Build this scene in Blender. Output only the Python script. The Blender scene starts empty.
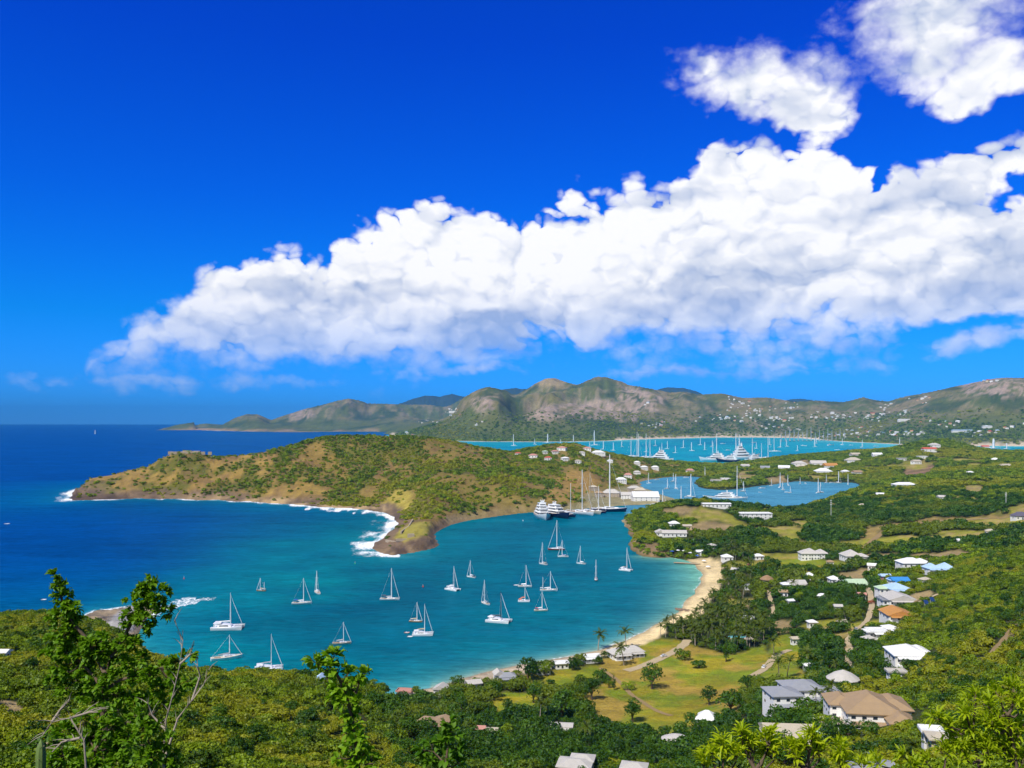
import bpy, bmesh, math, random
import numpy as np
from mathutils import Vector, Matrix

SC = bpy.context.scene
COL = SC.collection
F, V0, H = 900.0, 421.5, 150.0          # focal length in pixels, horizon row, eye height in metres

# ------------------------------------------------------------------ camera
cam_data = bpy.data.cameras.new("camera")
cam = bpy.data.objects.new("camera", cam_data)
COL.objects.link(cam)
cam.location = (0, 0, H)
cam.rotation_euler = (math.radians(90), 0, 0)
cam_data.sensor_width = 36.0
cam_data.lens = 36.0 * F / 1024.0
cam_data.shift_y = (V0 - 384.0) / 1024.0
cam_data.clip_start = 0.5
cam_data.clip_end = 600000.0
SC.camera = cam

# ------------------------------------------------------------------ sun and sky
SUN_EL, SUN_AZ = math.radians(52), math.radians(-142)     # azimuth from +Y, clockwise positive: behind and to the left
sd = Vector((math.sin(SUN_AZ) * math.cos(SUN_EL), math.cos(SUN_AZ) * math.cos(SUN_EL), math.sin(SUN_EL)))
sun_data = bpy.data.lights.new("sun", 'SUN')
sun_data.energy = 5.0
sun_data.angle = math.radians(0.53)
sun_data.color = (1.0, 0.955, 0.88)
sun = bpy.data.objects.new("sun", sun_data)
COL.objects.link(sun)
sun.rotation_euler = sd.to_track_quat('Z', 'Y').to_euler()

SC.view_settings.view_transform = 'Standard'
SC.view_settings.look = 'None'
SC.view_settings.exposure = 0.0
SC.view_settings.gamma = 1.0
SC.render.engine = 'CYCLES'
SC.cycles.use_denoising = True
SC.cycles.max_bounces = 6
SC.cycles.diffuse_bounces = 3
SC.cycles.glossy_bounces = 2
SC.cycles.transmission_bounces = 3
SC.cycles.transparent_max_bounces = 8
SC.cycles.volume_bounces = 0
SC.cycles.use_adaptive_sampling = True
SC.cycles.adaptive_threshold = 0.03
SC.cycles.adaptive_min_samples = 16


def lin(*c):
    """sRGB 0..255 to linear RGBA"""
    out = []
    for k in c:
        k = k / 255.0
        out.append(k / 12.92 if k <= 0.04045 else ((k + 0.055) / 1.055) ** 2.4)
    return tuple(out) + (1.0,)


class NT:
    """small helper to write node trees"""
    def __init__(self, tree):
        self.t = tree

    def n(self, kind, **kw):
        nd = self.t.nodes.new(kind)
        ins = kw.pop('ins', {})
        for k, v in kw.items():
            setattr(nd, k, v)
        for k, v in ins.items():
            self.put(nd, k, v)
        return nd

    def put(self, nd, k, v):
        s = nd.inputs[k]
        if isinstance(v, bpy.types.NodeSocket):
            self.t.links.new(v, s)
        elif isinstance(v, bpy.types.Node):
            self.t.links.new(v.outputs[0], s)
        else:
            s.default_value = v

    def m(self, op, a, b=0.0, c=0.0, clamp=False):
        nd = self.t.nodes.new('ShaderNodeMath')
        nd.operation = op
        nd.use_clamp = clamp
        self.put(nd, 0, a)
        self.put(nd, 1, b)
        if op in ('MULTIPLY_ADD', 'SMOOTH_MIN', 'SMOOTH_MAX', 'COMPARE'):
            self.put(nd, 2, c)
        return nd.outputs[0]

    def mix(self, f, a, b, blend='MIX'):
        nd = self.t.nodes.new('ShaderNodeMix')
        nd.data_type = 'RGBA'
        nd.blend_type = blend
        self.put(nd, 0, f)
        self.put(nd, 6, a)
        self.put(nd, 7, b)
        return nd.outputs[2]

    def ramp(self, x, lo, hi, a=0.0, b=1.0, smooth=True):
        nd = self.t.nodes.new('ShaderNodeMapRange')
        nd.interpolation_type = 'SMOOTHSTEP' if smooth else 'LINEAR'
        self.put(nd, 0, x)
        for i, v in enumerate((lo, hi, a, b)):
            self.put(nd, i + 1, v)
        return nd.outputs[0]

    def noise(self, vec, scale, detail=4.0, rough=0.5, dist=0.0, out=0):
        nd = self.n('ShaderNodeTexNoise', ins={'Vector': vec, 'Scale': scale, 'Detail': detail, 'Roughness': rough, 'Distortion': dist})
        return nd.outputs[out]

    def vop(self, op, a, b=None):
        nd = self.t.nodes.new('ShaderNodeVectorMath')
        nd.operation = op
        self.put(nd, 0, a)
        if b is not None:
            if op == 'SCALE':
                self.put(nd, 3, b)
            else:
                self.put(nd, 1, b)
        return nd.outputs[0]

def azel(u, v):
    a = math.atan((u - 512.0) / F)
    return a, math.atan((V0 - v) / F * math.cos(a))


def build_world():
    w = bpy.data.worlds.new("World")
    SC.world = w
    w.use_nodes = True
    t = w.node_tree
    t.nodes.clear()
    g = NT(t)
    out = g.n('ShaderNodeOutputWorld')
    bg = g.n('ShaderNodeBackground')
    bg.inputs['Strength'].default_value = SKY_STRENGTH
    t.links.new(bg.outputs[0], out.inputs[0])
    sky = g.n('ShaderNodeTexSky', sky_type='NISHITA', sun_disc=False)
    sky.sun_elevation = SUN_EL
    sky.sun_rotation = SUN_AZ
    sky.altitude = 150
    sky.air_density = 1.0
    sky.dust_density = 0.35
    sky.ozone_density = 4.0
    tc = g.n('ShaderNodeTexCoord')
    d = tc.outputs['Generated']
    hs = g.n('ShaderNodeHueSaturation', ins={'Hue': SKY_HUE, 'Saturation': SKY_SAT, 'Value': SKY_VAL, 'Color': sky})
    skycol = hs.outputs[0]
    sp = g.n('ShaderNodeSeparateXYZ', ins={0: d})
    az = g.m('ARCTAN2', sp.outputs[0], sp.outputs[1])
    el = g.m('ARCSINE', sp.outputs[2])
    # the deep saturated blue of the polarised tropical sky: one tint per height above the horizon
    cr = g.n('ShaderNodeValToRGB', ins={0: g.m('DIVIDE', el, 0.6)})
    for i, (pos, c) in enumerate(SKY_TINT):
        e = cr.color_ramp.elements[i] if i < 2 else cr.color_ramp.elements.new(pos)
        e.position = pos
        e.color = tuple(k / 3.0 for k in c) + (1,)
    # the polarised deep blue lies away from the sun; behind the viewer the sky is paler
    away = g.ramp(sp.outputs[1], -0.5, 0.35)
    tint = g.mix(away, (0.62, 0.70, 0.85, 1), g.vop('SCALE', cr.outputs[0], 3.0))
    skycol = g.vop('MULTIPLY', skycol, tint)
    A0, A1, E1 = -0.75, 0.85, 0.5
    # ---- the billows as a node group: direction in, heaped domes out
    grp = bpy.data.node_groups.new("cloud_billows", 'ShaderNodeTree')
    grp.interface.new_socket("D", in_out='INPUT', socket_type='NodeSocketVector')
    grp.interface.new_socket("Puff", in_out='OUTPUT', socket_type='NodeSocketFloat')
    k = NT(grp)
    gi = grp.nodes.new('NodeGroupInput')
    go = grp.nodes.new('NodeGroupOutput')
    tot = 0.0
    for sc_, wt in ((10.0, 0.47), (23.0, 0.31), (58.0, 0.22)):
        vor = k.n('ShaderNodeTexVoronoi', ins={'Vector': k.vop('ADD', gi.outputs[0], (sc_ * 0.37, sc_ * 0.11, 0.5)), 'Scale': sc_})
        vor.feature = 'F1'
        f1 = k.m('MINIMUM', k.m('MULTIPLY', vor.outputs[0], 1.15), 1.0)
        dome = k.m('SQRT', k.m('SUBTRACT', 1.0, k.m('MULTIPLY', f1, f1)))
        tot = k.m('ADD', tot, k.m('MULTIPLY', dome, wt))
    grp.links.new(tot, go.inputs[0])
    q = g
    sq = q.n('ShaderNodeVectorMath', operation='MULTIPLY', ins={0: d, 1: (1.0, 1.0, 1.35)}).outputs[0]
    warpc = q.n('ShaderNodeTexNoise', ins={'Vector': sq, 'Scale': 10.0, 'Detail': 4.0, 'Roughness': 0.62}).outputs[1]
    warp = q.vop('SCALE', q.vop('SUBTRACT', warpc, (0.5, 0.5, 0.5)), 0.11)
    Dw = q.vop('ADD', d, q.n('ShaderNodeVectorMath', operation='MULTIPLY', ins={0: warp, 1: (1.0, 1.0, 0.62)}).outputs[0])
    s2 = q.n('ShaderNodeSeparateXYZ', ins={0: Dw})
    a2 = q.m('ARCTAN2', s2.outputs[0], s2.outputs[1])
    e2 = q.m('ARCSINE', s2.outputs[2])
    an = q.m('DIVIDE', q.m('SUBTRACT', a2, A0), A1 - A0)

    def curve(pts, ynorm):
        c = q.n('ShaderNodeFloatCurve')
        q.put(c, 1, an)
        cv = c.mapping.curves[0]
        P = [((p[0] - A0) / (A1 - A0), p[1] / ynorm) for p in pts]
        cv.points[0].location = P[0]
        cv.points[1].location = P[-1]
        for x, y in P[1:-1]:
            cv.points.new(x, y)
        for p in cv.points:
            p.handle_type = 'AUTO'
        c.mapping.update()
        return q.m('MULTIPLY', c.outputs[0], ynorm)

    top = curve([azel(*p) for p in CLOUD_TOP], E1)
    bot = curve([azel(*p) for p in CLOUD_BOTTOM], E1)
    sw = q.vop('ADD', sq, q.vop('SCALE', warp, 0.5))

    def puff_at(off):
        nd = t.nodes.new('ShaderNodeGroup')
        nd.node_tree = grp
        g.put(nd, 0, g.vop('ADD', sw, off) if off else sw)
        return nd.outputs[0]
    puff = puff_at(None)
    p2 = puff_at((-0.008, 0.0, 0.015))
    fb = q.noise(sq, 30.0, 5.0, 0.62)
    ct = q.m('DIVIDE', q.m('SUBTRACT', top, e2), 0.030)
    cb = q.m('DIVIDE', q.m('SUBTRACT', e2, bot), 0.040)
    bank = q.m('MINIMUM', q.m('MINIMUM', ct, cb), 2.0)
    field = bank
    # free-standing pieces: rotated ellipses (u, v, half width, half height, tilt degrees, strength)
    for (u, v, rx, ry, rot, st) in CLOUD_PIECES:
        ca, ce = azel(u, v)
        rx, ry = rx / F, ry / F
        dx = q.m('SUBTRACT', a2, ca)
        dy = q.m('SUBTRACT', e2, ce)
        c_, s_ = math.cos(math.radians(rot)), math.sin(math.radians(rot))
        x1 = q.m('DIVIDE', q.m('ADD', q.m('MULTIPLY', dx, c_), q.m('MULTIPLY', dy, s_)), rx)
        y1 = q.m('DIVIDE', q.m('SUBTRACT', q.m('MULTIPLY', dy, c_), q.m('MULTIPLY', dx, s_)), ry)
        r = q.m('SQRT', q.m('ADD', q.m('MULTIPLY', x1, x1), q.m('MULTIPLY', y1, y1)))
        field = q.m('MAXIMUM', field, q.m('MULTIPLY', q.m('SUBTRACT', 1.0, r), st))
    for (u, v, rx, ry, rot, st) in CLOUD_HOLES:
        ca, ce = azel(u, v)
        rx, ry = rx / F, ry / F
        dx = q.m('SUBTRACT', a2, ca)
        dy = q.m('SUBTRACT', e2, ce)
        c_, s_ = math.cos(math.radians(rot)), math.sin(math.radians(rot))
        x1 = q.m('DIVIDE', q.m('ADD', q.m('MULTIPLY', dx, c_), q.m('MULTIPLY', dy, s_)), rx)
        y1 = q.m('DIVIDE', q.m('SUBTRACT', q.m('MULTIPLY', dy, c_), q.m('MULTIPLY', dx, s_)), ry)
        r = q.m('SQRT', q.m('ADD', q.m('MULTIPLY', x1, x1), q.m('MULTIPLY', y1, y1)))
        field = q.m('MINIMUM', field, q.m('MULTIPLY', q.m('SUBTRACT', r, 1.0), st))
    hrel = q.m('DIVIDE', q.m('SUBTRACT', e2, bot), q.m('MAXIMUM', q.m('SUBTRACT', top, bot), 0.01))
    softness = g.m('MAXIMUM', g.ramp(hrel, 0.05, 0.45, 1.0, 0.0), g.ramp(az, -0.44, -0.24, 1.0, 0.0))
    softness = g.m('MAXIMUM', softness, g.ramp(el, 0.30, 0.36, 0.0, 0.95))
    upper = g.ramp(g.m('ADD', el, g.m('MULTIPLY', az, 0.12)), 0.315, 0.345)
    dens = q.m('ADD', field, q.m('MULTIPLY', q.m('SUBTRACT', puff, 0.655), g.m('ADD', 3.0, g.m('MULTIPLY', upper, -1.9))))
    dens = q.m('ADD', dens, q.m('MULTIPLY', q.m('SUBTRACT', fb, 0.5), g.m('ADD', 0.5, g.m('MULTIPLY', softness, 1.6))))
    alpha = g.ramp(dens, -0.05, g.m('ADD', 0.40, g.m('MULTIPLY', softness, 1.3)))
    # painted shading: billows brighter to the upper left, creases and thick bases greyer
    r2 = g.m('SUBTRACT', puff, p2)
    rel = g.m('MULTIPLY', r2, 1.05)
    big = g.noise(g.vop('MULTIPLY', sw, (1.0, 1.0, 2.2)), 7.5, 2.0, 0.5)
    base = g.m('ADD', 0.96, g.m('MULTIPLY', g.ramp(hrel, 0.0, 0.62, 1.0, 0.0), -0.40))
    base = g.m('ADD', base, g.m('MULTIPLY', g.ramp(big, 0.44, 0.70), -0.50))
    base = g.m('ADD', base, g.m('MULTIPLY', g.m('SUBTRACT', puff, 0.66), 0.45))
    base = g.m('ADD', base, g.m('MULTIPLY', upper, -0.10))
    lum = g.m('ADD', base, rel)
    lum = g.ramp(lum, 0.25, 1.0, 0.0, 1.0, smooth=False)
    ccol = g.mix(lum, CLOUD_DARK, CLOUD_LIGHT)
    ccol = g.vop('SCALE', ccol, 1.0 / SKY_STRENGTH)
    # nearer the horizon more air lies in front of a cloud
    air = g.ramp(el, 0.02, 0.16, CLOUD_LOW, 1.0)
    front = g.m('GREATER_THAN', sp.outputs[1], 0.0)
    al = g.m('MULTIPLY', g.m('MULTIPLY', alpha, air), front)
    final = g.mix(al, skycol, ccol)
    t.links.new(final, bg.inputs[0])
    w.cycles.sampling_method = 'NONE'


SKY_STRENGTH = 0.09
SKY_HUE, SKY_SAT, SKY_VAL = 0.5, 1.0, 1.0
SKY_TINT = [(0.0, (0.16, 0.76, 2.5)), (1.0, (0.50, 0.62, 0.90)), (0.04, (0.09, 0.68, 2.25)), (0.187, (0.012, 0.65, 1.74)), (0.40, (0.006, 0.47, 1.83)), (0.668, (0.006, 0.33, 1.86)), (0.80, (0.006, 0.33, 1.86))]
CLOUD_LOW = 0.35
CLOUD_DARK = (0.42, 0.52, 0.76, 1)
CLOUD_LIGHT = (1.06, 1.06, 1.08, 1)
CLOUD_TOP = [(-180, 440), (40, 430), (90, 365), (130, 335), (190, 300), (212, 274), (250, 268), (300, 262), (380, 238), (440, 220), (520, 212), (560, 196), (650, 192), (688, 186), (708, 156),
             (755, 147), (835, 156), (862, 182), (905, 186), (950, 176), (1000, 156), (1030, 140), (1100, 150), (1250, 200)]
CLOUD_BOTTOM = [(-180, 400), (60, 392), (110, 366), (200, 370), (300, 368), (400, 368), (500, 374), (560, 374), (620, 364), (700, 358), (800, 350), (900, 347), (1000, 347), (1100, 345), (1250, 340)]
CLOUD_PIECES = [(752, 82, 88, 34, -8, 2.0), (700, 56, 46, 20, -10, 1.5), (808, 98, 42, 24, -25, 1.5), (940, 22, 82, 54, 0, 2.3), (985, 66, 54, 32, 20, 1.7), (1010, 80, 26, 16, 0, 1.1), 
                (700, 372, 160, 6, 1, 0.9), (800, 362, 70, 7, 0, 0.9), (500, 374, 120, 6, 0, 0.8), (200, 384, 110, 7, 2, 0.7), (985, 340, 60, 12, 4, 1.3), (945, 340, 30, 7, 0, 1.1)]
CLOUD_HOLES = [(1008, 184, 24, 8, 30, 1.0), (886, 178, 10, 10, 0, 1.2), (985, 322, 70, 6, 4, 0.9)]
build_world()

# ------------------------------------------------------------------ the lie of the land
rng = np.random.RandomState(7)


def hash2(ix, iy, seed):
    h = (ix.astype(np.int64) * 374761393 + iy.astype(np.int64) * 668265263 + seed * 1442695041) & 0xFFFFFFFF
    h = ((h ^ (h >> 13)) * 1274126177) & 0xFFFFFFFF
    return ((h ^ (h >> 16)) & 0xFFFFFF) / float(0xFFFFFF)


def vnoise(x, y, seed=0):
    ix, iy = np.floor(x), np.floor(y)
    fx, fy = x - ix, y - iy
    fx, fy = fx * fx * fx * (fx * (fx * 6 - 15) + 10), fy * fy * fy * (fy * (fy * 6 - 15) + 10)
    a, b = hash2(ix, iy, seed), hash2(ix + 1, iy, seed)
    c, d = hash2(ix, iy + 1, seed), hash2(ix + 1, iy + 1, seed)
    return (a + (b - a) * fx) * (1 - fy) + (c + (d - c) * fx) * fy


def fbm(x, y, octv=4, seed=0, rough=0.5, ridged=False):
    s, a, t = 0.0, 1.0, 0.0
    for k in range(octv):
        n = vnoise(x * 2 ** k + 17.3 * k, y * 2 ** k - 9.1 * k, seed + k)
        if ridged:
            n = 1 - np.abs(2 * n - 1)
        s = s + a * n
        t += a
        a *= rough
    return s / t


def gp(u, v, z=0.0):
    """the point of height z seen at (u, v) when the photograph was taken"""
    Y = (H - z) * F / (v - V0)
    return ((u - 512.0) / F * Y, Y, z)


def dp(u, v, Y):
    return ((u - 512.0) / F * Y, Y, H - (v - V0) * Y / F)


# heights: (u, v, z) on the ground ...
Z_PTS = [
    (410, 535, 8), (430, 524, 14), (403, 512, 5), (440, 515, 11), (470, 500, 14), (385, 500, 8),
    (600, 500, 2), (640, 497, 2), (650, 490, 2), (620, 490, 4), (590, 495, 5), (665, 500, 2), (560, 498, 14), (540, 503, 12),
    (740, 481, 4), (720, 486, 2), (780, 474, 10), (830, 470, 14), (700, 471, 4), (660, 471, 5), (640, 474, 6), (600, 478, 25),
    (880, 480, 28), (950, 480, 40), (1024, 480, 45), (860, 500, 25), (900, 505, 30), (800, 525, 16), (665, 533, 13), (650, 545, 7), (700, 530, 15), (750, 516, 19), (715, 508, 27),
    (760, 540, 12), (800, 545, 12), (900, 540, 22), (1000, 540, 38), (1000, 517, 33), (1024, 500, 45), (940, 520, 30),
    (720, 570, 4), (740, 600, 4), (760, 640, 6), (700, 640, 4), (650, 690, 3), (600, 720, 6), (720, 700, 9), (560, 740, 10), (480, 720, 8), (440, 700, 4),
    (800, 620, 8), (800, 590, 10), (860, 620, 18), (900, 600, 27), (905, 650, 38), (860, 660, 22), (825, 660, 14), (870, 705, 40), (800, 695, 33), (780, 735, 42),
    (940, 575, 32), (1024, 560, 52), (1024, 620, 66), (965, 640, 54), (960, 700, 64), (1024, 700, 82), (900, 745, 62), (900, 768, 72), (1024, 768, 95), (700, 762, 26),
    (580, 765, 16), (430, 740, 20), (430, 768, 34), (350, 730, 42), (350, 768, 60), (200, 768, 82), (200, 715, 62), (100, 740, 86), (0, 768, 101), (0, 700, 82), (50, 652, 60),
    (140, 685, 58), (290, 705, 42), (1150, 560, 75), (1150, 700, 105), (1300, 560, 95), (1300, 700, 120), (1150, 500, 65), (1300, 490, 80),
    (-120, 700, 92), (-250, 700, 104), (-120, 640, 55), (640, 640, 1.5), (700, 600, 1.5),
]
# ... and (u, v, Y): skylines and crests, with their distance
D_PTS = [
    (80, 486, 1840), (88, 478, 1890), (110, 474, 1930), (130, 470, 1950), (148, 467, 1980), (160, 458, 2000), (175, 452, 2020), (188, 450.5, 2030), (200, 452, 2040),
    (215, 456, 2060), (235, 455, 2080), (256, 453, 2100), (285, 446, 2120), (310, 439, 2130), (345, 434.5, 2150), (380, 435, 2180), (410, 435, 2200), (430, 437, 2230),
    (456, 441, 2280), (480, 447, 2320), (512, 451, 2400), (537, 446, 2550), (557, 442.5, 2620), (577, 443, 2660), (594, 449, 2680), (607, 452, 2700), (624, 455, 2750), (647, 460, 2800), (672, 464, 2800),
    (350, 478, 1830), (300, 475, 1830), (250, 477, 1850), (400, 480, 1780), (430, 492, 1480), (450, 470, 1800), (500, 480, 1700), (540, 475, 1900), (520, 495, 1540), (200, 475, 1880), (150, 484, 1850),
    (330, 455, 2020), (400, 455, 2000), (560, 462, 2200), (600, 465, 2300), (120, 488, 1820), (460, 488, 1600),
    (700, 499, 1350), (675, 501, 1330), (660, 504.5, 1315), (645, 510, 1290), (740, 507, 1300), (785, 511.5, 1300), (800, 506, 1350), (818, 498, 1430), (836, 491, 1520), (860, 484, 1640), (875, 478, 1760),
    (780, 459, 3050), (740, 464, 3000), (820, 455, 3150), (860, 451, 3200), (900, 449, 3150), (920, 443, 2950), (945, 440, 2900), (958, 445, 2850), (975, 449.5, 2850), (1024, 452, 2850), (1150, 450, 2850), (1300, 448, 2850),
    (700, 466, 2850),
    (0, 614, 560), (50, 614, 555), (90, 626, 530), (130, 643, 500), (160, 656, 480), (200, 672, 440), (250, 672, 430), (300, 673, 430), (340, 679, 440), (370, 685, 450), (395, 691, 470), (-120, 600, 570), (-250, 590, 580),
    # far country
    (604, 377.5, 10900), (590, 379.5, 10950), (640, 386, 10700), (660, 391, 10600), (480, 389, 8850), (496, 388, 8870), (463, 398, 8800), (545, 379.5, 11450), (560, 379.5, 11450), (525, 390, 11300), (340, 401, 16100), (356, 400.5, 16100), (240, 415, 15000), (313, 407, 15800),
    (195, 428.5, 14700), (222, 425, 14900), (235, 418, 15000), (247, 414.5, 15000), (256, 414.5, 15100), (271, 420, 15200), (286, 415, 15400), (301, 410, 15600), (325, 404, 15900), (348, 399.5, 16100),
    (368, 404, 16200), (396, 404, 16300), (431, 405, 16300), (330, 420, 14900), (380, 420, 14800), (410, 418, 14800), (300, 426, 14600),
    (392, 435, 8600), (416, 424, 8600), (432, 414, 8700), (451, 405, 8750), (471, 393, 8800), (488, 387.5, 8850), (506, 390.5, 8900), (527, 396, 9100), (545, 400, 9000), (500, 410, 8100), (450, 425, 8000), (520, 425, 7700), (540, 412, 8200),
    (590, 404, 8300), (600, 400, 8350), (612, 402, 8350), (560, 408, 8200), (580, 425, 7800), (640, 424, 7900),
    (517, 394, 11200), (537, 383, 11400), (552, 378.5, 11500), (567, 382.5, 11400), (580, 384, 11300), (597, 376.5, 10900), (612, 379, 10900), (629, 385, 10800), (652, 389, 10600), (672, 392.5, 10500),
    (697, 395, 10300), (722, 394.5, 10200), (742, 398, 10000), (768, 398, 9800), (793, 401.5, 9600), (818, 401.5, 9400), (843, 401.5, 9200), (863, 398, 9000), (878, 400, 8900), (888, 401, 8800),
    (908, 396, 8600), (943, 389, 8300), (980, 381.5, 8000), (1003, 378.5, 7900), (1024, 378, 7800), (1100, 374, 7700), (1300, 380, 7700),
    (660, 408, 9300), (720, 412, 9000), (760, 415, 8800), (820, 415, 8300), (860, 418, 8000), (900, 414, 7600), (960, 408, 7000), (1024, 405, 6700), (700, 427, 8700), (780, 427, 8500), (860, 430, 7600), (940, 426, 6600), (1024, 425, 6200),
    (920, 439, 6200), (980, 439, 5800), (1040, 438, 5500), (1200, 436, 5500), (940, 443.5, 5600), (1000, 443.5, 5400),
    (630, 398, 9800), (560, 395, 9900),
]
W_PTS = [(-350, 9900, 150), (-130, 9900, 200), (90, 10200, 260), (310, 10000, 220), (580, 9600, 200), (850, 9500, 200), (1150, 9300, 220), (-600, 9900, 40), (200, 9000, 120), (0, 8800, 160), (-900, 15300, 120), (-2500, 15600, 260), (-1600, 15500, 200),
         (-15, 5, 146.6), (0, 5, 146.6), (15, 5, 146.6), (-60, 30, 138), (0, 30, 135.5), (30, 30, 135.5), (60, 30, 138), (-60, 80, 114), (0, 80, 109), (60, 80, 112), (-100, 150, 94), (0, 150, 84), (90, 150, 88), (200, 160, 115)]


def grid_coords(x, y):
    return np.stack([(x / y) * F / 100.0, np.log(y) * 4.5], -1)


ctrl = [gp(*p) for p in Z_PTS] + W_PTS
for (u, v, Y) in D_PTS:
    # the canopy on top adds a few metres to every skyline
    canopy = (0.5 if u < 150 else 3.5) if Y < 700 else (3.5 if 1250 < Y < 1700 else (2.0 if Y < 3500 else 0.0))
    p = dp(u, v, Y)
    ctrl.append((p[0], p[1], p[2] - canopy))
    if any(abs(q[0] - u) < 46 and Y * 1.02 < q[2] < Y * 1.6 for q in D_PTS):
        continue
    # behind each crest the ground falls away again
    for dY, kz in ((1.09, 0.62), (1.2, 0.3)) if Y < 3500 else ((1.08, 0.75), (1.2, 0.5)):
        if (Y < 700 and dY > 1.1) or (2800 < Y < 3500 and dY < 1.1):
            continue
        ctrl.append(((u - 512.0) / F * Y * dY, Y * dY, max(p[2] * kz, 2.0)))
for uu in (-300, 200, 700, 1324):          # the land goes on behind the far skylines
    for YY, zz in ((17400, 200), (19000, 120)):
        ctrl.append(((uu - 512) / F * YY, YY, zz))
ctrl = np.array(ctrl, float)
CQ = grid_coords(ctrl[:, 0], ctrl[:, 1])


def tps(r):
    return np.where(r > 1e-9, r * r * np.log(r + 1e-12), 0.0)


_n = len(ctrl)
_K = tps(np.linalg.norm(CQ[:, None] - CQ[None], axis=2)) + np.eye(_n) * 0.002
_P = np.concatenate([np.ones((_n, 1)), CQ], 1)
_A = np.zeros((_n + 3, _n + 3))
_A[:_n, :_n] = _K
_A[:_n, _n:] = _P
_A[_n:, :_n] = _P.T
# heights are solved as view slopes (height / distance), which keeps near and far equally true
_sol = np.linalg.solve(_A, np.concatenate([(ctrl[:, 2] - H) / ctrl[:, 1], np.zeros(3)]))


def land_height(x, y):
    q = grid_coords(x, y)
    out = np.empty(len(x))
    for i in range(0, len(x), 60000):
        s = q[i:i + 60000]
        d = np.sqrt((s[:, None, 0] - CQ[None, :, 0]) ** 2 + (s[:, None, 1] - CQ[None, :, 1]) ** 2)
        out[i:i + 60000] = tps(d) @ _sol[:_n] + _sol[_n] + s @ _sol[_n + 1:]
    return out * y + H


# ------------------------------------------------------------------ the coast: outline of the land at sea level
COAST_NEAR = [(-60, 640), (20, 648), (60, 640), (80, 624), (86, 615), (96, 611), (112, 610), (130, 607), (146, 606), (160, 607), (152, 613), (146, 620), (140, 630), (136, 642), (160, 676), (215, 694), (300, 698), (360, 700), (395, 694),
              (420, 690), (452, 682), (480, 673.5), (520, 664.5), (560, 658), (600, 650), (625, 641), (645, 632), (664, 621), (682, 608), (695, 594), (701, 582), (701, 572), (694, 564), (682, 559.5),
              (672, 557.5), (660, 558), (650, 557.5), (640, 555), (632, 550), (629, 545), (634, 538), (630, 530), (626, 524), (621, 521), (626, 518), (634, 516), (641, 512), (652, 509), (672, 508.5), (700, 509),
              (740, 514), (780, 516), (800, 511), (820, 503), (838, 496), (856, 489), (862, 485.5), (852, 482.5), (826, 482.3), (797, 481), (777, 484), (754, 486.5), (738, 489), (722, 490), (707, 489), (698, 486), (694, 483),
              (697, 480), (706, 478.5), (697, 476.8), (680, 476.2), (660, 478), (646, 480), (639, 483), (642, 487), (652, 491), (662, 495), (672, 498), (676, 500.5), (668, 502.5), (650, 504), (622, 505.5), (590, 508), (566, 510), (545, 511.5),
              (520, 513), (500, 515.5), (480, 518.5), (460, 522), (450, 525), (441, 529), (433, 535), (437, 541), (437, 546), (427, 549.5), (408, 553), (393, 555), (380, 552), (373, 548), (374, 543),
              (384, 538), (388, 533), (396, 529), (400, 523), (396, 517), (387, 513), (372, 510.5), (350, 508), (320, 507), (305, 505), (290, 504), (270, 503), (250, 501), (236, 501.5), (220, 499.5), (200, 500), (180, 498.5), (160, 499), (140, 498),
              (120, 499), (100, 499.5), (84, 500), (73, 500.5), (69, 498), (73, 494), (84, 489), (120, 484), (180, 477), (260, 471.5), (340, 467), (420, 462), (470, 458), (520, 456), (560, 455), (600, 458), (640, 462), (672, 463.5), (700, 465), (722, 465.5), (745, 463.5),
              (790, 458), (830, 454), (870, 450.5), (905, 448.5), (916, 446.8), (905, 445), (880, 443.3), (850, 442), (825, 440), (800, 438), (760, 437.4), (720, 437.4), (690, 438), (650, 439), (610, 440.8), (570, 441.8), (520, 441.8), (480, 441.5), (450, 440.8), (420, 439), (400, 436.8), (388, 434.2),
              (384, 432.2), (376, 431.6), (350, 431.7), (320, 431.9), (296, 432.2), (270, 431.9), (240, 431.3), (215, 430.6), (196, 430.1)]
LAGOON = [(952, 446.6), (985, 445.8), (1060, 446.5), (1120, 448.5), (1040, 450.5), (985, 450)]
coast = [gp(u, v)[:2] for u, v in COAST_NEAR]


def roughen(pts, closed=False):
    """natural coastline: subdivide and displace between the traced points"""
    out = []
    r = random.Random(3)
    m = len(pts)
    for i in range(m if closed else m - 1):
        a, b = pts[i], pts[(i + 1) % m]
        L = math.hypot(b[0] - a[0], b[1] - a[1])
        k = 3
        out.append(a)
        for j in range(1, k):
            t = j / k
            o = (r.random() - 0.5) * 0.10 * L
            out.append((a[0] + (b[0] - a[0]) * t - (b[1] - a[1]) / L * o, a[1] + (b[1] - a[1]) * t + (b[0] - a[0]) / L * o))
    if not closed:
        out.append(pts[-1])
    return out


coast = roughen(coast)
tipx, tipy = coast[-1]
LAND = np.array([(-2600, -400), (-1200, 350), (-600, 520)] + coast + [(tipx * 1.12, 15600), (-7000, 19500), (60000, 19500), (60000, -400)])
LAG = np.array(roughen([gp(u, v)[:2] for u, v in LAGOON], True))


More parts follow.
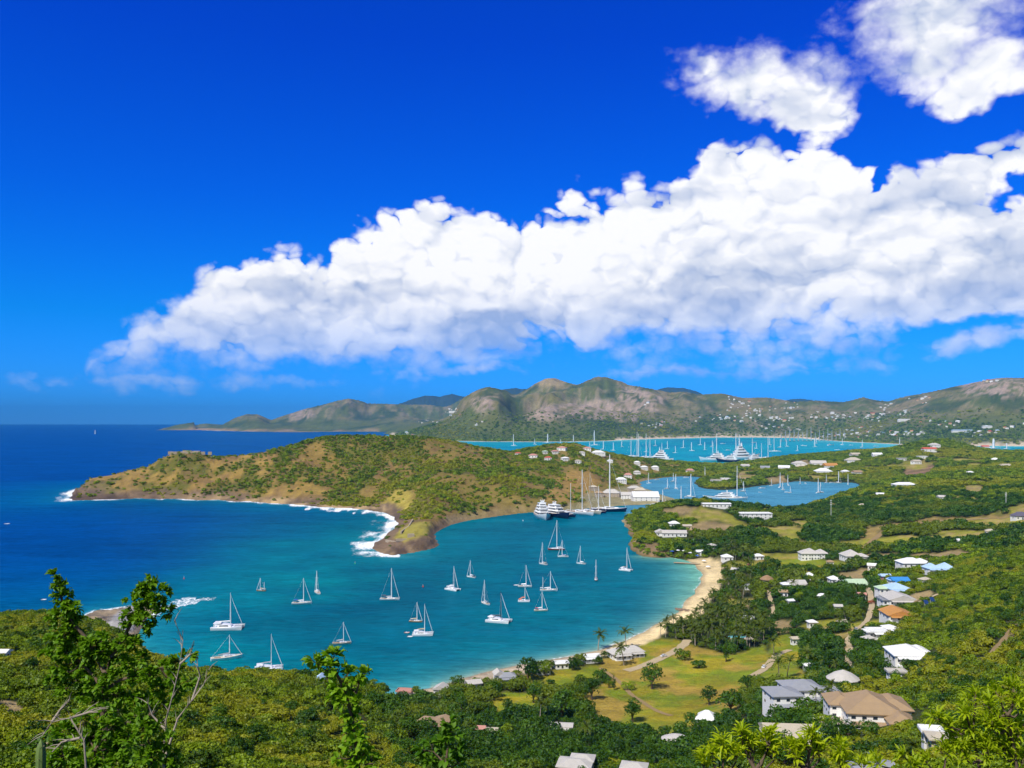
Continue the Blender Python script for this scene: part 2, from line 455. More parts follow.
def signed_dist(x, y, poly):
    """positive inside"""
    n = len(poly)
    best = np.full(len(x), 1e18)
    inside = np.zeros(len(x), bool)
    for i in range(n):
        x1, y1 = poly[i]
        x2, y2 = poly[(i + 1) % n]
        dx, dy = x2 - x1, y2 - y1
        t = np.clip(((x - x1) * dx + (y - y1) * dy) / (dx * dx + dy * dy + 1e-12), 0, 1)
        best = np.minimum(best, (x - x1 - t * dx) ** 2 + (y - y1 - t * dy) ** 2)
        c = (y1 > y) != (y2 > y)
        if abs(dy) > 1e-12:
            inside ^= c & (x < (y - y1) / dy * dx + x1)
    return np.where(inside, 1, -1) * np.sqrt(best)


def coast_dist(x, y):
    a = signed_dist(x, y, LAND)
    b = signed_dist(x, y, LAG)
    return np.minimum(a, -b)


def in_poly(u, v, poly):
    inside = np.zeros(u.shape, bool)
    n = len(poly)
    for i in range(n):
        x1, y1 = poly[i]
        x2, y2 = poly[(i + 1) % n]
        if y1 == y2:
            continue
        c = (y1 > v) != (y2 > v)
        inside ^= c & (u < (v - y1) / (y2 - y1) * (x2 - x1) + x1)
    return inside


# rows of the fan-shaped terrain grid: fine where the ground is seen steeply, coarse far away
Yr = [5.0]
while Yr[-1] < 18800:
    Y = Yr[-1]
    if Y < 150:
        s = 0.03 * Y
    else:
        s = min(0.0095 * Y, max(1.25 * Y * Y / 135000.0, 0.0055 * Y))
    Yr.append(Y + s)
Yr = np.array(Yr)
Ur = np.arange(-230, 1255, 2.0)
NR, NC = len(Yr), len(Ur)
GU, GY = np.meshgrid(Ur, Yr)
GX = (GU - 512.0) / F * GY
gx, gy = GX.ravel(), GY.ravel()
cd = coast_dist(gx, gy)
zl = land_height(gx, gy)
# natural relief on top of the fitted shape
far = np.clip((gy - 5000) / 3000, 0, 1)
mid = np.clip((gy - 900) / 500, 0, 1) * (1 - far)
amp_far = 0.16 * np.clip(zl, 0, 700)
rid = fbm(gx / 420, gy / 1300, 5, 11, 0.58, True) - 0.5
rid2 = fbm(gx / 150, gy / 360, 4, 31, 0.6, True) - 0.5
zl = zl + far * (amp_far * rid * 2.3 + np.clip(zl, 0, 400) * 0.22 * rid2)
zl = zl + mid * (np.clip(zl, 0, 90) * 0.10 * (fbm(gx / 120, gy / 160, 4, 5) - 0.5) + np.clip(zl / 40, 0, 1) * 7 * (fbm(gx / 38, gy / 60, 4, 6, 0.6, True) - 0.62))
zl = zl + (1 - mid - far) * np.clip((zl - 12) / 25, 0, 1) * np.clip((gy - 160) / 100, 0, 1) * 6.0 * (fbm(gx / 38, gy / 38, 4, 9) - 0.5)
zl = np.maximum(zl, 1.2)
# shore profile: beaches shallow, rocky coasts steep
pu = GU.ravel()
slope = np.full(len(gx), 0.6)
beach = (gy < 1000) & (pu > 385)
slope[beach] = 0.06
rocky = (pu > 620) & (pu < 668) & (gy > 930) & (gy < 1400)
slope[rocky] = 0.7
slope[(gy < 800) & (pu < 400)] = 0.9
slope[(gy > 1350) & (gy < 2300) & (pu > 620)] = 0.25
slope[(gy > 1050) & (gy < 2300) & (pu < 400)] = 0.9
slope[(gy > 1500) & (gy < 2300) & (pu < 230)] = 1.7
slope[(gy > 1050) & (gy < 1250) & (pu < 445)] = 0.8
slope[gy > 2500] = 0.2
slope[gy > 5200] = 0.25
dland = np.maximum(cd, 0)
deff = dland * slope
deff = np.where(beach, 0.06 * np.minimum(dland, 28) + 0.55 * np.maximum(dland - 28, 0), deff)
_x = deff / np.maximum(zl, 1.0)
z = zl * (1 - np.exp(-(_x + 1.8 * _x * _x)))
cliff = (gy > 1000) & (gy < 2300) & (pu < 450)
z = z + np.where(cliff & (cd > 0), np.minimum(dland * 0.25, 5) * (fbm(gx / 9, gy / 16, 3, 77, 0.6, True) - 0.5), 0)
z = np.where(cd > 0, np.maximum(z, 0.02 + np.minimum(dland * 0.02, 0.3)), np.maximum(cd * 0.08, -12.0) - 0.02)
# the tilted pale rock slab and the wave-cut platform of the near promontory
prom = in_poly(pu, V0 + H * F / gy, [(60, 654), (80, 600), (215, 590), (215, 612), (150, 660)]) & (cd > 0)
slab_h = 1.0 + 9.0 * np.clip((fbm(gx / 14, gy / 14, 3, 55, 0.5, True) - 0.5) * 2, 0, 1) * np.clip(dland / 12, 0, 1)
z = np.where(prom, np.minimum(z, slab_h), z)
GZ = z.reshape(NR, NC)
# true the skylines to the traced ones, direction by direction
SKY_FAR = [(196, 429), (205, 427.5), (222, 425), (235, 418), (247, 414), (258, 414.5), (271, 420), (286, 415), (301, 410), (325, 404), (340, 400), (348, 398.5), (358, 400), (368, 403.5), (396, 404), (431, 405), (444, 407), (451, 405), (463, 398), (471, 393), (480, 389), (488, 387), (497, 388.5), (506, 390.5),
           (512, 394), (517, 394.5), (527, 389), (537, 382.5), (546, 378.5), (555, 378), (567, 382.5), (577, 385), (586, 381), (597, 376.5), (606, 377), (612, 379), (622, 381.5), (629, 385), (640, 386.5), (652, 389), (672, 392.5), (685, 391.5), (697, 394.5), (722, 393.5), (742, 398), (768, 397.5),
           (793, 401.5), (818, 400.5), (843, 402), (856, 399), (863, 397), (870, 399), (878, 400.5), (888, 401.5), (898, 398), (908, 396), (925, 393), (943, 389), (962, 385), (980, 381.5), (990, 379), (1003, 377.5), (1024, 378), (1100, 374), (1250, 380)]
SKY_MID = [(78, 489), (84, 484), (90, 478.5), (110, 475.5), (130, 470), (148, 467), (160, 459), (175, 453.5), (188, 451.5), (200, 453), (215, 457), (235, 456), (256, 454), (285, 447), (310, 440), (330, 436.5), (345, 435.5), (380, 436), (410, 436), (430, 438), (456, 442), (480, 448), (512, 452), (525, 449), (537, 447), (557, 443.5),
           (577, 444), (594, 450), (607, 453), (624, 456), (640, 460)]
for pts, ya, yb in ((SKY_FAR, 5200, 18800), (SKY_MID, 1560, 3400)):
    rows = np.nonzero((Yr > ya) & (Yr < yb))[0]
    cols = np.nonzero((Ur >= pts[0][0]) & (Ur <= pts[-1][0]))[0]
    T = np.interp(Ur[cols], [p[0] for p in pts], [p[1] for p in pts]) + 0.7 * (fbm(Ur[cols] / 7.0, Ur[cols] * 0 + 2.2, 3, 71) - 0.5)
    for _ in range(3):
        sub = GZ[np.ix_(rows, cols)]
        yy = Yr[rows][:, None]
        V = np.where(sub > 0.5, V0 + (H - sub) * F / yy, 1e6)
        k = V.argmin(0)
        yk = Yr[rows][k]
        zk = sub[k, np.arange(len(cols))]
        f_ = np.clip((H - (T - V0) * yk / F) / np.maximum(zk, 5), 0.6, 1.6)
        f_ = np.convolve(np.pad(f_, 1, mode='edge'), [0.25, 0.5, 0.25], 'valid')
        ramp_ = np.clip((np.clip(sub, 0, None) / np.maximum(zk, 5)[None]) * 1.6, 0, 1)
        GZ[np.ix_(rows, cols)] = np.where(sub > 0, sub * (1 + (f_[None] - 1) * ramp_), sub)
z = GZ.ravel()
CD = cd.reshape(NR, NC)


def sample(grid, x, y):
    """bilinear read of a terrain grid at world x, y (arrays)"""
    x, y = np.asarray(x, float), np.asarray(y, float)
    u = x / y * F + 512.0
    r = np.clip(np.interp(y, Yr, np.arange(NR)), 0, NR - 1.001)
    c = np.clip((u - Ur[0]) / 2.0, 0, NC - 1.001)
    i, j = r.astype(int), c.astype(int)
    a, b = r - i, c - j
    return (grid[i, j] * (1 - a) * (1 - b) + grid[i + 1, j] * a * (1 - b) + grid[i, j + 1] * (1 - a) * b + grid[i + 1, j + 1] * a * b)


def ground_z(x, y):
    return float(sample(GZ, [x], [y])[0])


def hit(u, v, zmin=0.0):
    """the first place on the land or water that lies along the sight line of photo pixel (u, v)"""
    c = min(max((u - Ur[0]) / 2.0, 0), NC - 1.001)
    j = int(c)
    b = c - j
    col = GZ[:, j] * (1 - b) + GZ[:, j + 1] * b
    col = np.maximum(col, zmin)
    ray = H - (v - V0) * Yr / F
    k = np.nonzero((ray[1:] <= col[1:]) & (Yr[1:] > 30))[0]
    if len(k) == 0:
        k = [NR - 3]
    k = k[0]
    d0, d1 = ray[k] - col[k], ray[k + 1] - col[k + 1]
    t = d0 / (d0 - d1) if d0 > 0 and d0 != d1 else 0.0
    Y = Yr[k] + (Yr[k + 1] - Yr[k]) * min(max(t, 0), 1)
    X = (u - 512.0) / F * Y
    return X, Y, float(np.interp(Y, Yr, col))

# ------------------------------------------------------------------ bookkeeping
def tag(o, label=None, cat=None, group=None, kind=None):
    if label:
        o['label'] = label
    if cat:
        o['category'] = cat
    if group:
        o['group'] = group
    if kind:
        o['kind'] = kind
    return o


def link_mesh(name, me, mat=None, parent=None):
    o = bpy.data.objects.new(name, me)
    COL.objects.link(o)
    for m in (mat if isinstance(mat, (list, tuple)) else [mat]):
        if m:
            me.materials.append(m)
    if parent:
        o.parent = parent
    return o


def grid_mesh(name, X, Yg, Z, keep=None):
    """a mesh from a 2-D array of points; keep marks the cells that are built"""
    nr, nc = X.shape
    idx = np.arange(nr * nc).reshape(nr, nc)
    q = np.stack([idx[:-1, :-1], idx[:-1, 1:], idx[1:, 1:], idx[1:, :-1]], -1)
    q = q[keep] if keep is not None else q.reshape(-1, 4)
    used = np.unique(q)
    remap = np.full(nr * nc, -1)
    remap[used] = np.arange(len(used))
    q = remap[q]
    co = np.stack([X.ravel(), Yg.ravel(), Z.ravel()], -1)[used].astype(np.float32)
    me = bpy.data.meshes.new(name)
    me.vertices.add(len(co))
    me.vertices.foreach_set("co", co.ravel())
    me.loops.add(len(q) * 4)
    me.loops.foreach_set("vertex_index", q.ravel().astype(np.int32))
    me.polygons.add(len(q))
    me.polygons.foreach_set("loop_start", np.arange(0, len(q) * 4, 4, dtype=np.int32))
    me.polygons.foreach_set("loop_total", np.full(len(q), 4, dtype=np.int32))
    me.polygons.foreach_set("use_smooth", np.ones(len(q), bool))
    me.update()
    me.validate()
    return me, used


def col_attr(me, name, rgb):
    a = me.color_attributes.new(name, 'FLOAT_COLOR', 'POINT')
    d = np.ones((len(me.vertices), 4), np.float32)
    d[:, :3] = rgb
    a.data.foreach_set("color", d.ravel())


def flt_attr(me, name, v):
    a = me.attributes.new(name, 'FLOAT', 'POINT')
    a.data.foreach_set("value", np.asarray(v, np.float32))


def new_mat(name):
    m = bpy.data.materials.new(name)
    m.use_nodes = True
    m.node_tree.nodes.clear()
    g = NT(m.node_tree)
    out = g.n('ShaderNodeOutputMaterial')
    b = g.n('ShaderNodeBsdfPrincipled')
    m.node_tree.links.new(b.outputs[0], out.inputs[0])
    return m, g, b


# ------------------------------------------------------------------ what grows or lies where
pv = V0 + H * F / gy                     # where the sea-level point below would be seen
vv = V0 + (H - z) * F / gy               # where the ground itself is seen
uu_ = pu
PARK = [(583, 700), (592, 690), (604, 684), (618, 676), (600, 668), (604, 660), (640, 655), (668, 648), (690, 645), (720, 652), (745, 652), (760, 645), (772, 655), (768, 666), (784, 670), (800, 668), (806, 676), (790, 684), (752, 690), (735, 702),
        (742, 712), (720, 720), (700, 722), (690, 735), (672, 737), (640, 734), (618, 728), (598, 716)]
PARK2 = [(770, 640), (785, 634), (800, 640), (804, 655), (796, 672), (812, 676), (800, 684), (768, 678)]
LAWN = [(515, 678), (545, 672), (575, 668), (600, 664), (606, 674), (585, 684), (560, 690), (530, 690)]
LAWN2 = [(490, 700), (505, 692), (535, 694), (548, 706), (520, 712), (495, 710)]
BEACHLAWN = [(600, 664), (620, 650), (650, 640), (672, 638), (690, 646), (660, 655), (630, 662)]
MANSION_LAWN = [(768, 560), (800, 556), (830, 561), (850, 562), (846, 570), (800, 568), (780, 566)]
FIELD = [(905, 523), (935, 517), (975, 517), (1010, 514), (1014, 521), (960, 524), (918, 526), (880, 530), (872, 545), (862, 540), (866, 527)]
DRYTERR = [(905, 467), (922, 462), (935, 466), (932, 474), (912, 478), (903, 477)]
TANS = [[(965, 487), (982, 486), (984, 493), (968, 494)], [(790, 462), (806, 460), (812, 466), (795, 469)], [(768, 478), (785, 476), (790, 482), (770, 483)], [(740, 472), (757, 476), (750, 482), (735, 480)],
        [(656, 513), (678, 507), (697, 508), (700, 512), (670, 515)], [(680, 530), (705, 520), (735, 526), (737, 531), (700, 534)], [(640, 545), (652, 543), (662, 547), (655, 552)],
        [(834, 576), (858, 570), (878, 568), (880, 573), (850, 582)], [(880, 600), (908, 596), (930, 590), (934, 596), (905, 606)], [(865, 555), (900, 553), (905, 557), (880, 560)],
        [(740, 600), (752, 603), (748, 609), (740, 608)], [(768, 622), (790, 620), (792, 630), (775, 634)], [(800, 700), (812, 690), (820, 700), (812, 712)], [(0, 700), (18, 702), (30, 712), (12, 722), (0, 720)],
        [(580, 718), (596, 716), (600, 726), (585, 730)], [(553, 725), (565, 722), (570, 735), (556, 738)], [(900, 556), (960, 551), (980, 555), (930, 560)], [(925, 745), (945, 742), (950, 756), (930, 760)]]
BROWN_HILL = [(545, 500), (556, 482), (570, 470), (590, 468), (600, 480), (590, 496), (565, 506)]
GRASS_SLOPE = [(378, 508), (395, 490), (412, 492), (410, 512), (395, 514)]
GRASS_POINT = [(393, 540), (400, 528), (418, 522), (432, 522), (428, 535), (405, 546)]
SLAB = [(88, 645), (100, 628), (118, 612), (132, 606), (140, 612), (132, 630), (110, 650)]


def soft(mask, k=1):
    m = mask.reshape(NR, NC).astype(float)
    for _ in range(k):
        m = (m + np.roll(m, 1, 0) + np.roll(m, -1, 0) + np.roll(m, 1, 1) + np.roll(m, -1, 1)) / 5
    return m.ravel()


wob_u = (fbm(gx / 9, gy / 9, 3, 41) - 0.5) * 9
wob_v = (fbm(gx / 9, gy / 9, 3, 42) - 0.5) * 5
WU, WV = uu_ + wob_u, vv + wob_v
land = cd > 0
near_side = gy < 1500
region_head = (gy > 1150) & (gy < 2900) & (pu < 690) & ~((pu > 650) & (gy < 1500)) & ~((pu > 624) & (gy < 1420))
region_head |= (gy > 985) & (gy < 1160) & (pu < 452) & (pu > 300)
region_far = gy > 5000
region_right = land & ~region_head & ~region_far

n1 = fbm(gx / 60, gy / 60, 4, 101)
n2 = fbm(gx / 14, gy / 14, 3, 102)
n3 = fbm(gx / 400, gy / 400, 4, 103)
C = np.zeros((len(gx), 3))


def lay(mask, c):
    m = np.clip(mask, 0, 1)[:, None]
    C[:] = C * (1 - m) + np.array(c)[None] * m


lay(np.ones(len(gx)), (0.040, 0.052, 0.012))
lay(np.clip((n1 - 0.5) * 4, 0, 1) * 0.5, (0.10, 0.085, 0.025))
# headland: dry ochre grass, green gullies, dark rock by the sea
hd = region_head.astype(float)
hm = np.clip((fbm(gx / 45, gy / 90, 4, 201) - 0.42) * 5, 0, 1)
west = np.clip((430 - pu) / 150, 0, 1)
lay(hd, (0.125, 0.120, 0.022))
lay(hd * hm * (0.5 + 0.45 * west), (0.33, 0.215, 0.055))
lay(hd * np.clip((fbm(gx / 30, gy / 60, 3, 202) - 0.56) * 6, 0, 1) * 0.8, (0.20, 0.125, 0.05))
lay(hd * np.clip((150 - pu) / 90, 0, 1) * 0.75 * np.clip(1.3 - hm, 0, 1), (0.24, 0.165, 0.085))
lay(soft(in_poly(WU, WV, BROWN_HILL) & region_head) * 0.75, (0.36, 0.22, 0.06))
lay(soft(in_poly(WU, WV, GRASS_SLOPE) & region_head), (0.34, 0.27, 0.05))
lay(soft(in_poly(WU, WV, GRASS_POINT) & region_head), (0.31, 0.27, 0.05))
fp_rock = region_head & in_poly(uu_, vv, [(365, 560), (365, 540), (384, 536), (404, 542), (426, 536), (440, 528), (446, 552)])
lay(soft(fp_rock), (0.27, 0.185, 0.10))
lay(soft(fp_rock & (fbm(gx / 8, gy / 12, 3, 206) > 0.52)), (0.09, 0.06, 0.045))
rock_h = np.where(pu < 250, 13, 7) + 8 * (fbm(gx / 25, gy / 25, 3, 203) - 0.5)
rk = region_head & (z < rock_h) & (cd < 60) & ((pu < 470) & (gy > 1050)) & ~in_poly(uu_, vv, GRASS_POINT)
lay(soft(rk) * 0.9, (0.20, 0.135, 0.085))
lay(soft(region_head & (z < 5) & (cd < 45) & (pu > 160) & (pu < 385) & (gy > 1400)) * np.clip((n1 - 0.35) * 5, 0, 1), (0.50, 0.35, 0.17))
lay(soft(rk & (z < 6) & (pu < 130)) * 0.8, (0.09, 0.062, 0.045))
lay(soft(rk & (fbm(gx / 12, z / 3, 3, 205) > 0.55)) * 0.7, (0.075, 0.055, 0.045))
# far country
fr = region_far.astype(float)
lay(fr, (0.098, 0.120, 0.026))
lay(fr * np.clip((fbm(gx / 500, gy / 500, 5, 301) - 0.46) * 6, 0, 1) * np.clip((z - 60) / 200, 0, 1) * 0.6, (0.20, 0.16, 0.05))
lay(fr * np.clip((fbm(gx / 170, gy / 400, 5, 302, 0.6, True) - 0.62) * 7, 0, 1) * np.clip((z - 120) / 120, 0, 1) * 0.5, (0.32, 0.24, 0.15))
lay(fr * np.clip((fbm(gx / 230, gy / 420, 5, 306) - 0.53) * 8, 0, 1) * 0.8, (0.042, 0.070, 0.016))
CL = [[(618, 386), (640, 388), (664, 398), (662, 412), (640, 412), (618, 400)], [(565, 402), (600, 398), (640, 408), (636, 422), (600, 420), (560, 416)], [(520, 410), (545, 402), (572, 408), (568, 420), (530, 422)], [(470, 398), (490, 396), (497, 408), (475, 412)],
      [(960, 384), (1000, 378), (1060, 378), (1060, 392), (1000, 398), (965, 394)], [(290, 412), (310, 408), (316, 418), (290, 422)]]
for poly in CL:
    lay(soft(in_poly(uu_ + wob_u, vv, poly) & region_far) * np.clip((fbm(gx / 60, gy / 140, 4, 303, 0.6, True) - 0.5) * 5, 0, 1), (0.36, 0.27, 0.20))
lay(soft(in_poly(uu_, vv, [(535, 378), (552, 374), (572, 380), (560, 386), (540, 386)]) & region_far), (0.33, 0.25, 0.12))
lay(soft(region_far & (z < 30) & (pu < 380)) * np.clip((n3 - 0.35) * 5, 0, 1) * 0.7, (0.42, 0.28, 0.17))
lay(fr * np.clip((60 - z) / 50, 0, 1) * (pu > 390) * 0.7, (0.085, 0.115, 0.025))
vill = region_far & (z < 330) & (pu > 640) & (pu < 930)
lay(soft(vill) * np.clip((fbm(gx / 90, gy / 200, 3, 305) - 0.5) * 5, 0, 1) * 0.6, (0.26, 0.20, 0.11))
lay(soft(region_far & (cd < 60) & (pu > 390)), (0.62, 0.50, 0.36))
# lawns, clearings, bare earth
grassy = np.clip((n2 - 0.35) * 3, 0, 1)[:, None] * np.array([0.30, 0.25, 0.018]) + (1 - np.clip((n2 - 0.35) * 3, 0, 1)[:, None]) * np.array([0.18, 0.23, 0.015])
for poly in (PARK, PARK2, LAWN, LAWN2, BEACHLAWN, MANSION_LAWN):
    m = soft(in_poly(WU, WV, poly) & region_right)[:, None]
    C[:] = C * (1 - m) + grassy * m
worn = np.clip((fbm(gx / 22, gy / 22, 4, 401) - 0.49) * 8, 0, 1)
lay(soft(in_poly(WU, WV, PARK) & region_right) * worn * 0.8, (0.38, 0.25, 0.05))
lay(soft(in_poly(WU, WV, FIELD) & region_right), (0.33, 0.235, 0.075))
lay(soft(in_poly(uu_, vv, DRYTERR) & region_right) * np.clip((np.sin(gy / 12) + 1), 0.5, 1), (0.27, 0.165, 0.09))
for poly in TANS:
    lay(soft(in_poly(WU, WV, poly) & region_right) * 0.95, (0.33, 0.24, 0.11))
clear_n = fbm(gx / 55, gy / 75, 4, 801)
CLEARING = region_right & (gy > 560) & (gy < 2600) & (pu > 650) & (cd > 30) & (clear_n > 0.65) & ~((pu > 900) & (gy < 900))
lay(soft(CLEARING), (0.27, 0.26, 0.03))
lay(soft(CLEARING) * np.clip((n2 - 0.5) * 5, 0, 1), (0.36, 0.27, 0.09))
# beaches
sand_w = np.where(gy > 900, 27, np.where(gy > 640, 21, 17)) + 8 * (n2 - 0.5)
sand = land & (gy < 980) & (pu > 385) & (cd < sand_w)
gold = np.clip((pu - 560) / 80, 0, 1)[:, None]
sandc = np.array([0.55, 0.44, 0.31]) * (1 - gold) + np.array([0.80, 0.62, 0.33]) * gold
m = soft(sand)[:, None]
C[:] = C * (1 - m) + sandc * m
lay(soft(sand & (cd < 4)) * 0.55, (0.34, 0.25, 0.16))
lay(soft(land & (cd < 22) & (pu > 618) & (pu < 672) & (gy > 970) & (gy < 1500)), (0.27, 0.18, 0.09))
lay(soft(land & (gy > 1300) & (gy < 3000) & (cd < 10) & (pu > 445) & (pu < 650)), (0.34, 0.25, 0.13))
dock = region_head & (z < 7) & (pu > 560) & (pu < 690) & (gy < 2100)
lay(soft(dock) * 0.8, (0.30, 0.27, 0.15))
# promontory rocks
lay(soft(prom), (0.30, 0.23, 0.15))
lay(soft(prom & (fbm(gx / 7, gy / 7, 3, 71) > 0.55)), (0.15, 0.12, 0.10))
lay(soft(in_poly(uu_, vv, SLAB) & prom), (0.33, 0.32, 0.32))
C = C * (0.86 + 0.28 * fbm(gx / 5, gy / 5, 2, 7))[:, None]
COLG = C.reshape(NR, NC, 3)

gmat, g, b = new_mat("ground")
at = g.n('ShaderNodeAttribute', attribute_name="tint")
geo = g.n('ShaderNodeNewGeometry')
cdn = g.n('ShaderNodeCameraData')
nz = g.noise(geo.outputs['Position'], 0.55, 5.0, 0.65)
nzb = g.noise(geo.outputs['Position'], 0.045, 6.0, 0.65)
nzc = g.noise(geo.outputs['Position'], 0.008, 8.0, 0.7)
f_ = g.m('ADD', g.m('MULTIPLY', g.m('SUBTRACT', nz, 0.5), 0.9), g.m('MULTIPLY', g.m('SUBTRACT', nzb, 0.5), 1.0))
f_ = g.m('ADD', f_, g.m('MULTIPLY', g.m('SUBTRACT', nzc, 0.5), 1.1))
val = g.m('ADD', f_, 1.0, clamp=False)
cc = g.vop('SCALE', at.outputs[0], val)
g.put(b, 'Base Color', cc)
g.put(b, 'Roughness', 0.95)
g.put(b, 'Specular IOR Level', 0.15)
bump = g.n('ShaderNodeBump', ins={'Strength': 0.6, 'Distance': 1.5, 'Height': nzb})
bump2 = g.n('ShaderNodeBump', ins={'Strength': 0.55, 'Distance': 30.0, 'Height': nzc, 'Normal': bump.outputs[0]})
g.put(b, 'Normal', bump2.outputs[0])

below = (CD > -40) | (CD > -0.03 * GY)
cell = below[:-1, :-1] | below[1:, 1:] | below[1:, :-1] | below[:-1, 1:]
rowfar = GY[:-1, :-1] > 4300
parts = {
    "terrain": cell & ~rowfar & ~(region_head.reshape(NR, NC)[:-1, :-1]),
    "headland": cell & ~rowfar & region_head.reshape(NR, NC)[:-1, :-1],
    "far_hills": cell & rowfar,
}
for nm, keep in parts.items():
    me, used = grid_mesh(nm, GX, GY, GZ, keep)
    col_attr(me, "tint", C[used])
    o = link_mesh(nm, me, gmat)
    tag(o, kind='structure')

# dark blue mountains on the horizon behind the far hills
def ridge(name, pts, Y, depth):
    us = np.arange(pts[0][0], pts[-1][0] + 0.1, 1.0)
    base = np.interp(us, [p[0] for p in pts], [p[1] for p in pts])
    base = base - 2.4 * (fbm(us / 9.0, us * 0 + 3.3, 4, 88) - 0.5) * np.clip((us - us[0]) / 8, 0, 1) * np.clip((us[-1] - us) / 8, 0, 1)
    rows = []
    for t, hgt in ((-1, 0), (-0.6, 0.35), (-0.3, 0.75), (0, 1), (0.4, 0.7), (1, 0)):
        yy = Y + depth * t
        top = H - (base - V0) * Y / F
        zz = top * hgt * (1 + 0.16 * (fbm(us / 5.0, us * 0 + t * 3, 3, 99) - 0.5) * (hgt < 1)) - (20 if hgt == 0 else 0)
        rows.append(((us - 512) / F * Y, np.full(len(us), yy), zz))
    X, Yg, Zg = (np.stack([r[i] for r in rows]) for i in range(3))
    me, used = grid_mesh(name, X, Yg, Zg)
    col_attr(me, "tint", np.tile([[0.04, 0.06, 0.04]], (len(used), 1)))
    return tag(link_mesh(name, me, gmat), kind='structure')


ridge("distant_mountain", [(396, 405), (410, 400), (425, 395.5), (440, 397), (452, 394.5), (465, 397), (478, 404)], 24000, 1500)
ridge("distant_mountain", [(478, 399), (492, 393), (505, 388.5), (515, 388), (526, 389), (545, 395)], 22500, 1200)
ridge("distant_mountain", [(640, 396), (655, 390), (668, 387.5), (684, 388), (696, 391), (706, 396)], 21000, 1200)
ridge("distant_mountain", [(770, 403), (785, 400), (800, 398.5), (812, 400), (820, 404)], 21000, 1200)

# ------------------------------------------------------------------ water
Wy = [60.0]
while Wy[-1] < 45500:
    Y = Wy[-1]
    Wy.append(Y + max(2.0 * Y * Y / 135000.0, 0.0075 * Y) if Y < 6000 else min(Y * 1.03, 45600.0))
Wy = np.array(Wy)
Wu = np.arange(-420, 1450, 3.0)
WUg, WYg = np.meshgrid(Wu, Wy)
WX = (WUg - 512) / F * WYg
wx, wy, wu = WX.ravel(), WYg.ravel(), WUg.ravel()
wd = np.maximum(-coast_dist(wx, wy), 0)
wv = V0 + H * F / wy
shal = np.exp(-wd / 26.0)
mids = np.exp(-wd / 150.0)
Wc = np.zeros((len(wx), 3))
Wc[:] = (0.0, 0.048, 0.215)


def wl(m, c):
    m = np.clip(m, 0, 1)[:, None]
    Wc[:] = Wc * (1 - m) + np.array(c)[None] * m


blob = fbm(wx / 260, wy / 260, 4, 501)
blob2 = fbm(wx / 70, wy / 40, 4, 502)
# the bay turns from deep blue outside to teal inside
inb = np.clip((wu + (wv - 560) * 1.35 - 130) / 230, 0, 1) * (wy < 1900) * np.clip((wv - 496) / 30, 0, 1)
inb = np.maximum(inb, np.clip((wv - 590) / 45, 0, 1) * np.clip((wu - 150) / 60, 0, 1))
wl(inb * 0.97, (0.0, 0.104, 0.150))
wl(inb * np.clip((blob - 0.5) * 5, 0, 1) * 0.8, (0.0, 0.225, 0.245))
wl(inb * np.clip((blob2 - 0.58) * 6, 0, 1) * 0.5, (0.0, 0.065, 0.135))
wl(inb * np.clip((fbm(wx / 120, wy / 300 + wx / 500, 4, 505) - 0.55) * 8, 0, 1) * 0.45, (0.0, 0.05, 0.12))
wl(mids * (wy < 2300) * 0.55, (0.0, 0.17, 0.21))
edge = (wy > 480) & (wy < 1010) & (wu > 380)
wl(edge * np.exp(-wd / 12.0) * 1.0, (0.10, 0.34, 0.30))
wl(edge * np.exp(-wd / 3.5), (0.30, 0.36, 0.28))
wl(edge * np.clip((wy - 620) / 200, 0, 1) * np.clip((wu - 625) / 50, 0, 1) * np.exp(-wd / 20.0), (0.16, 0.42, 0.30))
wl(np.exp(-wd / 16.0) * (wy < 2300) * (wu < 430) * 0.7, (0.02, 0.26, 0.30))
inner = (wy > 1430) & (wy < 2700) & (wu > 625)
wl(inner * 0.95, (0.075, 0.25, 0.36))
falm = (wy > 2790) & (wy < 9700) & (wu > 385) & (wv > 433) & (wx > -1450)
wl(falm * 0.97, (0.003, 0.27, 0.35))
wl(falm * np.clip((fbm(wx / 500, wy / 500, 4, 507) - 0.5) * 6, 0, 1) * 0.6, (0.002, 0.14, 0.27))
wl(falm * np.clip((4700 - wy) / 1500, 0, 1) * 0.5, (0.003, 0.26, 0.36))
wl(falm * np.exp(-wd / 160.0) * (wy > 5000), (0.16, 0.52, 0.50))
foam = np.zeros(len(wx))
fn = fbm(wx / 16, wy / 30, 4, 601, 0.6)


def surf(mask, width, amount=1.0):
    global foam
    w = width * (0.35 + 1.4 * fn)
    foam = np.maximum(foam, mask * np.clip(1.15 - wd / w, 0, 1) * amount * np.clip(0.55 + 1.6 * (fn - 0.3), 0.3, 1))


surf((wy > 1150) & (wy < 2000) & (wu < 400) & (wv > 488), np.where(wu < 110, 30, np.where(wu > 290, 40, 22)))
surf((wy > 1000) & (wy < 1420) & (wu > 350) & (wu < 402), 38)
surf((wy > 980) & (wy < 1080) & (wu > 370) & (wu < 400), 9, 0.8)
surf((wy < 780) & (wy > 560) & (wu < 235) & (wu > 60) & (wv > 592) & (wv < 618), 9)
pl = in_poly(wu + 8 * (fn - .5), wv + 6 * (fn - .5), [(150, 603), (170, 599), (192, 597), (208, 596), (217, 598), (208, 602), (188, 606), (165, 612), (152, 616)])
foam = np.maximum(foam, pl * np.clip((fn - 0.30) * 2.6, 0, 0.62))
pl = in_poly(wu, wv, [(300, 505), (345, 505), (380, 510), (392, 514), (398, 520), (388, 532), (372, 540), (366, 548), (372, 553), (380, 548), (386, 535), (390, 522), (378, 516), (340, 512), (305, 510)])
foam = np.maximum(foam, pl * np.clip((fn - 0.38) * 4, 0, 0.9))
surf((wy < 2300) & (wy > 14000) & (wu < 400), 10)
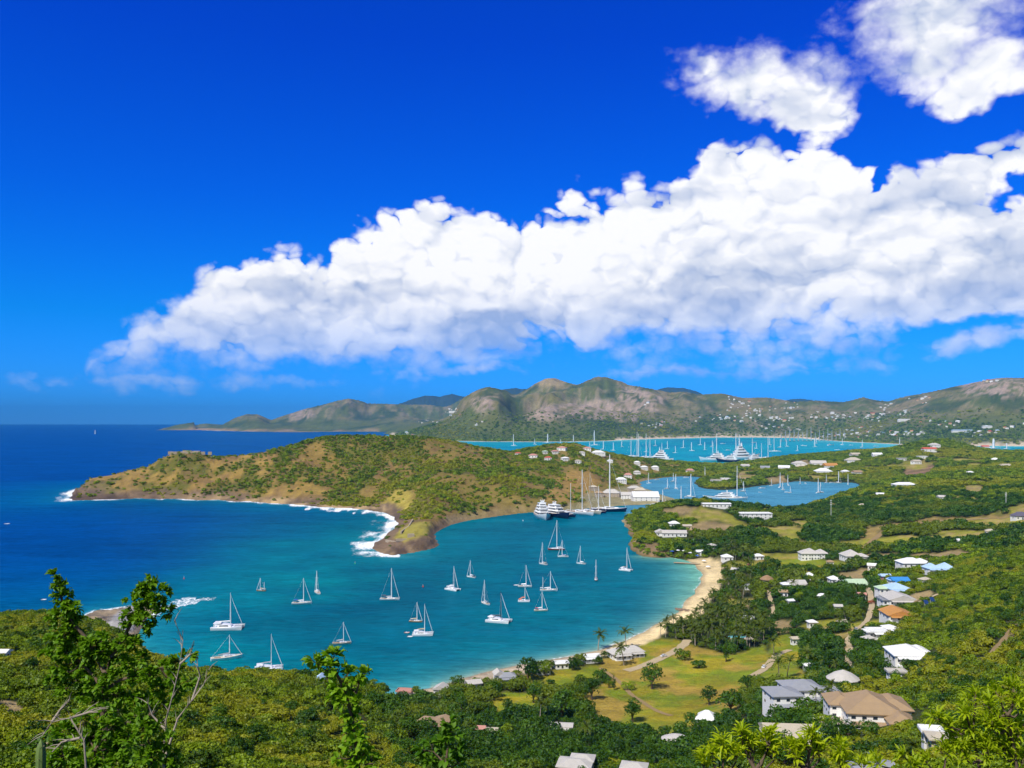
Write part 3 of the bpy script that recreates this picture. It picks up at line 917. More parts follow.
surf((wy > 13500) & (wy < 15500) & (wu < 385), 110, 0.9)
edgefoam = edge & (wu > 520)
surf(edgefoam, 3.2, 0.55)

wmat, g, b = new_mat("sea_water")
at = g.n('ShaderNodeAttribute', attribute_name="tint")
fo = g.n('ShaderNodeAttribute', attribute_name="foam")
geo = g.n('ShaderNodeNewGeometry')
P = geo.outputs['Position']
mp = g.n('ShaderNodeMapping', ins={'Vector': P, 'Rotation': (0, 0, math.radians(24)), 'Scale': (0.40, 1.0, 1.0)}).outputs[0]
w1 = g.noise(mp, 0.22, 5.0, 0.6, 0.4)
w2 = g.noise(mp, 0.035, 5.0, 0.6, 0.3)
w3 = g.noise(mp, 0.006, 6.0, 0.6, 0.6)
v_ = g.m('ADD', g.m('MULTIPLY', g.m('SUBTRACT', w2, 0.5), 1.0), g.m('MULTIPLY', g.m('SUBTRACT', w1, 0.5), 1.3))
v_ = g.m('ADD', g.m('ADD', v_, g.m('MULTIPLY', g.m('SUBTRACT', w3, 0.5), 0.9)), 1.0)
deep = g.vop('SCALE', at.outputs[0], v_)
fz = g.noise(P, 0.35, 6.0, 0.7, 0.3)
ff = g.ramp(g.m('ADD', fo.outputs[2], g.m('MULTIPLY', g.m('SUBTRACT', fz, 0.5), 1.9)), 0.42, 0.80)
ff = g.m('MULTIPLY', ff, g.ramp(fo.outputs[2], 0.02, 0.2))
crest = g.ramp(g.noise(mp, 0.12, 3.0, 0.7, 0.6), 0.735, 0.78, 0.0, 0.35)
wcol = g.mix(ff, deep, (0.85, 0.88, 0.9, 1))
bump = g.n('ShaderNodeBump', ins={'Strength': 0.9, 'Distance': 1.2, 'Height': w1})
bump2 = g.n('ShaderNodeBump', ins={'Strength': 0.6, 'Distance': 4.0, 'Height': w2, 'Normal': bump.outputs[0]})
wdif = g.n('ShaderNodeBsdfDiffuse', ins={'Color': wcol, 'Normal': bump.outputs[0]})
wgl = g.n('ShaderNodeBsdfGlossy', ins={'Color': (0.22, 0.78, 1.0, 1), 'Roughness': 0.22, 'Normal': bump2.outputs[0]})
fr_ = g.n('ShaderNodeFresnel', ins={'IOR': 1.33, 'Normal': bump2.outputs[0]})
wmx = g.n('ShaderNodeMixShader', ins={0: g.m('MULTIPLY', g.m('MULTIPLY', fr_, 0.30), g.m('SUBTRACT', 1.0, ff)), 1: wdif, 2: wgl})
wout = [n for n in wmat.node_tree.nodes if n.type == 'OUTPUT_MATERIAL'][0]
wmat.node_tree.links.new(wmx.outputs[0], wout.inputs[0])
wmat.node_tree.nodes.remove(b)
me, used = grid_mesh("water", WX, WYg, np.zeros_like(WX))
col_attr(me, "tint", Wc[used])
flt_attr(me, "foam", foam[used])
tag(link_mesh("water", me, wmat), kind='structure')

# ------------------------------------------------------------------ kit: materials, mesh builder, things
MATS = {}


def paint(name, col, rough=0.6, var=0.12, scale=1.5, metal=0.0, spec=0.4, bump=0.0):
    """a plain surface with uneven tone and slight weathering"""
    if name in MATS:
        return MATS[name]
    m, g, b = new_mat(name)
    geo = g.n('ShaderNodeTexCoord').outputs['Object']
    nz = g.noise(geo, scale, 5.0, 0.65)
    f_ = g.m('ADD', g.m('MULTIPLY', g.m('SUBTRACT', nz, 0.5), 2 * var), 1.0)
    g.put(b, 'Base Color', g.vop('SCALE', g.n('ShaderNodeRGB').outputs[0], f_))
    [n for n in m.node_tree.nodes if n.type == 'RGB'][0].outputs[0].default_value = tuple(col[:3]) + (1,)
    g.put(b, 'Roughness', rough)
    g.put(b, 'Metallic', metal)
    g.put(b, 'Specular IOR Level', spec)
    if bump:
        g.put(b, 'Normal', g.n('ShaderNodeBump', ins={'Strength': bump, 'Distance': 0.05, 'Height': nz}).outputs[0])
    MATS[name] = m
    return m


def roof_mat(name, col, pitch=0.45, var=0.16):
    """sheet or shingle roofing: courses plus blotchy weathering"""
    if name in MATS:
        return MATS[name]
    m, g, b = new_mat(name)
    oc = g.n('ShaderNodeTexCoord').outputs['Object']
    wv = g.n('ShaderNodeTexWave', ins={'Vector': oc, 'Scale': 1.0 / pitch, 'Distortion': 0.4, 'Detail': 1.0})
    nz = g.noise(oc, 0.5, 6.0, 0.7)
    f_ = g.m('ADD', g.m('MULTIPLY', g.m('SUBTRACT', nz, 0.5), 2.4 * var), g.m('ADD', 0.95, g.m('MULTIPLY', wv.outputs[0], 0.08)))
    r = g.n('ShaderNodeRGB')
    r.outputs[0].default_value = tuple(col[:3]) + (1,)
    g.put(b, 'Base Color', g.vop('SCALE', r.outputs[0], f_))
    g.put(b, 'Roughness', 0.75)
    g.put(b, 'Specular IOR Level', 0.25)
    g.put(b, 'Normal', g.n('ShaderNodeBump', ins={'Strength': 0.4, 'Distance': 0.04, 'Height': wv.outputs[0]}).outputs[0])
    MATS[name] = m
    return m


WHITE = paint("white_gelcoat", (0.82, 0.83, 0.84), 0.25, 0.03, 0.4, spec=0.5)
CREAM = paint("cream_deck", (0.62, 0.56, 0.44), 0.6, 0.08)
TEAK = paint("teak_deck", (0.33, 0.21, 0.11), 0.7, 0.15)
NAVY = paint("navy_hull", (0.012, 0.02, 0.07), 0.2, 0.05)
BLACK = paint("black_trim", (0.015, 0.015, 0.018), 0.3, 0.1)
DARKGLASS = paint("tinted_glass", (0.02, 0.03, 0.045), 0.08, 0.1, spec=0.7)
ALU = paint("mast_alloy", (0.78, 0.79, 0.80), 0.35, 0.04)
WOOD = paint("varnished_wood", (0.30, 0.15, 0.06), 0.4, 0.15)
REDCLOTH = paint("red_canvas", (0.62, 0.06, 0.04), 0.8, 0.08)
BLUECLOTH = paint("blue_canvas", (0.03, 0.10, 0.42), 0.8, 0.08)
ORANGE = paint("orange_canvas", (0.85, 0.19, 0.04), 0.8, 0.08)
TANCLOTH = paint("tan_canvas", (0.55, 0.42, 0.25), 0.8, 0.08)
GREYCLOTH = paint("grey_canvas", (0.35, 0.38, 0.42), 0.8, 0.08)
WALLW = paint("white_render", (0.80, 0.79, 0.76), 0.85, 0.07, 0.6, spec=0.2)
WALLC = paint("cream_render", (0.68, 0.56, 0.34), 0.85, 0.08, 0.6, spec=0.2)
WALLY = paint("yellow_render", (0.72, 0.52, 0.14), 0.85, 0.08, 0.6, spec=0.2)
STONE = paint("old_stone", (0.40, 0.33, 0.25), 0.9, 0.25, 0.8, spec=0.2, bump=0.5)
PAVING = paint("pale_paving", (0.55, 0.47, 0.37), 0.9, 0.15, 0.5, spec=0.2)
POOL = paint("pool_water", (0.06, 0.50, 0.58), 0.08, 0.05, spec=0.6)
BARK = paint("bark", (0.13, 0.095, 0.065), 0.95, 0.3, 3.0, spec=0.1, bump=0.6)
PALEBARK = paint("pale_bark", (0.34, 0.29, 0.23), 0.95, 0.25, 3.0, spec=0.1, bump=0.5)


class MB:
    """collects shapes, builds one mesh"""
    def __init__(self):
        self.v, self.f, self.mi = [], [], []

    def add(self, vs, fs, mi=0):
        o = len(self.v)
        self.v.extend(vs)
        self.f.extend([tuple(i + o for i in f) for f in fs])
        self.mi.extend([mi] * len(fs))
        return self

    def box(self, c, s, rz=0.0, mi=0, taper=1.0):
        cx, cy, cz = c
        x, y, zz = s[0] / 2, s[1] / 2, s[2] / 2
        vs = []
        ca, sa = math.cos(rz), math.sin(rz)
        for k, t in ((-zz, 1.0), (zz, taper)):
            for a, b in ((-x, -y), (x, -y), (x, y), (-x, y)):
                a, b = a * t, b * t
                vs.append((cx + a * ca - b * sa, cy + a * sa + b * ca, cz + k))
        self.add(vs, [(3, 2, 1, 0), (4, 5, 6, 7), (0, 1, 5, 4), (1, 2, 6, 5), (2, 3, 7, 6), (3, 0, 4, 7)], mi)
        return self

    def tube(self, pts, rad, n=6, mi=0, cap=True):
        pts = [Vector(p) for p in pts]
        if not isinstance(rad, (list, tuple)):
            rad = [rad] * len(pts)
        rings = []
        for i, p in enumerate(pts):
            d = (pts[min(i + 1, len(pts) - 1)] - pts[max(i - 1, 0)]).normalized()
            up = Vector((0, 0, 1)) if abs(d.z) < 0.9 else Vector((1, 0, 0))
            a = d.cross(up).normalized()
            b = a.cross(d)
            rings.append([tuple(p + (a * math.cos(2 * math.pi * k / n) + b * math.sin(2 * math.pi * k / n)) * rad[i]) for k in range(n)])
        vs = [q for r in rings for q in r]
        fs = []
        for i in range(len(pts) - 1):
            for k in range(n):
                fs.append((i * n + k, i * n + (k + 1) % n, (i + 1) * n + (k + 1) % n, (i + 1) * n + k))
        if cap:
            fs.append(tuple(range(n)))
            fs.append(tuple((len(pts) - 1) * n + k for k in reversed(range(n))))
        self.add(vs, fs, mi)
        return self

    def loft(self, rings, close=True, mi=0, caps=True):
        n = len(rings[0])
        vs = [q for r in rings for q in r]
        fs = []
        for i in range(len(rings) - 1):
            for k in range(n if close else n - 1):
                fs.append((i * n + k, i * n + (k + 1) % n, (i + 1) * n + (k + 1) % n, (i + 1) * n + k))
        if caps:
            fs.append(tuple(reversed(range(n))))
            fs.append(tuple((len(rings) - 1) * n + k for k in range(n)))
        self.add(vs, fs, mi)
        return self

    def build(self, name, mat, parent=None, smooth=False):
        me = bpy.data.meshes.new(name)
        me.from_pydata(self.v, [], self.f)
        if isinstance(mat, (list, tuple)) and len(set(self.mi)) > 1:
            for i, p in enumerate(me.polygons):
                p.material_index = self.mi[i]
        if smooth:
            for p in me.polygons:
                p.use_smooth = True
        me.update()
        o = link_mesh(name, me, mat, parent)
        return o


def empty(name, loc=(0, 0, 0), rz=0.0, label=None, cat=None, group=None):
    o = bpy.data.objects.new(name, None)
    COL.objects.link(o)
    o.location = loc
    o.rotation_euler = (0, 0, rz)
    return tag(o, label, cat, group)


KIDS = {}


def copy_tree(o, parent=None):
    c = o.copy()
    COL.objects.link(c)
    c.parent = parent
    for ch in list(o.children):
        copy_tree(ch, c)
    return c


KEEP_CLEAR = []      # (x, y, half width, reach towards the viewer, reach away)


def clear(x, y, hw, front, back):
    KEEP_CLEAR.append((x, y, hw, front, back))

# ------------------------------------------------------------------ boats
def hull_rings(L, B, fb, n=11, stern=0.72, rake=0.06, draft=0.5, sheer=0.35, yc=0.0):
    """cross sections from stern to bow: port rail, bilge, keel, bilge, starboard rail"""
    rings = []
    for i in range(n):
        t = i / (n - 1)
        w = B / 2 * (stern + (1 - stern) * math.sin(min(t / 0.45, 1) * math.pi / 2)) if t < 0.45 else B / 2 * max(1 - ((t - 0.45) / 0.55) ** 2.1, 0.015)
        top = fb * (1 + sheer * (t - 0.35) ** 2 * 2.2)
        x = -L / 2 + L * t
        xb = x - rake * L * max(t - 0.5, 0) * 1.2
        rings.append([(x, yc - w, top), (xb, yc - w * 0.86, 0.15), (xb, yc - w * 0.35, -draft), (xb, yc + w * 0.35, -draft), (xb, yc + w * 0.86, 0.15), (x, yc + w, top)])
    return rings


def add_hull(L, B, fb, mat, parent, deck=None, name="hull", stripe=None, **kw):
    r = hull_rings(L, B, fb, **kw)
    mb = MB()
    mb.loft(r, close=False, caps=False)
    mb.add([p for p in r[0]], [(0, 1, 2, 3, 4, 5)])
    h = mb.build(name, mat, parent, True)
    d = MB()
    vs, fs = [], []
    for q in r:
        vs += [(q[0][0], q[0][1] * 0.97, q[0][2] - 0.05), (q[5][0], q[5][1] * 0.97 + 0.0, q[5][2] - 0.05)]
    if kw.get('yc'):
        vs = []
        for q in r:
            vs += [(q[0][0], q[0][1], q[0][2] - 0.04), (q[5][0], q[5][1], q[5][2] - 0.04)]
    for i in range(len(r) - 1):
        fs.append((i * 2, i * 2 + 2, i * 2 + 3, i * 2 + 1))
    d.add(vs, fs)
    d.build("deck", deck or CREAM, h)
    return h


def rig(parent, mx, L, mast_h, z0, boom=0.36, cover=WHITE, mast=ALU, jib=True, jibmat=WHITE, r=0.19, backstay=True, bow=None, spreaders=2):
    m = MB()
    m.tube([(mx, 0, z0 - 0.3), (mx, 0, z0 + mast_h * 0.6), (mx, 0, z0 + mast_h)], [r, r * 0.95, r * 0.6], 6)
    mo = m.build("mast", mast, parent)
    for k in range(spreaders):
        zz = z0 + mast_h * (k + 1) / (spreaders + 1)
        MB().tube([(mx, -0.11 * L, zz), (mx, 0.11 * L, zz)], r * 0.35, 4).build("spreader", mast, mo)
    b = MB()
    b.tube([(mx, 0, z0 + 1.5), (mx - boom * L, 0, z0 + 1.4)], r * 0.7, 6)
    bo = b.build("boom", mast, parent)
    c = MB()
    c.tube([(mx - 0.2, 0, z0 + 1.9), (mx - boom * L * 0.5, 0, z0 + 1.75), (mx - boom * L * 0.95, 0, z0 + 1.6)], [0.42, 0.36, 0.2], 6)
    c.build("sail_cover", cover, bo)
    w = MB()
    for sy in (-1, 1):
        w.tube([(mx - 0.2, sy * 0.13 * L, z0), (mx, 0, z0 + mast_h * 0.96)], 0.035, 3)
    if backstay:
        w.tube([(-L * 0.48, 0, z0), (mx, 0, z0 + mast_h)], 0.035, 3)
    w.build("stay", ALU, mo)
    if jib:
        j = MB()
        bx = bow if bow is not None else L * 0.47
        j.tube([(bx, 0, z0 + 0.3), ((bx + mx) / 2, 0, z0 + mast_h * 0.46), (mx + 0.1, 0, z0 + mast_h * 0.93)], [0.17, 0.19, 0.07], 5)
        j.build("furled_headsail", jibmat, parent)


def cabin(parent, L, B, z0, x0, x1, h=0.9, mat=WHITE, name="cabin", wmul=0.55, glass=True):
    c = MB()
    n = 5
    rings = []
    for i in range(n):
        t = i / (n - 1)
        x = x0 + (x1 - x0) * t
        w = B * wmul / 2 * (1 - 0.35 * t * t)
        hh = h * (1 - 0.45 * t)
        rings.append([(x, -w, z0), (x, -w * 0.85, z0 + hh), (x, w * 0.85, z0 + hh), (x, w, z0)])
    c.loft(rings)
    co = c.build(name, mat, parent)
    if glass:
        for sy in (-1, 1):
            g = MB()
            xa, xb = x0 + (x1 - x0) * 0.12, x0 + (x1 - x0) * 0.72
            w = B * wmul / 2
            g.add([(xa, sy * (w * 0.98 + 0.02), z0 + h * 0.38), (xb, sy * (w * 0.84 + 0.02), z0 + h * 0.34), (xb, sy * (w * 0.78 + 0.02), z0 + h * 0.58), (xa, sy * (w * 0.92 + 0.02), z0 + h * 0.72)], [(0, 1, 2, 3)])
            g.build("window", DARKGLASS, co)
    return co


def sailboat(label, u, v, Lpx, mastpx, ang, hull=WHITE, cover=WHITE, deck=CREAM, bimini=None, ketch=False, name="sailing_yacht", group=None, mast=ALU, jib=True, flag=False, cat="yacht", mastx=0.08, jibmat=WHITE):
    """u, v: where the boat's waterline middle is; ang: heading in degrees, 0 = bow towards the right, 90 = bow away"""
    x, y, _ = gp(u, v)
    k = y / F
    Lw = Lpx * k
    ca = abs(math.cos(math.radians(ang)))
    L = Lw
    B = L * 0.30
    fb = L * 0.085
    t = empty(name, (x, y, 0), math.radians(ang), label, cat, group)
    mh = mastpx * k - fb
    h = add_hull(L, B, fb, hull, t, deck)
    cabin(t, L, B, fb, -L * 0.12, L * 0.26, h=L * 0.055)
    cp = MB()
    cp.box((-L * 0.30, 0, fb + 0.05), (L * 0.2, B * 0.45, 0.12))
    cp.build("cockpit", TEAK, t)
    rig(t, L * mastx, L, mh, fb, cover=cover, mast=mast, jib=jib, jibmat=jibmat, r=max(0.16, (0.75 if mastpx > 50 else 0.52 if mastpx > 34 else 0.38) * k))
    if ketch:
        z0 = fb
        m = MB()
        m.tube([(-L * 0.34, 0, z0), (-L * 0.34, 0, z0 + mh * 0.66)], max(0.13, 0.24 * k), 6)
        mo = m.build("mizzen_mast", mast, t)
        b = MB()
        b.tube([(-L * 0.34, 0, z0 + 1.6), (-L * 0.5, 0, z0 + 1.6)], 0.25, 5)
        b.build("boom", cover, mo)
    if bimini:
        b = MB()
        b.box((-L * 0.30, 0, fb + L * 0.15), (L * 0.17, B * 0.62, 0.18), taper=0.9)
        for sx in (-1, 1):
            for sy in (-1, 1):
                b.tube([(-L * 0.30 + sx * L * 0.07, sy * B * 0.27, fb), (-L * 0.30 + sx * L * 0.07, sy * B * 0.27, fb + L * 0.15)], 0.06, 4)
        b.build("bimini", bimini, t)
    if flag:
        f = MB()
        f.tube([(-L * 0.46, 0, fb), (-L * 0.49, 0, fb + L * 0.2)], 0.06, 4)
        fo = f.build("flagstaff", ALU, t)
        f = MB()
        f.add([(-L * 0.485, 0, fb + L * 0.2), (-L * 0.62, 0.1, fb + L * 0.19), (-L * 0.61, 0, fb + L * 0.11), (-L * 0.48, 0, fb + L * 0.12)], [(0, 1, 2, 3)])
        f.build("flag", REDCLOTH, fo)
    # ground tackle and rails
    for sy in (-1, 1):
        p = MB()
        top = []
        for q in range(7):
            xx = -L * 0.45 + L * 0.85 * q / 6
            r = hull_rings(L, B, fb)
            idx = min(int((xx / L + 0.5) * 10 + 0.5), 10)
            w = abs(r[idx][0][1]) * 0.95
            p.tube([(xx, sy * w, fb), (xx, sy * w, fb + 0.7)], 0.035, 3)
            top.append((xx, sy * w, fb + 0.7))
        p.tube(top, 0.035, 3)
        p.build("guard_rail", ALU, h)
    return t


def catamaran(label, u, v, Lpx, mastpx, ang, mast=ALU, cover=WHITE, accent=None, name="catamaran", jib=True, group=None, wide=0.52):
    x, y, _ = gp(u, v)
    k = y / F
    L = Lpx * k
    B = L * wide
    fb = L * 0.095
    t = empty(name, (x, y, 0), math.radians(ang), label, "catamaran", group)
    hb = L * 0.13
    for sy in (-1, 1):
        add_hull(L, hb, fb, WHITE, t, WHITE, name="hull", yc=sy * (B - hb) / 2, stern=0.8)
    b = MB()
    b.box((-L * 0.10, 0, fb * 0.82), (L * 0.62, B - hb, fb * 0.4))
    b.build("bridge_deck", WHITE, t)
    n = MB()
    n.add([(L * 0.21, -B * 0.36, fb * 0.95), (L * 0.42, -B * 0.37, fb * 1.05), (L * 0.42, B * 0.37, fb * 1.05), (L * 0.21, B * 0.36, fb * 0.95)], [(0, 1, 2, 3)])
    n.build("trampoline_net", GREYCLOTH, t)
    c = MB()
    rings = []
    for i in range(5):
        q = i / 4
        xx = -L * 0.30 + L * 0.42 * q
        w = (B * 0.36) * (1 - 0.25 * q * q)
        hh = L * 0.085 * (1 - 0.5 * q ** 3)
        rings.append([(xx, -w, fb), (xx, -w * 0.9, fb + hh), (xx, w * 0.9, fb + hh), (xx, w, fb)])
    c.loft(rings)
    co = c.build("saloon", WHITE, t)
    for sy in (-1, 1):
        g = MB()
        w = B * 0.36
        g.add([(-L * 0.24, sy * (w * 0.97 + 0.03), fb + L * 0.028), (L * 0.03, sy * (w * 0.87 + 0.03), fb + L * 0.028), (L * 0.03, sy * (w * 0.84 + 0.03), fb + L * 0.058), (-L * 0.24, sy * (w * 0.93 + 0.03), fb + L * 0.058)], [(0, 1, 2, 3)])
        g.build("window", DARKGLASS, co)
    r = MB()
    r.box((-L * 0.31, 0, fb + L * 0.125), (L * 0.24, B * 0.66, 0.22), taper=0.95)
    for sy in (-1, 1):
        r.tube([(-L * 0.41, sy * B * 0.28, fb), (-L * 0.41, sy * B * 0.28, fb + L * 0.12)], 0.09, 4)
    r.build("hardtop", accent or WHITE, t)
    cb = MB()
    cb.tube([(L * 0.44, -B * 0.42, fb), (L * 0.44, B * 0.42, fb)], 0.14, 5)
    cb.build("cross_beam", ALU, t)
    rig(t, L * 0.08, L, mastpx * k - fb - L * 0.08, fb + L * 0.08, boom=0.36, cover=cover, mast=mast, jib=jib, r=max(0.17, 0.33 * k), bow=L * 0.44, backstay=False)
    return t


def motor_yacht(label, u, v, Lpx, ang, hull=WHITE, tiers=3, name="motor_yacht", group=None, hgt=1.0, beam=0.21, mastpx=0):
    x, y, _ = gp(u, v)
    k = y / F
    L = Lpx * k
    B = L * beam
    fb = L * 0.075 * hgt
    t = empty(name, (x, y, 0), math.radians(ang), label, "motor yacht", group)
    add_hull(L, B, fb, hull, t, TEAK, stern=0.88, rake=0.12, sheer=0.9)
    z0, x0, x1, w = fb, -L * 0.36, L * 0.22, B * 0.84
    th = L * 0.052 * hgt
    for i in range(tiers):
        d = MB()
        n = 6
        rings = []
        for j in range(n):
            q = j / (n - 1)
            xx = x0 + (x1 - x0) * q
            ww = w / 2 * (1 - 0.30 * q ** 2.5)
            cut = th * (1 - 0.75 * max(q - 0.78, 0) / 0.22)
            rings.append([(xx, -ww, z0), (xx, -ww, z0 + cut), (xx, ww, z0 + cut), (xx, ww, z0)])
        d.loft(rings)
        do = d.build("superstructure_deck", WHITE, t)
        for sy in (-1, 1):
            g = MB()
            for j in range(1, 4):
                a, b_ = rings[j], rings[j + 1]
                g.add([(a[0][0], sy * (abs(a[0][1]) + 0.04), z0 + th * 0.38), (b_[0][0], sy * (abs(b_[0][1]) + 0.04), z0 + th * 0.38), (b_[0][0], sy * (abs(b_[0][1]) + 0.04), z0 + th * 0.72), (a[0][0], sy * (abs(a[0][1]) + 0.04), z0 + th * 0.72)], [(0, 1, 2, 3)])
            g.build("window", DARKGLASS, do)
        g = MB()
        g.add([(x1 + 0.05, -w * 0.3, z0 + th * 0.15), (x1 + 0.05, w * 0.3, z0 + th * 0.15), (x1 - (x1 - x0) * 0.05, w * 0.34, z0 + th * 0.62), (x1 - (x1 - x0) * 0.05, -w * 0.34, z0 + th * 0.62)], [(0, 1, 2, 3)])
        g.build("window", DARKGLASS, do)
        e = MB()
        e.box(((x0 + x1) / 2 - L * 0.03, 0, z0 + th + 0.1), ((x1 - x0) * 0.98, w * 1.02, 0.2))
        e.build("deck_overhang", WHITE, do)
        z0 += th + 0.2
        x0 += L * 0.05
        x1 -= L * 0.085
        w *= 0.86
    a = MB()
    a.box((x0 + L * 0.08, 0, z0 + th * 0.4), (L * 0.03, B * 0.34, th * 0.9), taper=0.55)
    a.tube([(x0 + L * 0.08, 0, z0 + th * 0.5), (x0 + L * 0.08, 0, z0 + th * 1.7)], 0.16, 5)
    for sy in (-1, 1):
        a.box((x0 + L * 0.08, sy * B * 0.12, z0 + th), (L * 0.022, L * 0.022, L * 0.02), taper=0.7)
    a.build("radar_arch", WHITE, t)
    return t


def dinghy(label, u, v, Lpx, ang, hull=None, group=None, deck=None):
    x, y, _ = gp(u, v)
    L = Lpx * y / F
    t = empty("dinghy", (x, y, 0), math.radians(ang), label, "dinghy", group)
    B = L * 0.42
    tb = MB()
    r = 0.11 * B + 0.12
    tb.tube([(-L / 2, -B / 2, 0.3), (L * 0.15, -B / 2, 0.32), (L * 0.38, -B * 0.3, 0.4), (L / 2, 0, 0.5), (L * 0.38, B * 0.3, 0.4), (L * 0.15, B / 2, 0.32), (-L / 2, B / 2, 0.3)], r, 7)
    tb.build("tube", hull or WHITE, t, True)
    f = MB()
    f.box((-L * 0.06, 0, 0.2), (L * 0.8, B * 0.8, 0.12))
    f.build("floor", deck or GREYCLOTH, t)
    m = MB()
    m.box((-L * 0.5, 0, 0.6), (0.5, 0.5, 0.9), taper=0.7)
    m.build("outboard_motor", BLACK, t)
    c = MB()
    c.box((-L * 0.05, 0, 0.5), (0.7, 0.8, 0.8), taper=0.8)
    c.build("console", WHITE, t)
    return t


# ---- the anchorage in the near bay, one by one
catamaran("big white catamaran lying side-on by the foam of the rocky point", 228, 629, 31, 36, 4)
sailboat("white sloop with bow pointing right, just below the big catamaran by the rocky point", 227, 659, 31, 24, 26, cover=GREYCLOTH, jib=True)
catamaran("white catamaran moored closest to the bushy near slope", 269, 670, 28, 36, 14, cover=GREYCLOTH)
sailboat("small old brown wooden ketch, alone well out in the bay", 261, 591, 10, 13, 170, hull=WOOD, cover=TANCLOTH, deck=TEAK, ketch=True, name="wooden_ketch", cat="wooden boat")
sailboat("white sloop with blue bimini, beside the sloop that flies a red flag", 302, 604, 20, 26, 6, bimini=BLUECLOTH)
sailboat("white sloop showing its stern and flying a red flag", 317, 593, 15, 22, 118, flag=True)
sailboat("large white sloop with dark cockpit cover, alone below the fort point", 390, 600, 20, 32, -4, bimini=BLACK, cover=GREYCLOTH)
sailboat("cream sloop moored nearest the tall leafy shrub", 342, 644, 19, 22, 8, hull=CREAM, cover=GREYCLOTH, deck=TEAK)
catamaran("small white catamaran with twin bows towards us, below the fort point", 453, 590, 16, 24, -40)
sailboat("small white sloop with dark spray hood, nearest the fort point on its harbour side", 471, 577.5, 11, 17, 145, bimini=BLACK)
sailboat("small tan wooden sloop just above the catamaran with two dinghies", 416, 622, 14, 20, -12, hull=WOOD, deck=CREAM, cover=TANCLOTH, flag=False, bimini=CREAM)
catamaran("white catamaran with yellow sail cover and two dinghies astern", 423, 635, 21, 31, 2, cover=TANCLOTH)
dinghy("pinkish dinghy, upper of two off the catamaran with the yellow sail cover", 407, 633, 5.5, -10, hull=paint("faded_pink_rubber", (0.6, 0.4, 0.38), 0.5))
dinghy("white dinghy, lower of two off the catamaran with the yellow sail cover", 410, 637, 5.5, 0)
sailboat("white sloop with narrow stern towards us, just above the black-masted catamaran", 485, 604, 14, 24, 125, cover=GREYCLOTH)
catamaran("large white catamaran with a black mast", 499, 622, 25, 31, -20, mast=BLACK, cover=BLACK, jib=True)
sailboat("white sloop with a little tender behind it, above the trimaran with an orange cover", 525, 587, 14, 22, -6)
dinghy("tiny white tender floating behind the sloop above the trimaran", 516, 585.5, 4.5, 0)
catamaran("small white and blue multihull under a bright orange awning", 524, 601.5, 12, 15, 0, accent=ORANGE, cover=ORANGE)
sailboat("cream sloop with a red cockpit cover, nearest the beach", 541, 611, 14, 20, 0, hull=CREAM, bimini=REDCLOTH)
sailboat("white ketch with two masts in the middle of the bay", 549, 591, 18, 20, -2, ketch=True, cover=WHITE)
sailboat("white sloop with a small orange life ring aft, behind the white ketch", 543, 564.5, 11, 22, 135, cover=GREYCLOTH, bimini=TANCLOTH)
sailboat("tall cutter with dark red waterline, the largest under sail rig in the bay", 556, 550, 17, 30, 178, hull=paint("wine_hull", (0.25, 0.03, 0.03), 0.25), cover=WHITE, deck=WHITE, mastx=-0.05)
sailboat("small white sloop lying just below the tall cutter with the dark red hull", 563, 557, 11, 17, 175, cover=BLUECLOTH)
sailboat("white sloop between the tall cutter and the rocky shore of the far beach end", 581, 564, 10, 18, 150, bimini=None)
sailboat("sloop with a red cover and dark hull, bow towards the beach", 596, 580.5, 11, 21, -96, hull=NAVY, cover=REDCLOTH, bimini=REDCLOTH)
catamaran("white catamaran moored closest to the rocky shore at the far end of the beach", 626, 570.5, 13, 23, -35, cover=BLACK)

# ---- stern-to along the old dockyard quay
QUAY = "yachts moored along the old dockyard quay"
motor_yacht("tall white motor yacht of four decks, outermost at the dockyard quay", 543, 518.5, 42, -82, tiers=4, hgt=1.25, beam=0.36, group=QUAY)
motor_yacht("white motor yacht with a navy hull next to the outermost four-deck yacht", 557.5, 517, 46, -62, hull=NAVY, tiers=3, hgt=1.1, beam=0.28, group=QUAY)
motor_yacht("small navy motor yacht squeezed between the larger navy one and a sailing yacht", 568.5, 516.5, 26, -58, hull=NAVY, tiers=2, hgt=0.9, beam=0.30, group=QUAY)
sailboat("classic white yacht with brown deck and the tallest mast left of the giant sloop", 580, 514.5, 34, 45, -40, hull=WHITE, deck=TEAK, cover=WHITE, name="sailing_yacht", group=QUAY, ketch=True)
sailboat("cream classic yacht with a tan mast at the quay", 588, 513.5, 31, 41, -36, hull=CREAM, deck=TEAK, cover=TANCLOTH, mast=TANCLOTH, group=QUAY)
sailboat("dark low sloop with short mast next to the giant white sloop", 597, 513, 20, 27, -20, hull=NAVY, deck=TEAK, cover=TANCLOTH, group=QUAY)
sailboat("giant sloop with a towering white mast and navy hull at the dockyard quay", 609, 511.5, 36, 57, -6, hull=NAVY, deck=WHITE, cover=WHITE, name="super_sailing_yacht", mastx=0.02)
motor_yacht("small white launch lying off the quay at the harbour narrows", 655, 505, 10, 15, tiers=1)
sailboat("small blue-covered sloop at the end of the dockyard by the narrows", 662, 503.5, 10, 14, 20, cover=BLUECLOTH, bimini=BLUECLOTH)

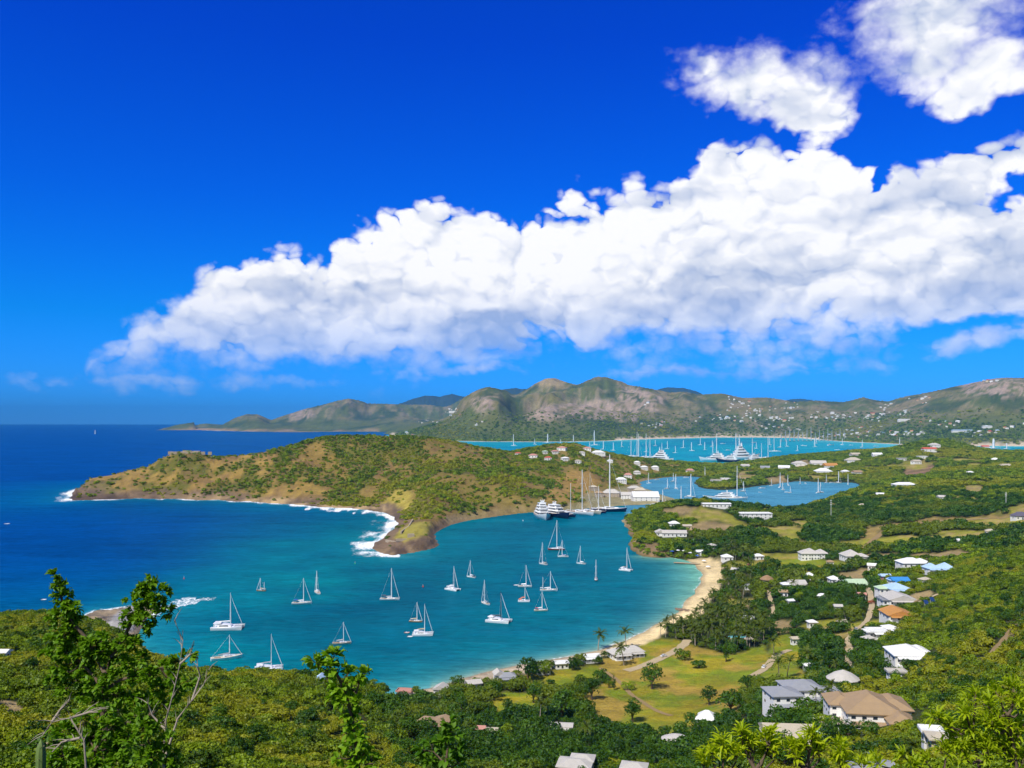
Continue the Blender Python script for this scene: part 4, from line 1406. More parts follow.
# ---- inner harbour
motor_yacht("long white motor yacht with dark window bands in the inner harbour", 722, 499.5, 38, 172, tiers=3, hgt=0.8)
sailboat("large sloop beside the long white motor yacht of the inner harbour", 735, 499.8, 26, 34, 0, jib=True)
INNER = [(657, 480, 6, 0, 0), (667, 489, 6, 9, 40), (676, 489, 7, 16, 90), (681, 500, 8, 14, 80), (690, 497.5, 11, 13, 10), (673, 481.5, 5, 7, 20), (649, 483.5, 5, 6, 170), (686, 477.8, 6, 0, 0), (705, 477.4, 5, 9, 90),
         (743, 491.5, 6, 13, 10), (762, 488.5, 7, 0, 0), (760, 492.5, 4, 0, 0), (780, 487.5, 7, 12, 60), (783, 490, 5, 9, 120), (787, 492.5, 5, 0, 0), (790, 493, 4, 6, 0), (788, 485.5, 5, 10, 100), (805, 483.6, 5, 0, 90),
         (818, 493, 7, 17, 60), (821, 492.5, 6, 14, 120), (832, 483, 6, 0, 0), (838, 483.2, 7, 8, 10), (826, 482.9, 4, 6, 0), (800, 484, 4, 8, 30), (848, 484.4, 5, 7, 60), (771, 486, 4, 7, 0)]
protos = [sailboat("small white yacht with bare mast lying in the calm inner harbour", 676, 489, 7, 15, 20, group="small yachts in the inner harbour"),
          sailboat("small white yacht with bare mast lying in the calm inner harbour", 676, 489, 7, 12, 20, group="small yachts in the inner harbour", hull=CREAM, cover=BLUECLOTH),
          motor_yacht("small white motor boat lying in the calm inner harbour", 657, 480, 6, 0, tiers=1, group="small motor boats in the inner harbour")]
used0 = set()
for i, (u, v, Lp, mp_, an) in enumerate(INNER):
    k = 2 if mp_ == 0 else i % 2
    src = protos[k]
    o = src if k not in used0 else copy_tree(src)
    first = k not in used0
    used0.add(k)
    x, y, _ = gp(u, v)
    o.location = (x, y, 0)
    o.rotation_euler.z = math.radians(an + random.Random(i).uniform(-20, 20))
    base = (7, 7, 6)[k] * (gp(676, 489)[1] if k < 2 else gp(657, 480)[1]) / F
    s = Lp * y / F / base
    o.scale = (s, s, s * 1.0)

# ---- the big turquoise harbour beyond
FG = "megayachts berthed in the far harbour"
motor_yacht("huge white motor yacht with a blue stern, left group of the far harbour berths", 657, 462, 32, 174, tiers=4, hgt=1.3, name="megayacht", group=FG)
motor_yacht("huge white motor yacht at the left end of the right megayacht group", 714, 461.5, 30, 176, tiers=3, hgt=1.2, name="megayacht", group=FG)
motor_yacht("huge navy hulled motor yacht in front of the right megayacht group", 728, 462, 24, 170, hull=NAVY, tiers=3, hgt=1.2, name="megayacht", group=FG)
motor_yacht("huge white motor yacht with the highest decks of the right megayacht group", 744, 460.5, 34, 8, tiers=4, hgt=1.5, name="megayacht", group=FG)
motor_yacht("huge white motor yacht at the right end of the right megayacht group", 757, 461.5, 24, 4, tiers=3, hgt=1.2, name="megayacht", group=FG)
TALL = [(636, 459, 10, 25), (640, 460, 12, 24), (645, 458.5, 10, 23), (651, 458, 9, 17), (661, 459, 8, 15), (718, 460.5, 12, 25), (734.5, 458, 12, 23), (740.5, 458, 12, 22), (751.5, 458, 8, 18), (762.5, 458.5, 8, 14), (767, 459, 9, 21), (632, 457, 9, 18), (712, 458, 8, 15), (775, 452, 8, 15)]
tp = sailboat("huge sailing yacht with a towering mast among the megayachts of the far harbour", 640, 460, 17, 24, 0, group="towering sailing yachts in the far harbour", name="super_sailing_yacht")
b0 = gp(640, 460)[1] / F
for i, (u, v, Lp, mp_) in enumerate(TALL):
    o = tp if i == 0 else copy_tree(tp)
    x, y, _ = gp(u, v)
    o.location = (x, y, 0)
    o.rotation_euler.z = math.radians((12, 170, -20, 185)[i % 4])
    s = y / F / b0
    o.scale = (s * Lp / 12, s * Lp / 12, s * mp_ / 22)
SMALL = [(514, 446, 6, 12), (547, 442.8, 9, 9), (573, 442, 6, 7), (595, 445.5, 9, 15), (603, 449.5, 6, 9), (613, 450.5, 5, 8), (622, 447, 4, 7), (667, 449, 5, 8), (683, 448, 5, 8), (692, 451, 6, 9), (723, 443.8, 5, 0), (728, 450.5, 6, 0), (705, 450, 5, 8),
         (754, 442.6, 5, 0), (780, 447.5, 5, 8), (787, 446.5, 4, 7), (756, 448.5, 4, 6), (804, 446, 6, 0), (815, 447, 5, 9), (816, 443.5, 4, 7), (831, 445.5, 9, 0), (837, 450, 5, 0), (842, 445, 4, 7), (851, 445.3, 4, 0), (770, 445, 4, 7), (797, 451, 4, 6),
         (876, 446.5, 5, 0), (900, 447.4, 5, 10), (862, 447.5, 4, 8), (560, 446, 4, 7), (535, 444.5, 4, 6), (655, 446, 4, 6), (700, 445, 4, 7), (740, 445, 4, 6), (712, 446.5, 4, 6), (646, 452, 5, 7), (590, 447.5, 4, 6), (675, 453, 5, 7), (992, 448.5, 18, 10), (975, 448, 8, 0), (1006, 449, 8, 6)]
sp_ = [sailboat("small white yacht at anchor far off in the turquoise harbour", 595, 446, 6, 11, 0, group="small yachts at anchor in the far harbour"),
       motor_yacht("small white motor boat at anchor far off in the turquoise harbour", 831, 445, 7, 0, tiers=1, group="small motor boats at anchor in the far harbour")]
seen = set()
for i, (u, v, Lp, mp_) in enumerate(SMALL):
    k = 1 if mp_ == 0 else 0
    o = sp_[k] if k not in seen else copy_tree(sp_[k])
    seen.add(k)
    x, y, _ = gp(u, v)
    o.location = (x, y, 0)
    o.rotation_euler.z = math.radians(random.Random(i + 50).uniform(-35, 35) + (180 if i % 3 == 0 else 0))
    if k == 0:
        b1 = gp(595, 446)[1] / F
        s = y / F / b1
        o.scale = (s * Lp / 6, s * Lp / 6, s * mp_ / 11)
    else:
        s = (y / F * Lp) / (gp(831, 445)[1] / F * 7)
        o.scale = (s, s, s)
# marina under the far shore: a long pontoon and its row of masts
x0, y0, _ = gp(778, 441.2)
x1, y1, _ = gp(845, 440.6)
pt = empty("pontoon", (0, 0, 0), 0, "long dark pontoon in front of the far shore village with a row of masts", "pontoon")
m = MB()
m.box(((x0 + x1) / 2, (y0 + y1) / 2, 0.8), (abs(x1 - x0), 14, 2.2), math.atan2(y1 - y0, x1 - x0))
m.build("walkway", paint("dark_pontoon", (0.06, 0.055, 0.06), 0.8), pt)
m = MB()
for k in range(12):
    q = k / 11
    m.tube([(x0 + (x1 - x0) * q, y0 + (y1 - y0) * q - 6, -2), (x0 + (x1 - x0) * q, y0 + (y1 - y0) * q - 6, 5)], 0.8, 5)
m.build("piling", WOOD, pt)
mar = sailboat("bare masted yacht berthed at the long dark pontoon below the far village", 800, 441.5, 5, 14, 90, group="yachts berthed at the far pontoon", hull=NAVY, mast=GREYCLOTH, jib=False)
for i in range(16):
    o = mar if i == 0 else copy_tree(mar)
    q = (i + 0.5) / 16
    o.location = (x0 + (x1 - x0) * q, y0 + (y1 - y0) * q - 30, 0)
    o.rotation_euler.z = math.radians(90 + (i * 37 % 20) - 10)
    s = 0.8 + 0.06 * (i * 7 % 5)
    o.scale = (s, s, s * (0.75 + 0.08 * (i * 5 % 4)))
# specks out at sea
dinghy("small white motor launch leaving a wake on the open sea left of the headland", 7, 524, 5, 20)
sailboat("distant sloop under way on the open sea near the horizon, alone", 95, 434, 2.2, 4, 0, group=None)
dinghy("small white speedboat on the open sea beside the near treetop", 44, 600, 5, 10)
BUOY = "mooring buoys in the bay"
for lab, u, v, c in [("small red mooring buoy off the foaming rocky point", 184, 579, "r"), ("green channel buoy between headland tip and large white sloop", 355, 564, "g"), ("pink mooring buoy above the small catamaran near the fort point", 423, 587, "r"), ("white channel marker off the dockyard quay", 523, 521, "w")]:
    x, y, _ = gp(u, v)
    t = empty("buoy", (x, y, 0), 0, lab, "buoy", BUOY)
    m = MB()
    m.tube([(0, 0, -0.4), (0, 0, 0.7), (0, 0, 1.1)], [0.7, 0.7, 0.3], 8)
    m.build("float", {"r": paint("red_buoy", (0.6, 0.06, 0.05)), "g": paint("green_buoy", (0.02, 0.4, 0.2)), "w": WHITE}[c], t)
    m = MB()
    m.tube([(0, 0, 1.0), (0, 0, 2.6)], 0.12, 5)
    m.build("staff", ALU, t)

# ------------------------------------------------------------------ buildings
ROOFS = {
    'tan': roof_mat("tan_shingles", (0.36, 0.25, 0.145)), 'grey': roof_mat("grey_sheet_roof", (0.30, 0.31, 0.34)), 'pale': roof_mat("pale_grey_roof", (0.52, 0.49, 0.45)),
    'white': roof_mat("white_roof", (0.78, 0.78, 0.77), var=0.08), 'orange': roof_mat("orange_roof", (0.52, 0.25, 0.07)), 'lblue': roof_mat("pale_blue_roof", (0.42, 0.58, 0.78)),
    'blue': roof_mat("blue_roof", (0.05, 0.26, 0.62)), 'green': roof_mat("pale_green_roof", (0.48, 0.62, 0.42)), 'red': roof_mat("red_roof", (0.55, 0.12, 0.07)), 'thatch': roof_mat("palm_thatch", (0.33, 0.26, 0.18), 0.2, 0.3),
    'brown': roof_mat("brown_thatch", (0.30, 0.19, 0.10), 0.2, 0.25), 'pink': roof_mat("faded_pink_roof", (0.52, 0.26, 0.21)), 'beige': roof_mat("beige_roof", (0.50, 0.44, 0.34)), 'purple': roof_mat("slate_roof", (0.12, 0.11, 0.15)),
}


def add_roof(parent, c, w, d, z, kind, pitch, mat, rz=0.0, over=0.7):
    m = MB()
    W, D = w / 2 + over, d / 2 + over
    th = 0.28
    ca, sa = math.cos(rz), math.sin(rz)

    def P(x, y, zz):
        return (c[0] + x * ca - y * sa, c[1] + x * sa + y * ca, zz)
    hgt = pitch * min(W, D)
    lo = [P(-W, -D, z), P(W, -D, z), P(W, D, z), P(-W, D, z)]
    up = [P(-W, -D, z + th), P(W, -D, z + th), P(W, D, z + th), P(-W, D, z + th)]
    if kind == 'flat':
        m.add(lo + up, [(3, 2, 1, 0), (4, 5, 6, 7), (0, 1, 5, 4), (1, 2, 6, 5), (2, 3, 7, 6), (3, 0, 4, 7)])
        for (a, b, s) in ((0, -D, (2 * W, 0.3)), (0, D, (2 * W, 0.3)), (-W, 0, (0.3, 2 * D - 0.3)), (W, 0, (0.3, 2 * D - 0.3))):
            q = P(a * 0.98, b * 0.98, z + th + 0.25)
            m.box(q, (s[0] * 0.98, s[1] * 0.98, 0.5), rz)
    elif kind == 'hip':
        if W >= D:
            r = [P(-(W - D * 0.85), 0, z + th + hgt), P(W - D * 0.85, 0, z + th + hgt)]
            f = [(4, 5, 9, 8), (6, 7, 8, 9), (7, 4, 8), (5, 6, 9)]
        else:
            r = [P(0, -(D - W * 0.85), z + th + hgt), P(0, D - W * 0.85, z + th + hgt)]
            f = [(5, 6, 9, 8), (7, 4, 8, 9), (4, 5, 8), (6, 7, 9)]
        m.add(lo + up + r, f + [(3, 2, 1, 0), (0, 1, 5, 4), (1, 2, 6, 5), (2, 3, 7, 6), (3, 0, 4, 7)])
    elif kind == 'gable':
        if W >= D:
            r = [P(-W, 0, z + th + hgt), P(W, 0, z + th + hgt)]
            f = [(4, 5, 9, 8), (6, 7, 8, 9), (7, 4, 8), (5, 6, 9)]
        else:
            r = [P(0, -D, z + th + hgt), P(0, D, z + th + hgt)]
            f = [(5, 6, 9, 8), (7, 4, 8, 9), (4, 5, 8), (6, 7, 9)]
        m.add(lo + up + r, f + [(3, 2, 1, 0), (0, 1, 5, 4), (1, 2, 6, 5), (2, 3, 7, 6), (3, 0, 4, 7)])
    elif kind == 'cone':
        n = 14
        prof = [(1.0, 0), (1.0, th), (0.55, th + hgt * 0.6), (0.04, th + hgt)]
        rings = [[P(W * r_ * math.cos(2 * math.pi * k / n), D * r_ * math.sin(2 * math.pi * k / n), z + zz) for k in range(n)] for r_, zz in prof]
        m.loft(rings)
    return m.build("roof", mat, parent)


def add_walls(parent, c, w, d, z0, z1, mat, rz=0.0, storeys=1, wins=3, side=2, door=True, deep=4.0, round_=False, glassmat=None):
    m = MB()
    if round_:
        m.tube([(c[0], c[1], z0 - deep), (c[0], c[1], z1)], w / 2, 14)
        m.build("wall", mat, parent)
        return
    m.box((c[0], c[1], (z0 - deep + z1) / 2), (w, d, z1 - z0 + deep), rz)
    wo = m.build("wall", mat, parent)
    ca, sa = math.cos(rz), math.sin(rz)
    sh = (z1 - z0) / storeys
    ds = DARKGLASS

    def opening(name, lx, ly, zc, ww, hh, face):
        q = MB()
        nx, ny = face
        tx, ty = -ny, nx
        for (ex, mi, s) in ((0.03, 0, 1.0), (0.06, 1, 0.82)):
            o_ = [(lx + tx * a * ww / 2 * s + nx * ex, ly + ty * a * ww / 2 * s + ny * ex, zc + b_ * hh / 2 * s) for a, b_ in ((-1, -1), (1, -1), (1, 1), (-1, 1))]
            q.add([(c[0] + x * ca - y * sa, c[1] + x * sa + y * ca, zz) for x, y, zz in o_], [(0, 1, 2, 3)], mi)
        q.build(name, [WALLW, ds], wo)
    for st in range(storeys):
        zc = z0 + sh * st + sh * 0.52
        for i in range(wins):
            lx = -w / 2 + w * (i + 0.5) / wins
            isdoor = door and st == 0 and i == wins // 2
            opening("door" if isdoor else "window", lx, -d / 2, zc - (sh * 0.09 if isdoor else 0), min(1.7, w / wins * 0.55), sh * (0.72 if isdoor else 0.46), (0, -1))
        for i in range(side):
            ly = -d / 2 + d * (i + 0.5) / side
            opening("window", -w / 2, ly, zc, min(1.6, d / side * 0.5), sh * 0.46, (-1, 0))
            opening("window", w / 2, ly, zc, min(1.6, d / side * 0.5), sh * 0.46, (1, 0))


def veranda(parent, ox, oy, w, d, h, rot, rmat):
    """a shady porch along the front: slab, posts, rail and a low lean-to roof"""
    m = MB()
    ca, sa = math.cos(rot), math.sin(rot)

    def P(x, yy, zz):
        return (ox + x * ca - yy * sa, oy + x * sa + yy * ca, zz)
    fy = -d / 2 - 2.6
    m.box(P(0, -d / 2 - 1.4, -0.35), (w * 0.86, 2.8, 1.0), rot)
    n = max(3, int(w / 2.6))
    for i in range(n):
        x = -w * 0.41 + w * 0.82 * i / (n - 1)
        m.tube([P(x, fy, 0.1), P(x, fy, h * 0.80)], 0.10, 4)
    for zz in (0.55, 1.05):
        m.tube([P(-w * 0.41, fy, zz), P(w * 0.41, fy, zz)], 0.05, 4)
    v = m.build("veranda", WALLW, parent)
    r = MB()
    a = [P(-w * 0.45, fy - 0.4, h * 0.80), P(w * 0.45, fy - 0.4, h * 0.80), P(w * 0.45, -d / 2 - 0.02, h * 0.97), P(-w * 0.45, -d / 2 - 0.02, h * 0.97)]
    b = [(p[0], p[1], p[2] + 0.14) for p in a]
    r.add(a + b, [(3, 2, 1, 0), (4, 5, 6, 7), (0, 1, 5, 4), (1, 2, 6, 5), (2, 3, 7, 6), (3, 0, 4, 7)])
    r.build("porch_roof", rmat, v)


def house(label, u, v, wings, rz=0.0, cat="house", name="house", group=None, terrace=None, front=1.0, zlift=0.0, at=None):
    """u, v: foot of the front wall in the photograph; wings: (ox, oy, w, d, h, roof kind, pitch, roof, wall, storeys, windows, rot) with widths in photo pixels"""
    x, y, z = hit(u, v)
    k = y / F
    maxd = max(abs(q[1]) + q[3] / 2 for q in wings) * k * DEEP
    cy = y + max(q[3] for q in wings[:1]) / 2 * k * DEEP * 0.9
    cx = (u - 512) / F * cy
    zg = max(ground_z(cx, cy - maxd * 0.5), 0.6) * 0.35 + max(ground_z(cx, cy), 0.6) * 0.65 + zlift
    t = empty(name, (cx, cy, zg), math.radians(rz), label, cat, group)
    R = 0
    for q in wings:
        ox, oy, w, d, h, kind, pitch, rm, wm, st, wn = q[:11]
        rot = math.radians(q[11]) if len(q) > 11 else 0.0
        ox, oy, w, d = ox * k, oy * k * DEEP, w * k, d * k * DEEP
        h = h * 0.88
        pitch = pitch * 1.15
        if kind == 'cone':
            add_walls(t, (ox, oy), w * 0.9, d * 0.9, 0, h, wm, round_=True)
        else:
            add_walls(t, (ox, oy), w, d, 0, h, wm, rot, st, wn, max(1, int(wn * d / w * 0.8)), deep=min(5.0, 1.5 + maxd * 0.35))
        add_roof(t, (ox, oy), w, d, h, kind, pitch, ROOFS[rm], rot)
        R = max(R, math.hypot(ox, oy) + max(w, d) / 2)
        if kind != 'cone' and y < 760 and w > 9:
            veranda(t, ox, oy, w, d, h / st, rot, ROOFS[rm])
    if terrace:
        for (ox, oy, w, d, hz, mt) in terrace:
            m = MB()
            m.box((ox * k, oy * k, hz - 2.2), (w * k, d * k, 4.6))
            m.build("terrace", mt, t)
    dep = max((H - zg) / cy, 0.05)
    clear(cx, cy, R * 0.88 + 0.3, R * 0.72 + 1.3 * front / dep, R * 0.7)
    return t


DEEP = 1.45
W_, C_, Y_, S_ = WALLW, WALLC, WALLY, STONE
# wings: ox oy w d h kind pitch roof wall storeys windows
house("big villa with a cross-shaped tan roof, white walls and broad white terraces", 868, 726, [(0, 0, 52, 40, 5.6, 'hip', 0.42, 'tan', W_, 2, 5), (26, 10, 30, 30, 5.0, 'hip', 0.40, 'tan', W_, 2, 3), (-24, 14, 26, 24, 5.0, 'hip', 0.40, 'tan', W_, 2, 3), (22, -22, 24, 22, 4.6, 'hip', 0.4, 'tan', W_, 2, 3)],
      rz=-8, front=2.0, terrace=[(-24, -24, 34, 26, -0.6, W_), (2, -40, 36, 20, -1.6, W_), (-40, -8, 30, 24, 0.4, PAVING)])
big = [o for o in SC.objects if o.get('label', '').startswith('big villa')][0]
rf = [c for c in big.children if c.name.startswith('roof')][0]
MB().box((1.5, -4.0, 7.2), (3.2, 3.2, 1.8), 0, taper=0.4).build('dormer', ROOFS['orange'], rf)
house("white two-storey villa with low grey hipped roofs beside the big tan villa", 790, 710, [(-8, 0, 30, 22, 6.5, 'hip', 0.22, 'grey', W_, 2, 3), (20, 16, 36, 24, 6.0, 'hip', 0.28, 'grey', W_, 2, 4), (46, 12, 22, 20, 3.6, 'flat', 0, 'grey', W_, 1, 3)], rz=4, terrace=[(26, -6, 30, 14, 2.2, W_)])
house("villa with a pale beige gabled roof and white walls half hidden by bright leaves", 787, 748, [(0, 0, 46, 28, 4.6, 'gable', 0.30, 'beige', W_, 1, 4), (28, 2, 16, 18, 3.0, 'flat', 0.1, 'green', W_, 1, 2), (-18, -6, 12, 24, 4.2, 'gable', 0.3, 'pale', W_, 1, 1)], rz=-6, front=2.2, terrace=[(4, -22, 44, 16, -0.6, W_)])
house("round house under a grey thatched roof behind the grey-roofed villa", 843, 688, [(0, 0, 30, 20, 3.6, 'cone', 0.45, 'pale', W_, 1, 3)], cat="round house")
house("white hip-roofed villa with a yellow porch, lone on the wooded slope", 907, 664, [(0, 0, 34, 24, 4.4, 'hip', 0.34, 'white', W_, 1, 4), (14, 4, 16, 22, 4.4, 'hip', 0.34, 'white', C_, 1, 2)], rz=-6, terrace=[(8, -14, 20, 10, 0.2, C_)])
house("low white villa with several small white roofs just above the lone hip-roofed villa", 880, 638, [(0, 0, 22, 12, 3.6, 'flat', 0, 'white', W_, 1, 4), (14, 6, 12, 10, 4.2, 'hip', 0.3, 'white', W_, 1, 2), (-12, -2, 8, 8, 3.4, 'flat', 0, 'white', W_, 1, 1)])
house("house with an orange-brown gabled roof and white front", 897, 622, [(0, 0, 26, 20, 4.0, 'gable', 0.30, 'orange', W_, 1, 4)], rz=-4)
house("wide house with a pale grey roof directly behind the orange-brown roof", 898, 606, [(0, 0, 27, 20, 4.4, 'gable', 0.26, 'pale', W_, 1, 5), (-14, -2, 10, 12, 3.6, 'flat', 0, 'grey', W_, 1, 2)], rz=-3)
house("house with a pale blue hipped roof above the wide pale grey roof", 897, 595, [(0, 0, 21, 16, 4.2, 'hip', 0.35, 'lblue', W_, 1, 4), (-14, 2, 10, 9, 3.6, 'hip', 0.35, 'green', W_, 1, 2)])
house("small house with a vivid blue gabled roof, uppermost of the terrace of villas", 899, 585.5, [(0, 0, 16, 8, 4.0, 'gable', 0.35, 'blue', W_, 1, 3), (-6, 2, 6, 7, 3.6, 'gable', 0.3, 'lblue', W_, 1, 1)])
house("white villa with a big white hipped roof at the top of the villa row", 910, 568, [(0, 0, 22, 13, 4.6, 'hip', 0.38, 'white', W_, 1, 4), (13, 3, 13, 11, 4.2, 'hip', 0.38, 'white', W_, 1, 2)])
house("pair of pavilions with pale blue hipped roofs beside the big white hipped roof", 938, 573, [(-7, 0, 12, 10, 3.8, 'hip', 0.55, 'lblue', W_, 1, 2), (7, 0, 14, 10, 3.8, 'hip', 0.55, 'lblue', W_, 1, 3)])
house("cottage with a pale green roof and pink-white walls", 855, 588, [(0, 0, 18, 12, 3.8, 'gable', 0.3, 'green', paint("pink_render", (0.66, 0.40, 0.32)), 1, 3)], rz=4)
house("small white cottage left of the pale green roof", 834, 584, [(0, 0, 9, 8, 4.0, 'hip', 0.45, 'white', W_, 1, 2), (3, -5, 5, 5, 3.0, 'flat', 0.3, 'white', W_, 1, 1)])
house("low white cottages in trees left of the small white cottage", 797, 588, [(0, 0, 15, 9, 3.8, 'gable', 0.35, 'pale', W_, 1, 3), (-12, -2, 8, 7, 3.2, 'hip', 0.3, 'white', W_, 1, 1)])
house("little white cottage below the white mansion, between its lawn and the cottages", 810, 580, [(0, 0, 7, 7, 4.0, 'hip', 0.5, 'white', W_, 1, 2)])
house("grand white two-storey mansion with galleries and hipped white roofs on its own lawn", 810, 560, [(0, 0, 15, 12, 7.0, 'hip', 0.45, 'pale', W_, 2, 5), (11, 0, 10, 10, 7.0, 'hip', 0.5, 'pale', W_, 2, 3), (-6, -2, 10, 9, 7.0, 'hip', 0.5, 'pale', W_, 2, 3)], rz=-3, cat="mansion", name="mansion")
house("long house with a grey hipped roof right of the grand white mansion", 851, 561, [(0, 0, 17, 13, 5.0, 'hip', 0.5, 'pale', W_, 1, 4), (12, 2, 12, 10, 3.4, 'hip', 0.35, 'pale', W_, 1, 2)])
house("long white two-storey hotel block with dark window bays on the near harbour hill", 755, 519, [(0, 0, 31, 9, 8.0, 'flat', 0, 'white', W_, 2, 7)], cat="hotel block")
house("long white low building with windows along its front, highest on the near harbour hill", 716, 508, [(0, 0, 28, 7, 6.0, 'gable', 0.12, 'white', W_, 1, 7)], cat="hotel block")
house("long building with a grey-white roof above the rocky shore", 674, 537, [(0, 0, 24, 8, 4.6, 'gable', 0.35, 'pale', W_, 1, 6), (-13, 4, 10, 8, 4.4, 'gable', 0.4, 'pale', W_, 1, 2)], rz=-4)
house("small white-roofed cottage on the sunny clearing above the long grey-white roof", 674, 527, [(0, 0, 10, 6, 4.4, 'hip', 0.4, 'white', W_, 1, 2)])
house("small shed on the sunny clearing right of the white-roofed cottage", 687, 529, [(0, 0, 8, 5, 3.6, 'gable', 0.3, 'beige', C_, 1, 2)], cat="shed")
# beach houses along the sand, from the left
house("bungalow with a brown ridged roof in the wood left of the beach cottages", 427, 734, [(0, 0, 20, 20, 4.2, 'hip', 0.30, 'tan', C_, 1, 2, 0), (12, 2, 20, 20, 4.2, 'gable', 0.28, 'tan', C_, 1, 3, 0)], rz=-22)
house("white cottage with dormer-like grey roof, second along the beach from its narrow end", 441, 697, [(0, 0, 12, 9, 4.6, 'gable', 0.45, 'pale', W_, 1, 2)], rz=-12)
house("low pinkish beach hut almost hidden by shrubs at the narrow end of the beach", 405, 697, [(0, 0, 14, 6, 3.2, 'flat', 0.2, 'pink', W_, 1, 3)], rz=-10, cat="hut")
house("white beach cottage with a pale roof between two dark trees", 473, 690, [(0, 0, 14, 8, 3.8, 'gable', 0.35, 'pale', W_, 1, 3)], rz=22)
house("beach cottage with a grey slate roof beside the big tree on the sand", 507, 683, [(0, 0, 16, 9, 3.8, 'hip', 0.35, 'grey', W_, 1, 3), (-8, 3, 8, 8, 4.6, 'gable', 0.6, 'pale', W_, 1, 1)], rz=12)
house("small flat pale-roofed beach house right of the big tree", 543, 675, [(0, 0, 13, 7, 3.4, 'flat', 0.2, 'pale', W_, 1, 3)], rz=12)
house("small beach house with a white roof and shady porch facing the lawn", 561, 669, [(0, 0, 13, 8, 3.6, 'gable', 0.2, 'white', W_, 1, 3)], rz=12)
house("long white-roofed beach house behind a round tree", 590, 662, [(0, 0, 17, 8, 3.4, 'gable', 0.25, 'white', W_, 1, 4)], rz=14)
house("largest beach house with several grey hipped roofs and a palm in front", 625, 659, [(-6, 0, 20, 12, 3.8, 'hip', 0.40, 'pale', W_, 1, 4), (10, 3, 18, 12, 3.8, 'hip', 0.40, 'pale', W_, 1, 4)], rz=14)
# houses in the wood below
house("pale grey stepped-roof house at the lower edge below the wood", 575, 776, [(0, 0, 32, 18, 4.2, 'hip', 0.22, 'pale', W_, 1, 4), (6, 9, 22, 12, 4.6, 'hip', 0.25, 'pale', W_, 1, 3)], rz=-12)
house("grey roof just showing at the lower edge beside the stepped-roof house", 634, 778, [(0, 0, 24, 14, 4.0, 'hip', 0.25, 'pale', W_, 1, 3)], rz=-15)
house("small flat pale roof sunk in the dark wood above the stepped-roof house", 562, 733, [(0, 0, 20, 8, 3.4, 'gable', 0.2, 'pale', W_, 1, 3)], rz=-8)
house("round pavilion with a pale conical roof between park and lower wood", 676, 748, [(0, 0, 27, 15, 3.2, 'cone', 0.30, 'pale', W_, 1, 3)], cat="pavilion", name="pavilion")
house("white tent-like roof peaking at the lower corner of the park", 707, 727, [(0, 0, 18, 12, 3.8, 'hip', 0.6, 'white', W_, 1, 2)], rz=-20)
house("pinkish low roofs in scrub right of the brown ridged bungalow", 484, 735, [(-6, 0, 13, 6, 3.0, 'gable', 0.3, 'pink', W_, 1, 2), (9, -3, 10, 6, 3.0, 'gable', 0.3, 'beige', W_, 1, 2)], rz=-6)
house("hut under a wide round thatched brown roof in the palm grove", 767, 584, [(0, 0, 13, 9, 3.6, 'cone', 0.5, 'brown', C_, 1, 2)], cat="thatched hut")
house("white hut in the palms at the back of the beach", 727, 561, [(0, 0, 10, 7, 4.0, 'hip', 0.4, 'white', W_, 1, 2)])
house("open white pavilion above the turquoise pool", 748, 622, [(0, 0, 13, 6, 3.2, 'flat', 0.2, 'white', W_, 1, 3)])
house("small grey hut in the trees above the tan villa's lane", 896, 679, [(0, 0, 16, 7, 3.0, 'flat', 0, 'pale', W_, 1, 3)], rz=-6, cat="hut")
house("white shack half hidden at the edge of the palm lawn", 809, 671, [(0, 0, 9, 7, 3.4, 'hip', 0.3, 'white', W_, 1, 1)])
house("low house with a beige roof and pool among magenta flowers, lower right", 943, 756, [(0, 0, 26, 14, 3.8, 'hip', 0.25, 'beige', C_, 1, 3), (-6, 16, 16, 8, 3.4, 'flat', 0, 'white', W_, 1, 2)], rz=-12)
house("blue-grey roof just showing at the very bottom among bright leaves", 872, 786, [(0, 0, 38, 16, 3.8, 'gable', 0.2, 'grey', W_, 1, 3)], rz=4)
house("tiny blue-roofed porch on the dry bank above the terrace of villas", 885, 580, [(0, 0, 9, 6, 3.4, 'gable', 0.3, 'lblue', paint("rose_render", (0.5, 0.22, 0.18)), 1, 2)], cat="cottage")
house("slate-roofed house at the right end of the tan field", 1020, 520, [(0, 0, 14, 7, 5, 'hip', 0.6, 'purple', W_, 1, 3)])
house("white house alone in the wood with a wide white roof, above the tan field", 904, 488, [(0, 0, 21, 8, 6.5, 'hip', 0.3, 'white', W_, 1, 4)])
house("small white building on the left tip of the mangrove spit", 719, 482, [(0, 0, 16, 6, 6, 'flat', 0.2, 'beige', W_, 1, 4), (7, 2, 8, 6, 9, 'flat', 0.2, 'white', W_, 2, 2)])
house("red-roofed house on top of the green hill before the far harbour", 929, 452, [(0, 0, 13, 5, 9, 'gable', 0.35, 'red', W_, 1, 3)])
house("white house with a grey roof beside the red roof on the green hill", 934, 448, [(0, 0, 10, 5, 10, 'hip', 0.4, 'pale', W_, 2, 3)])
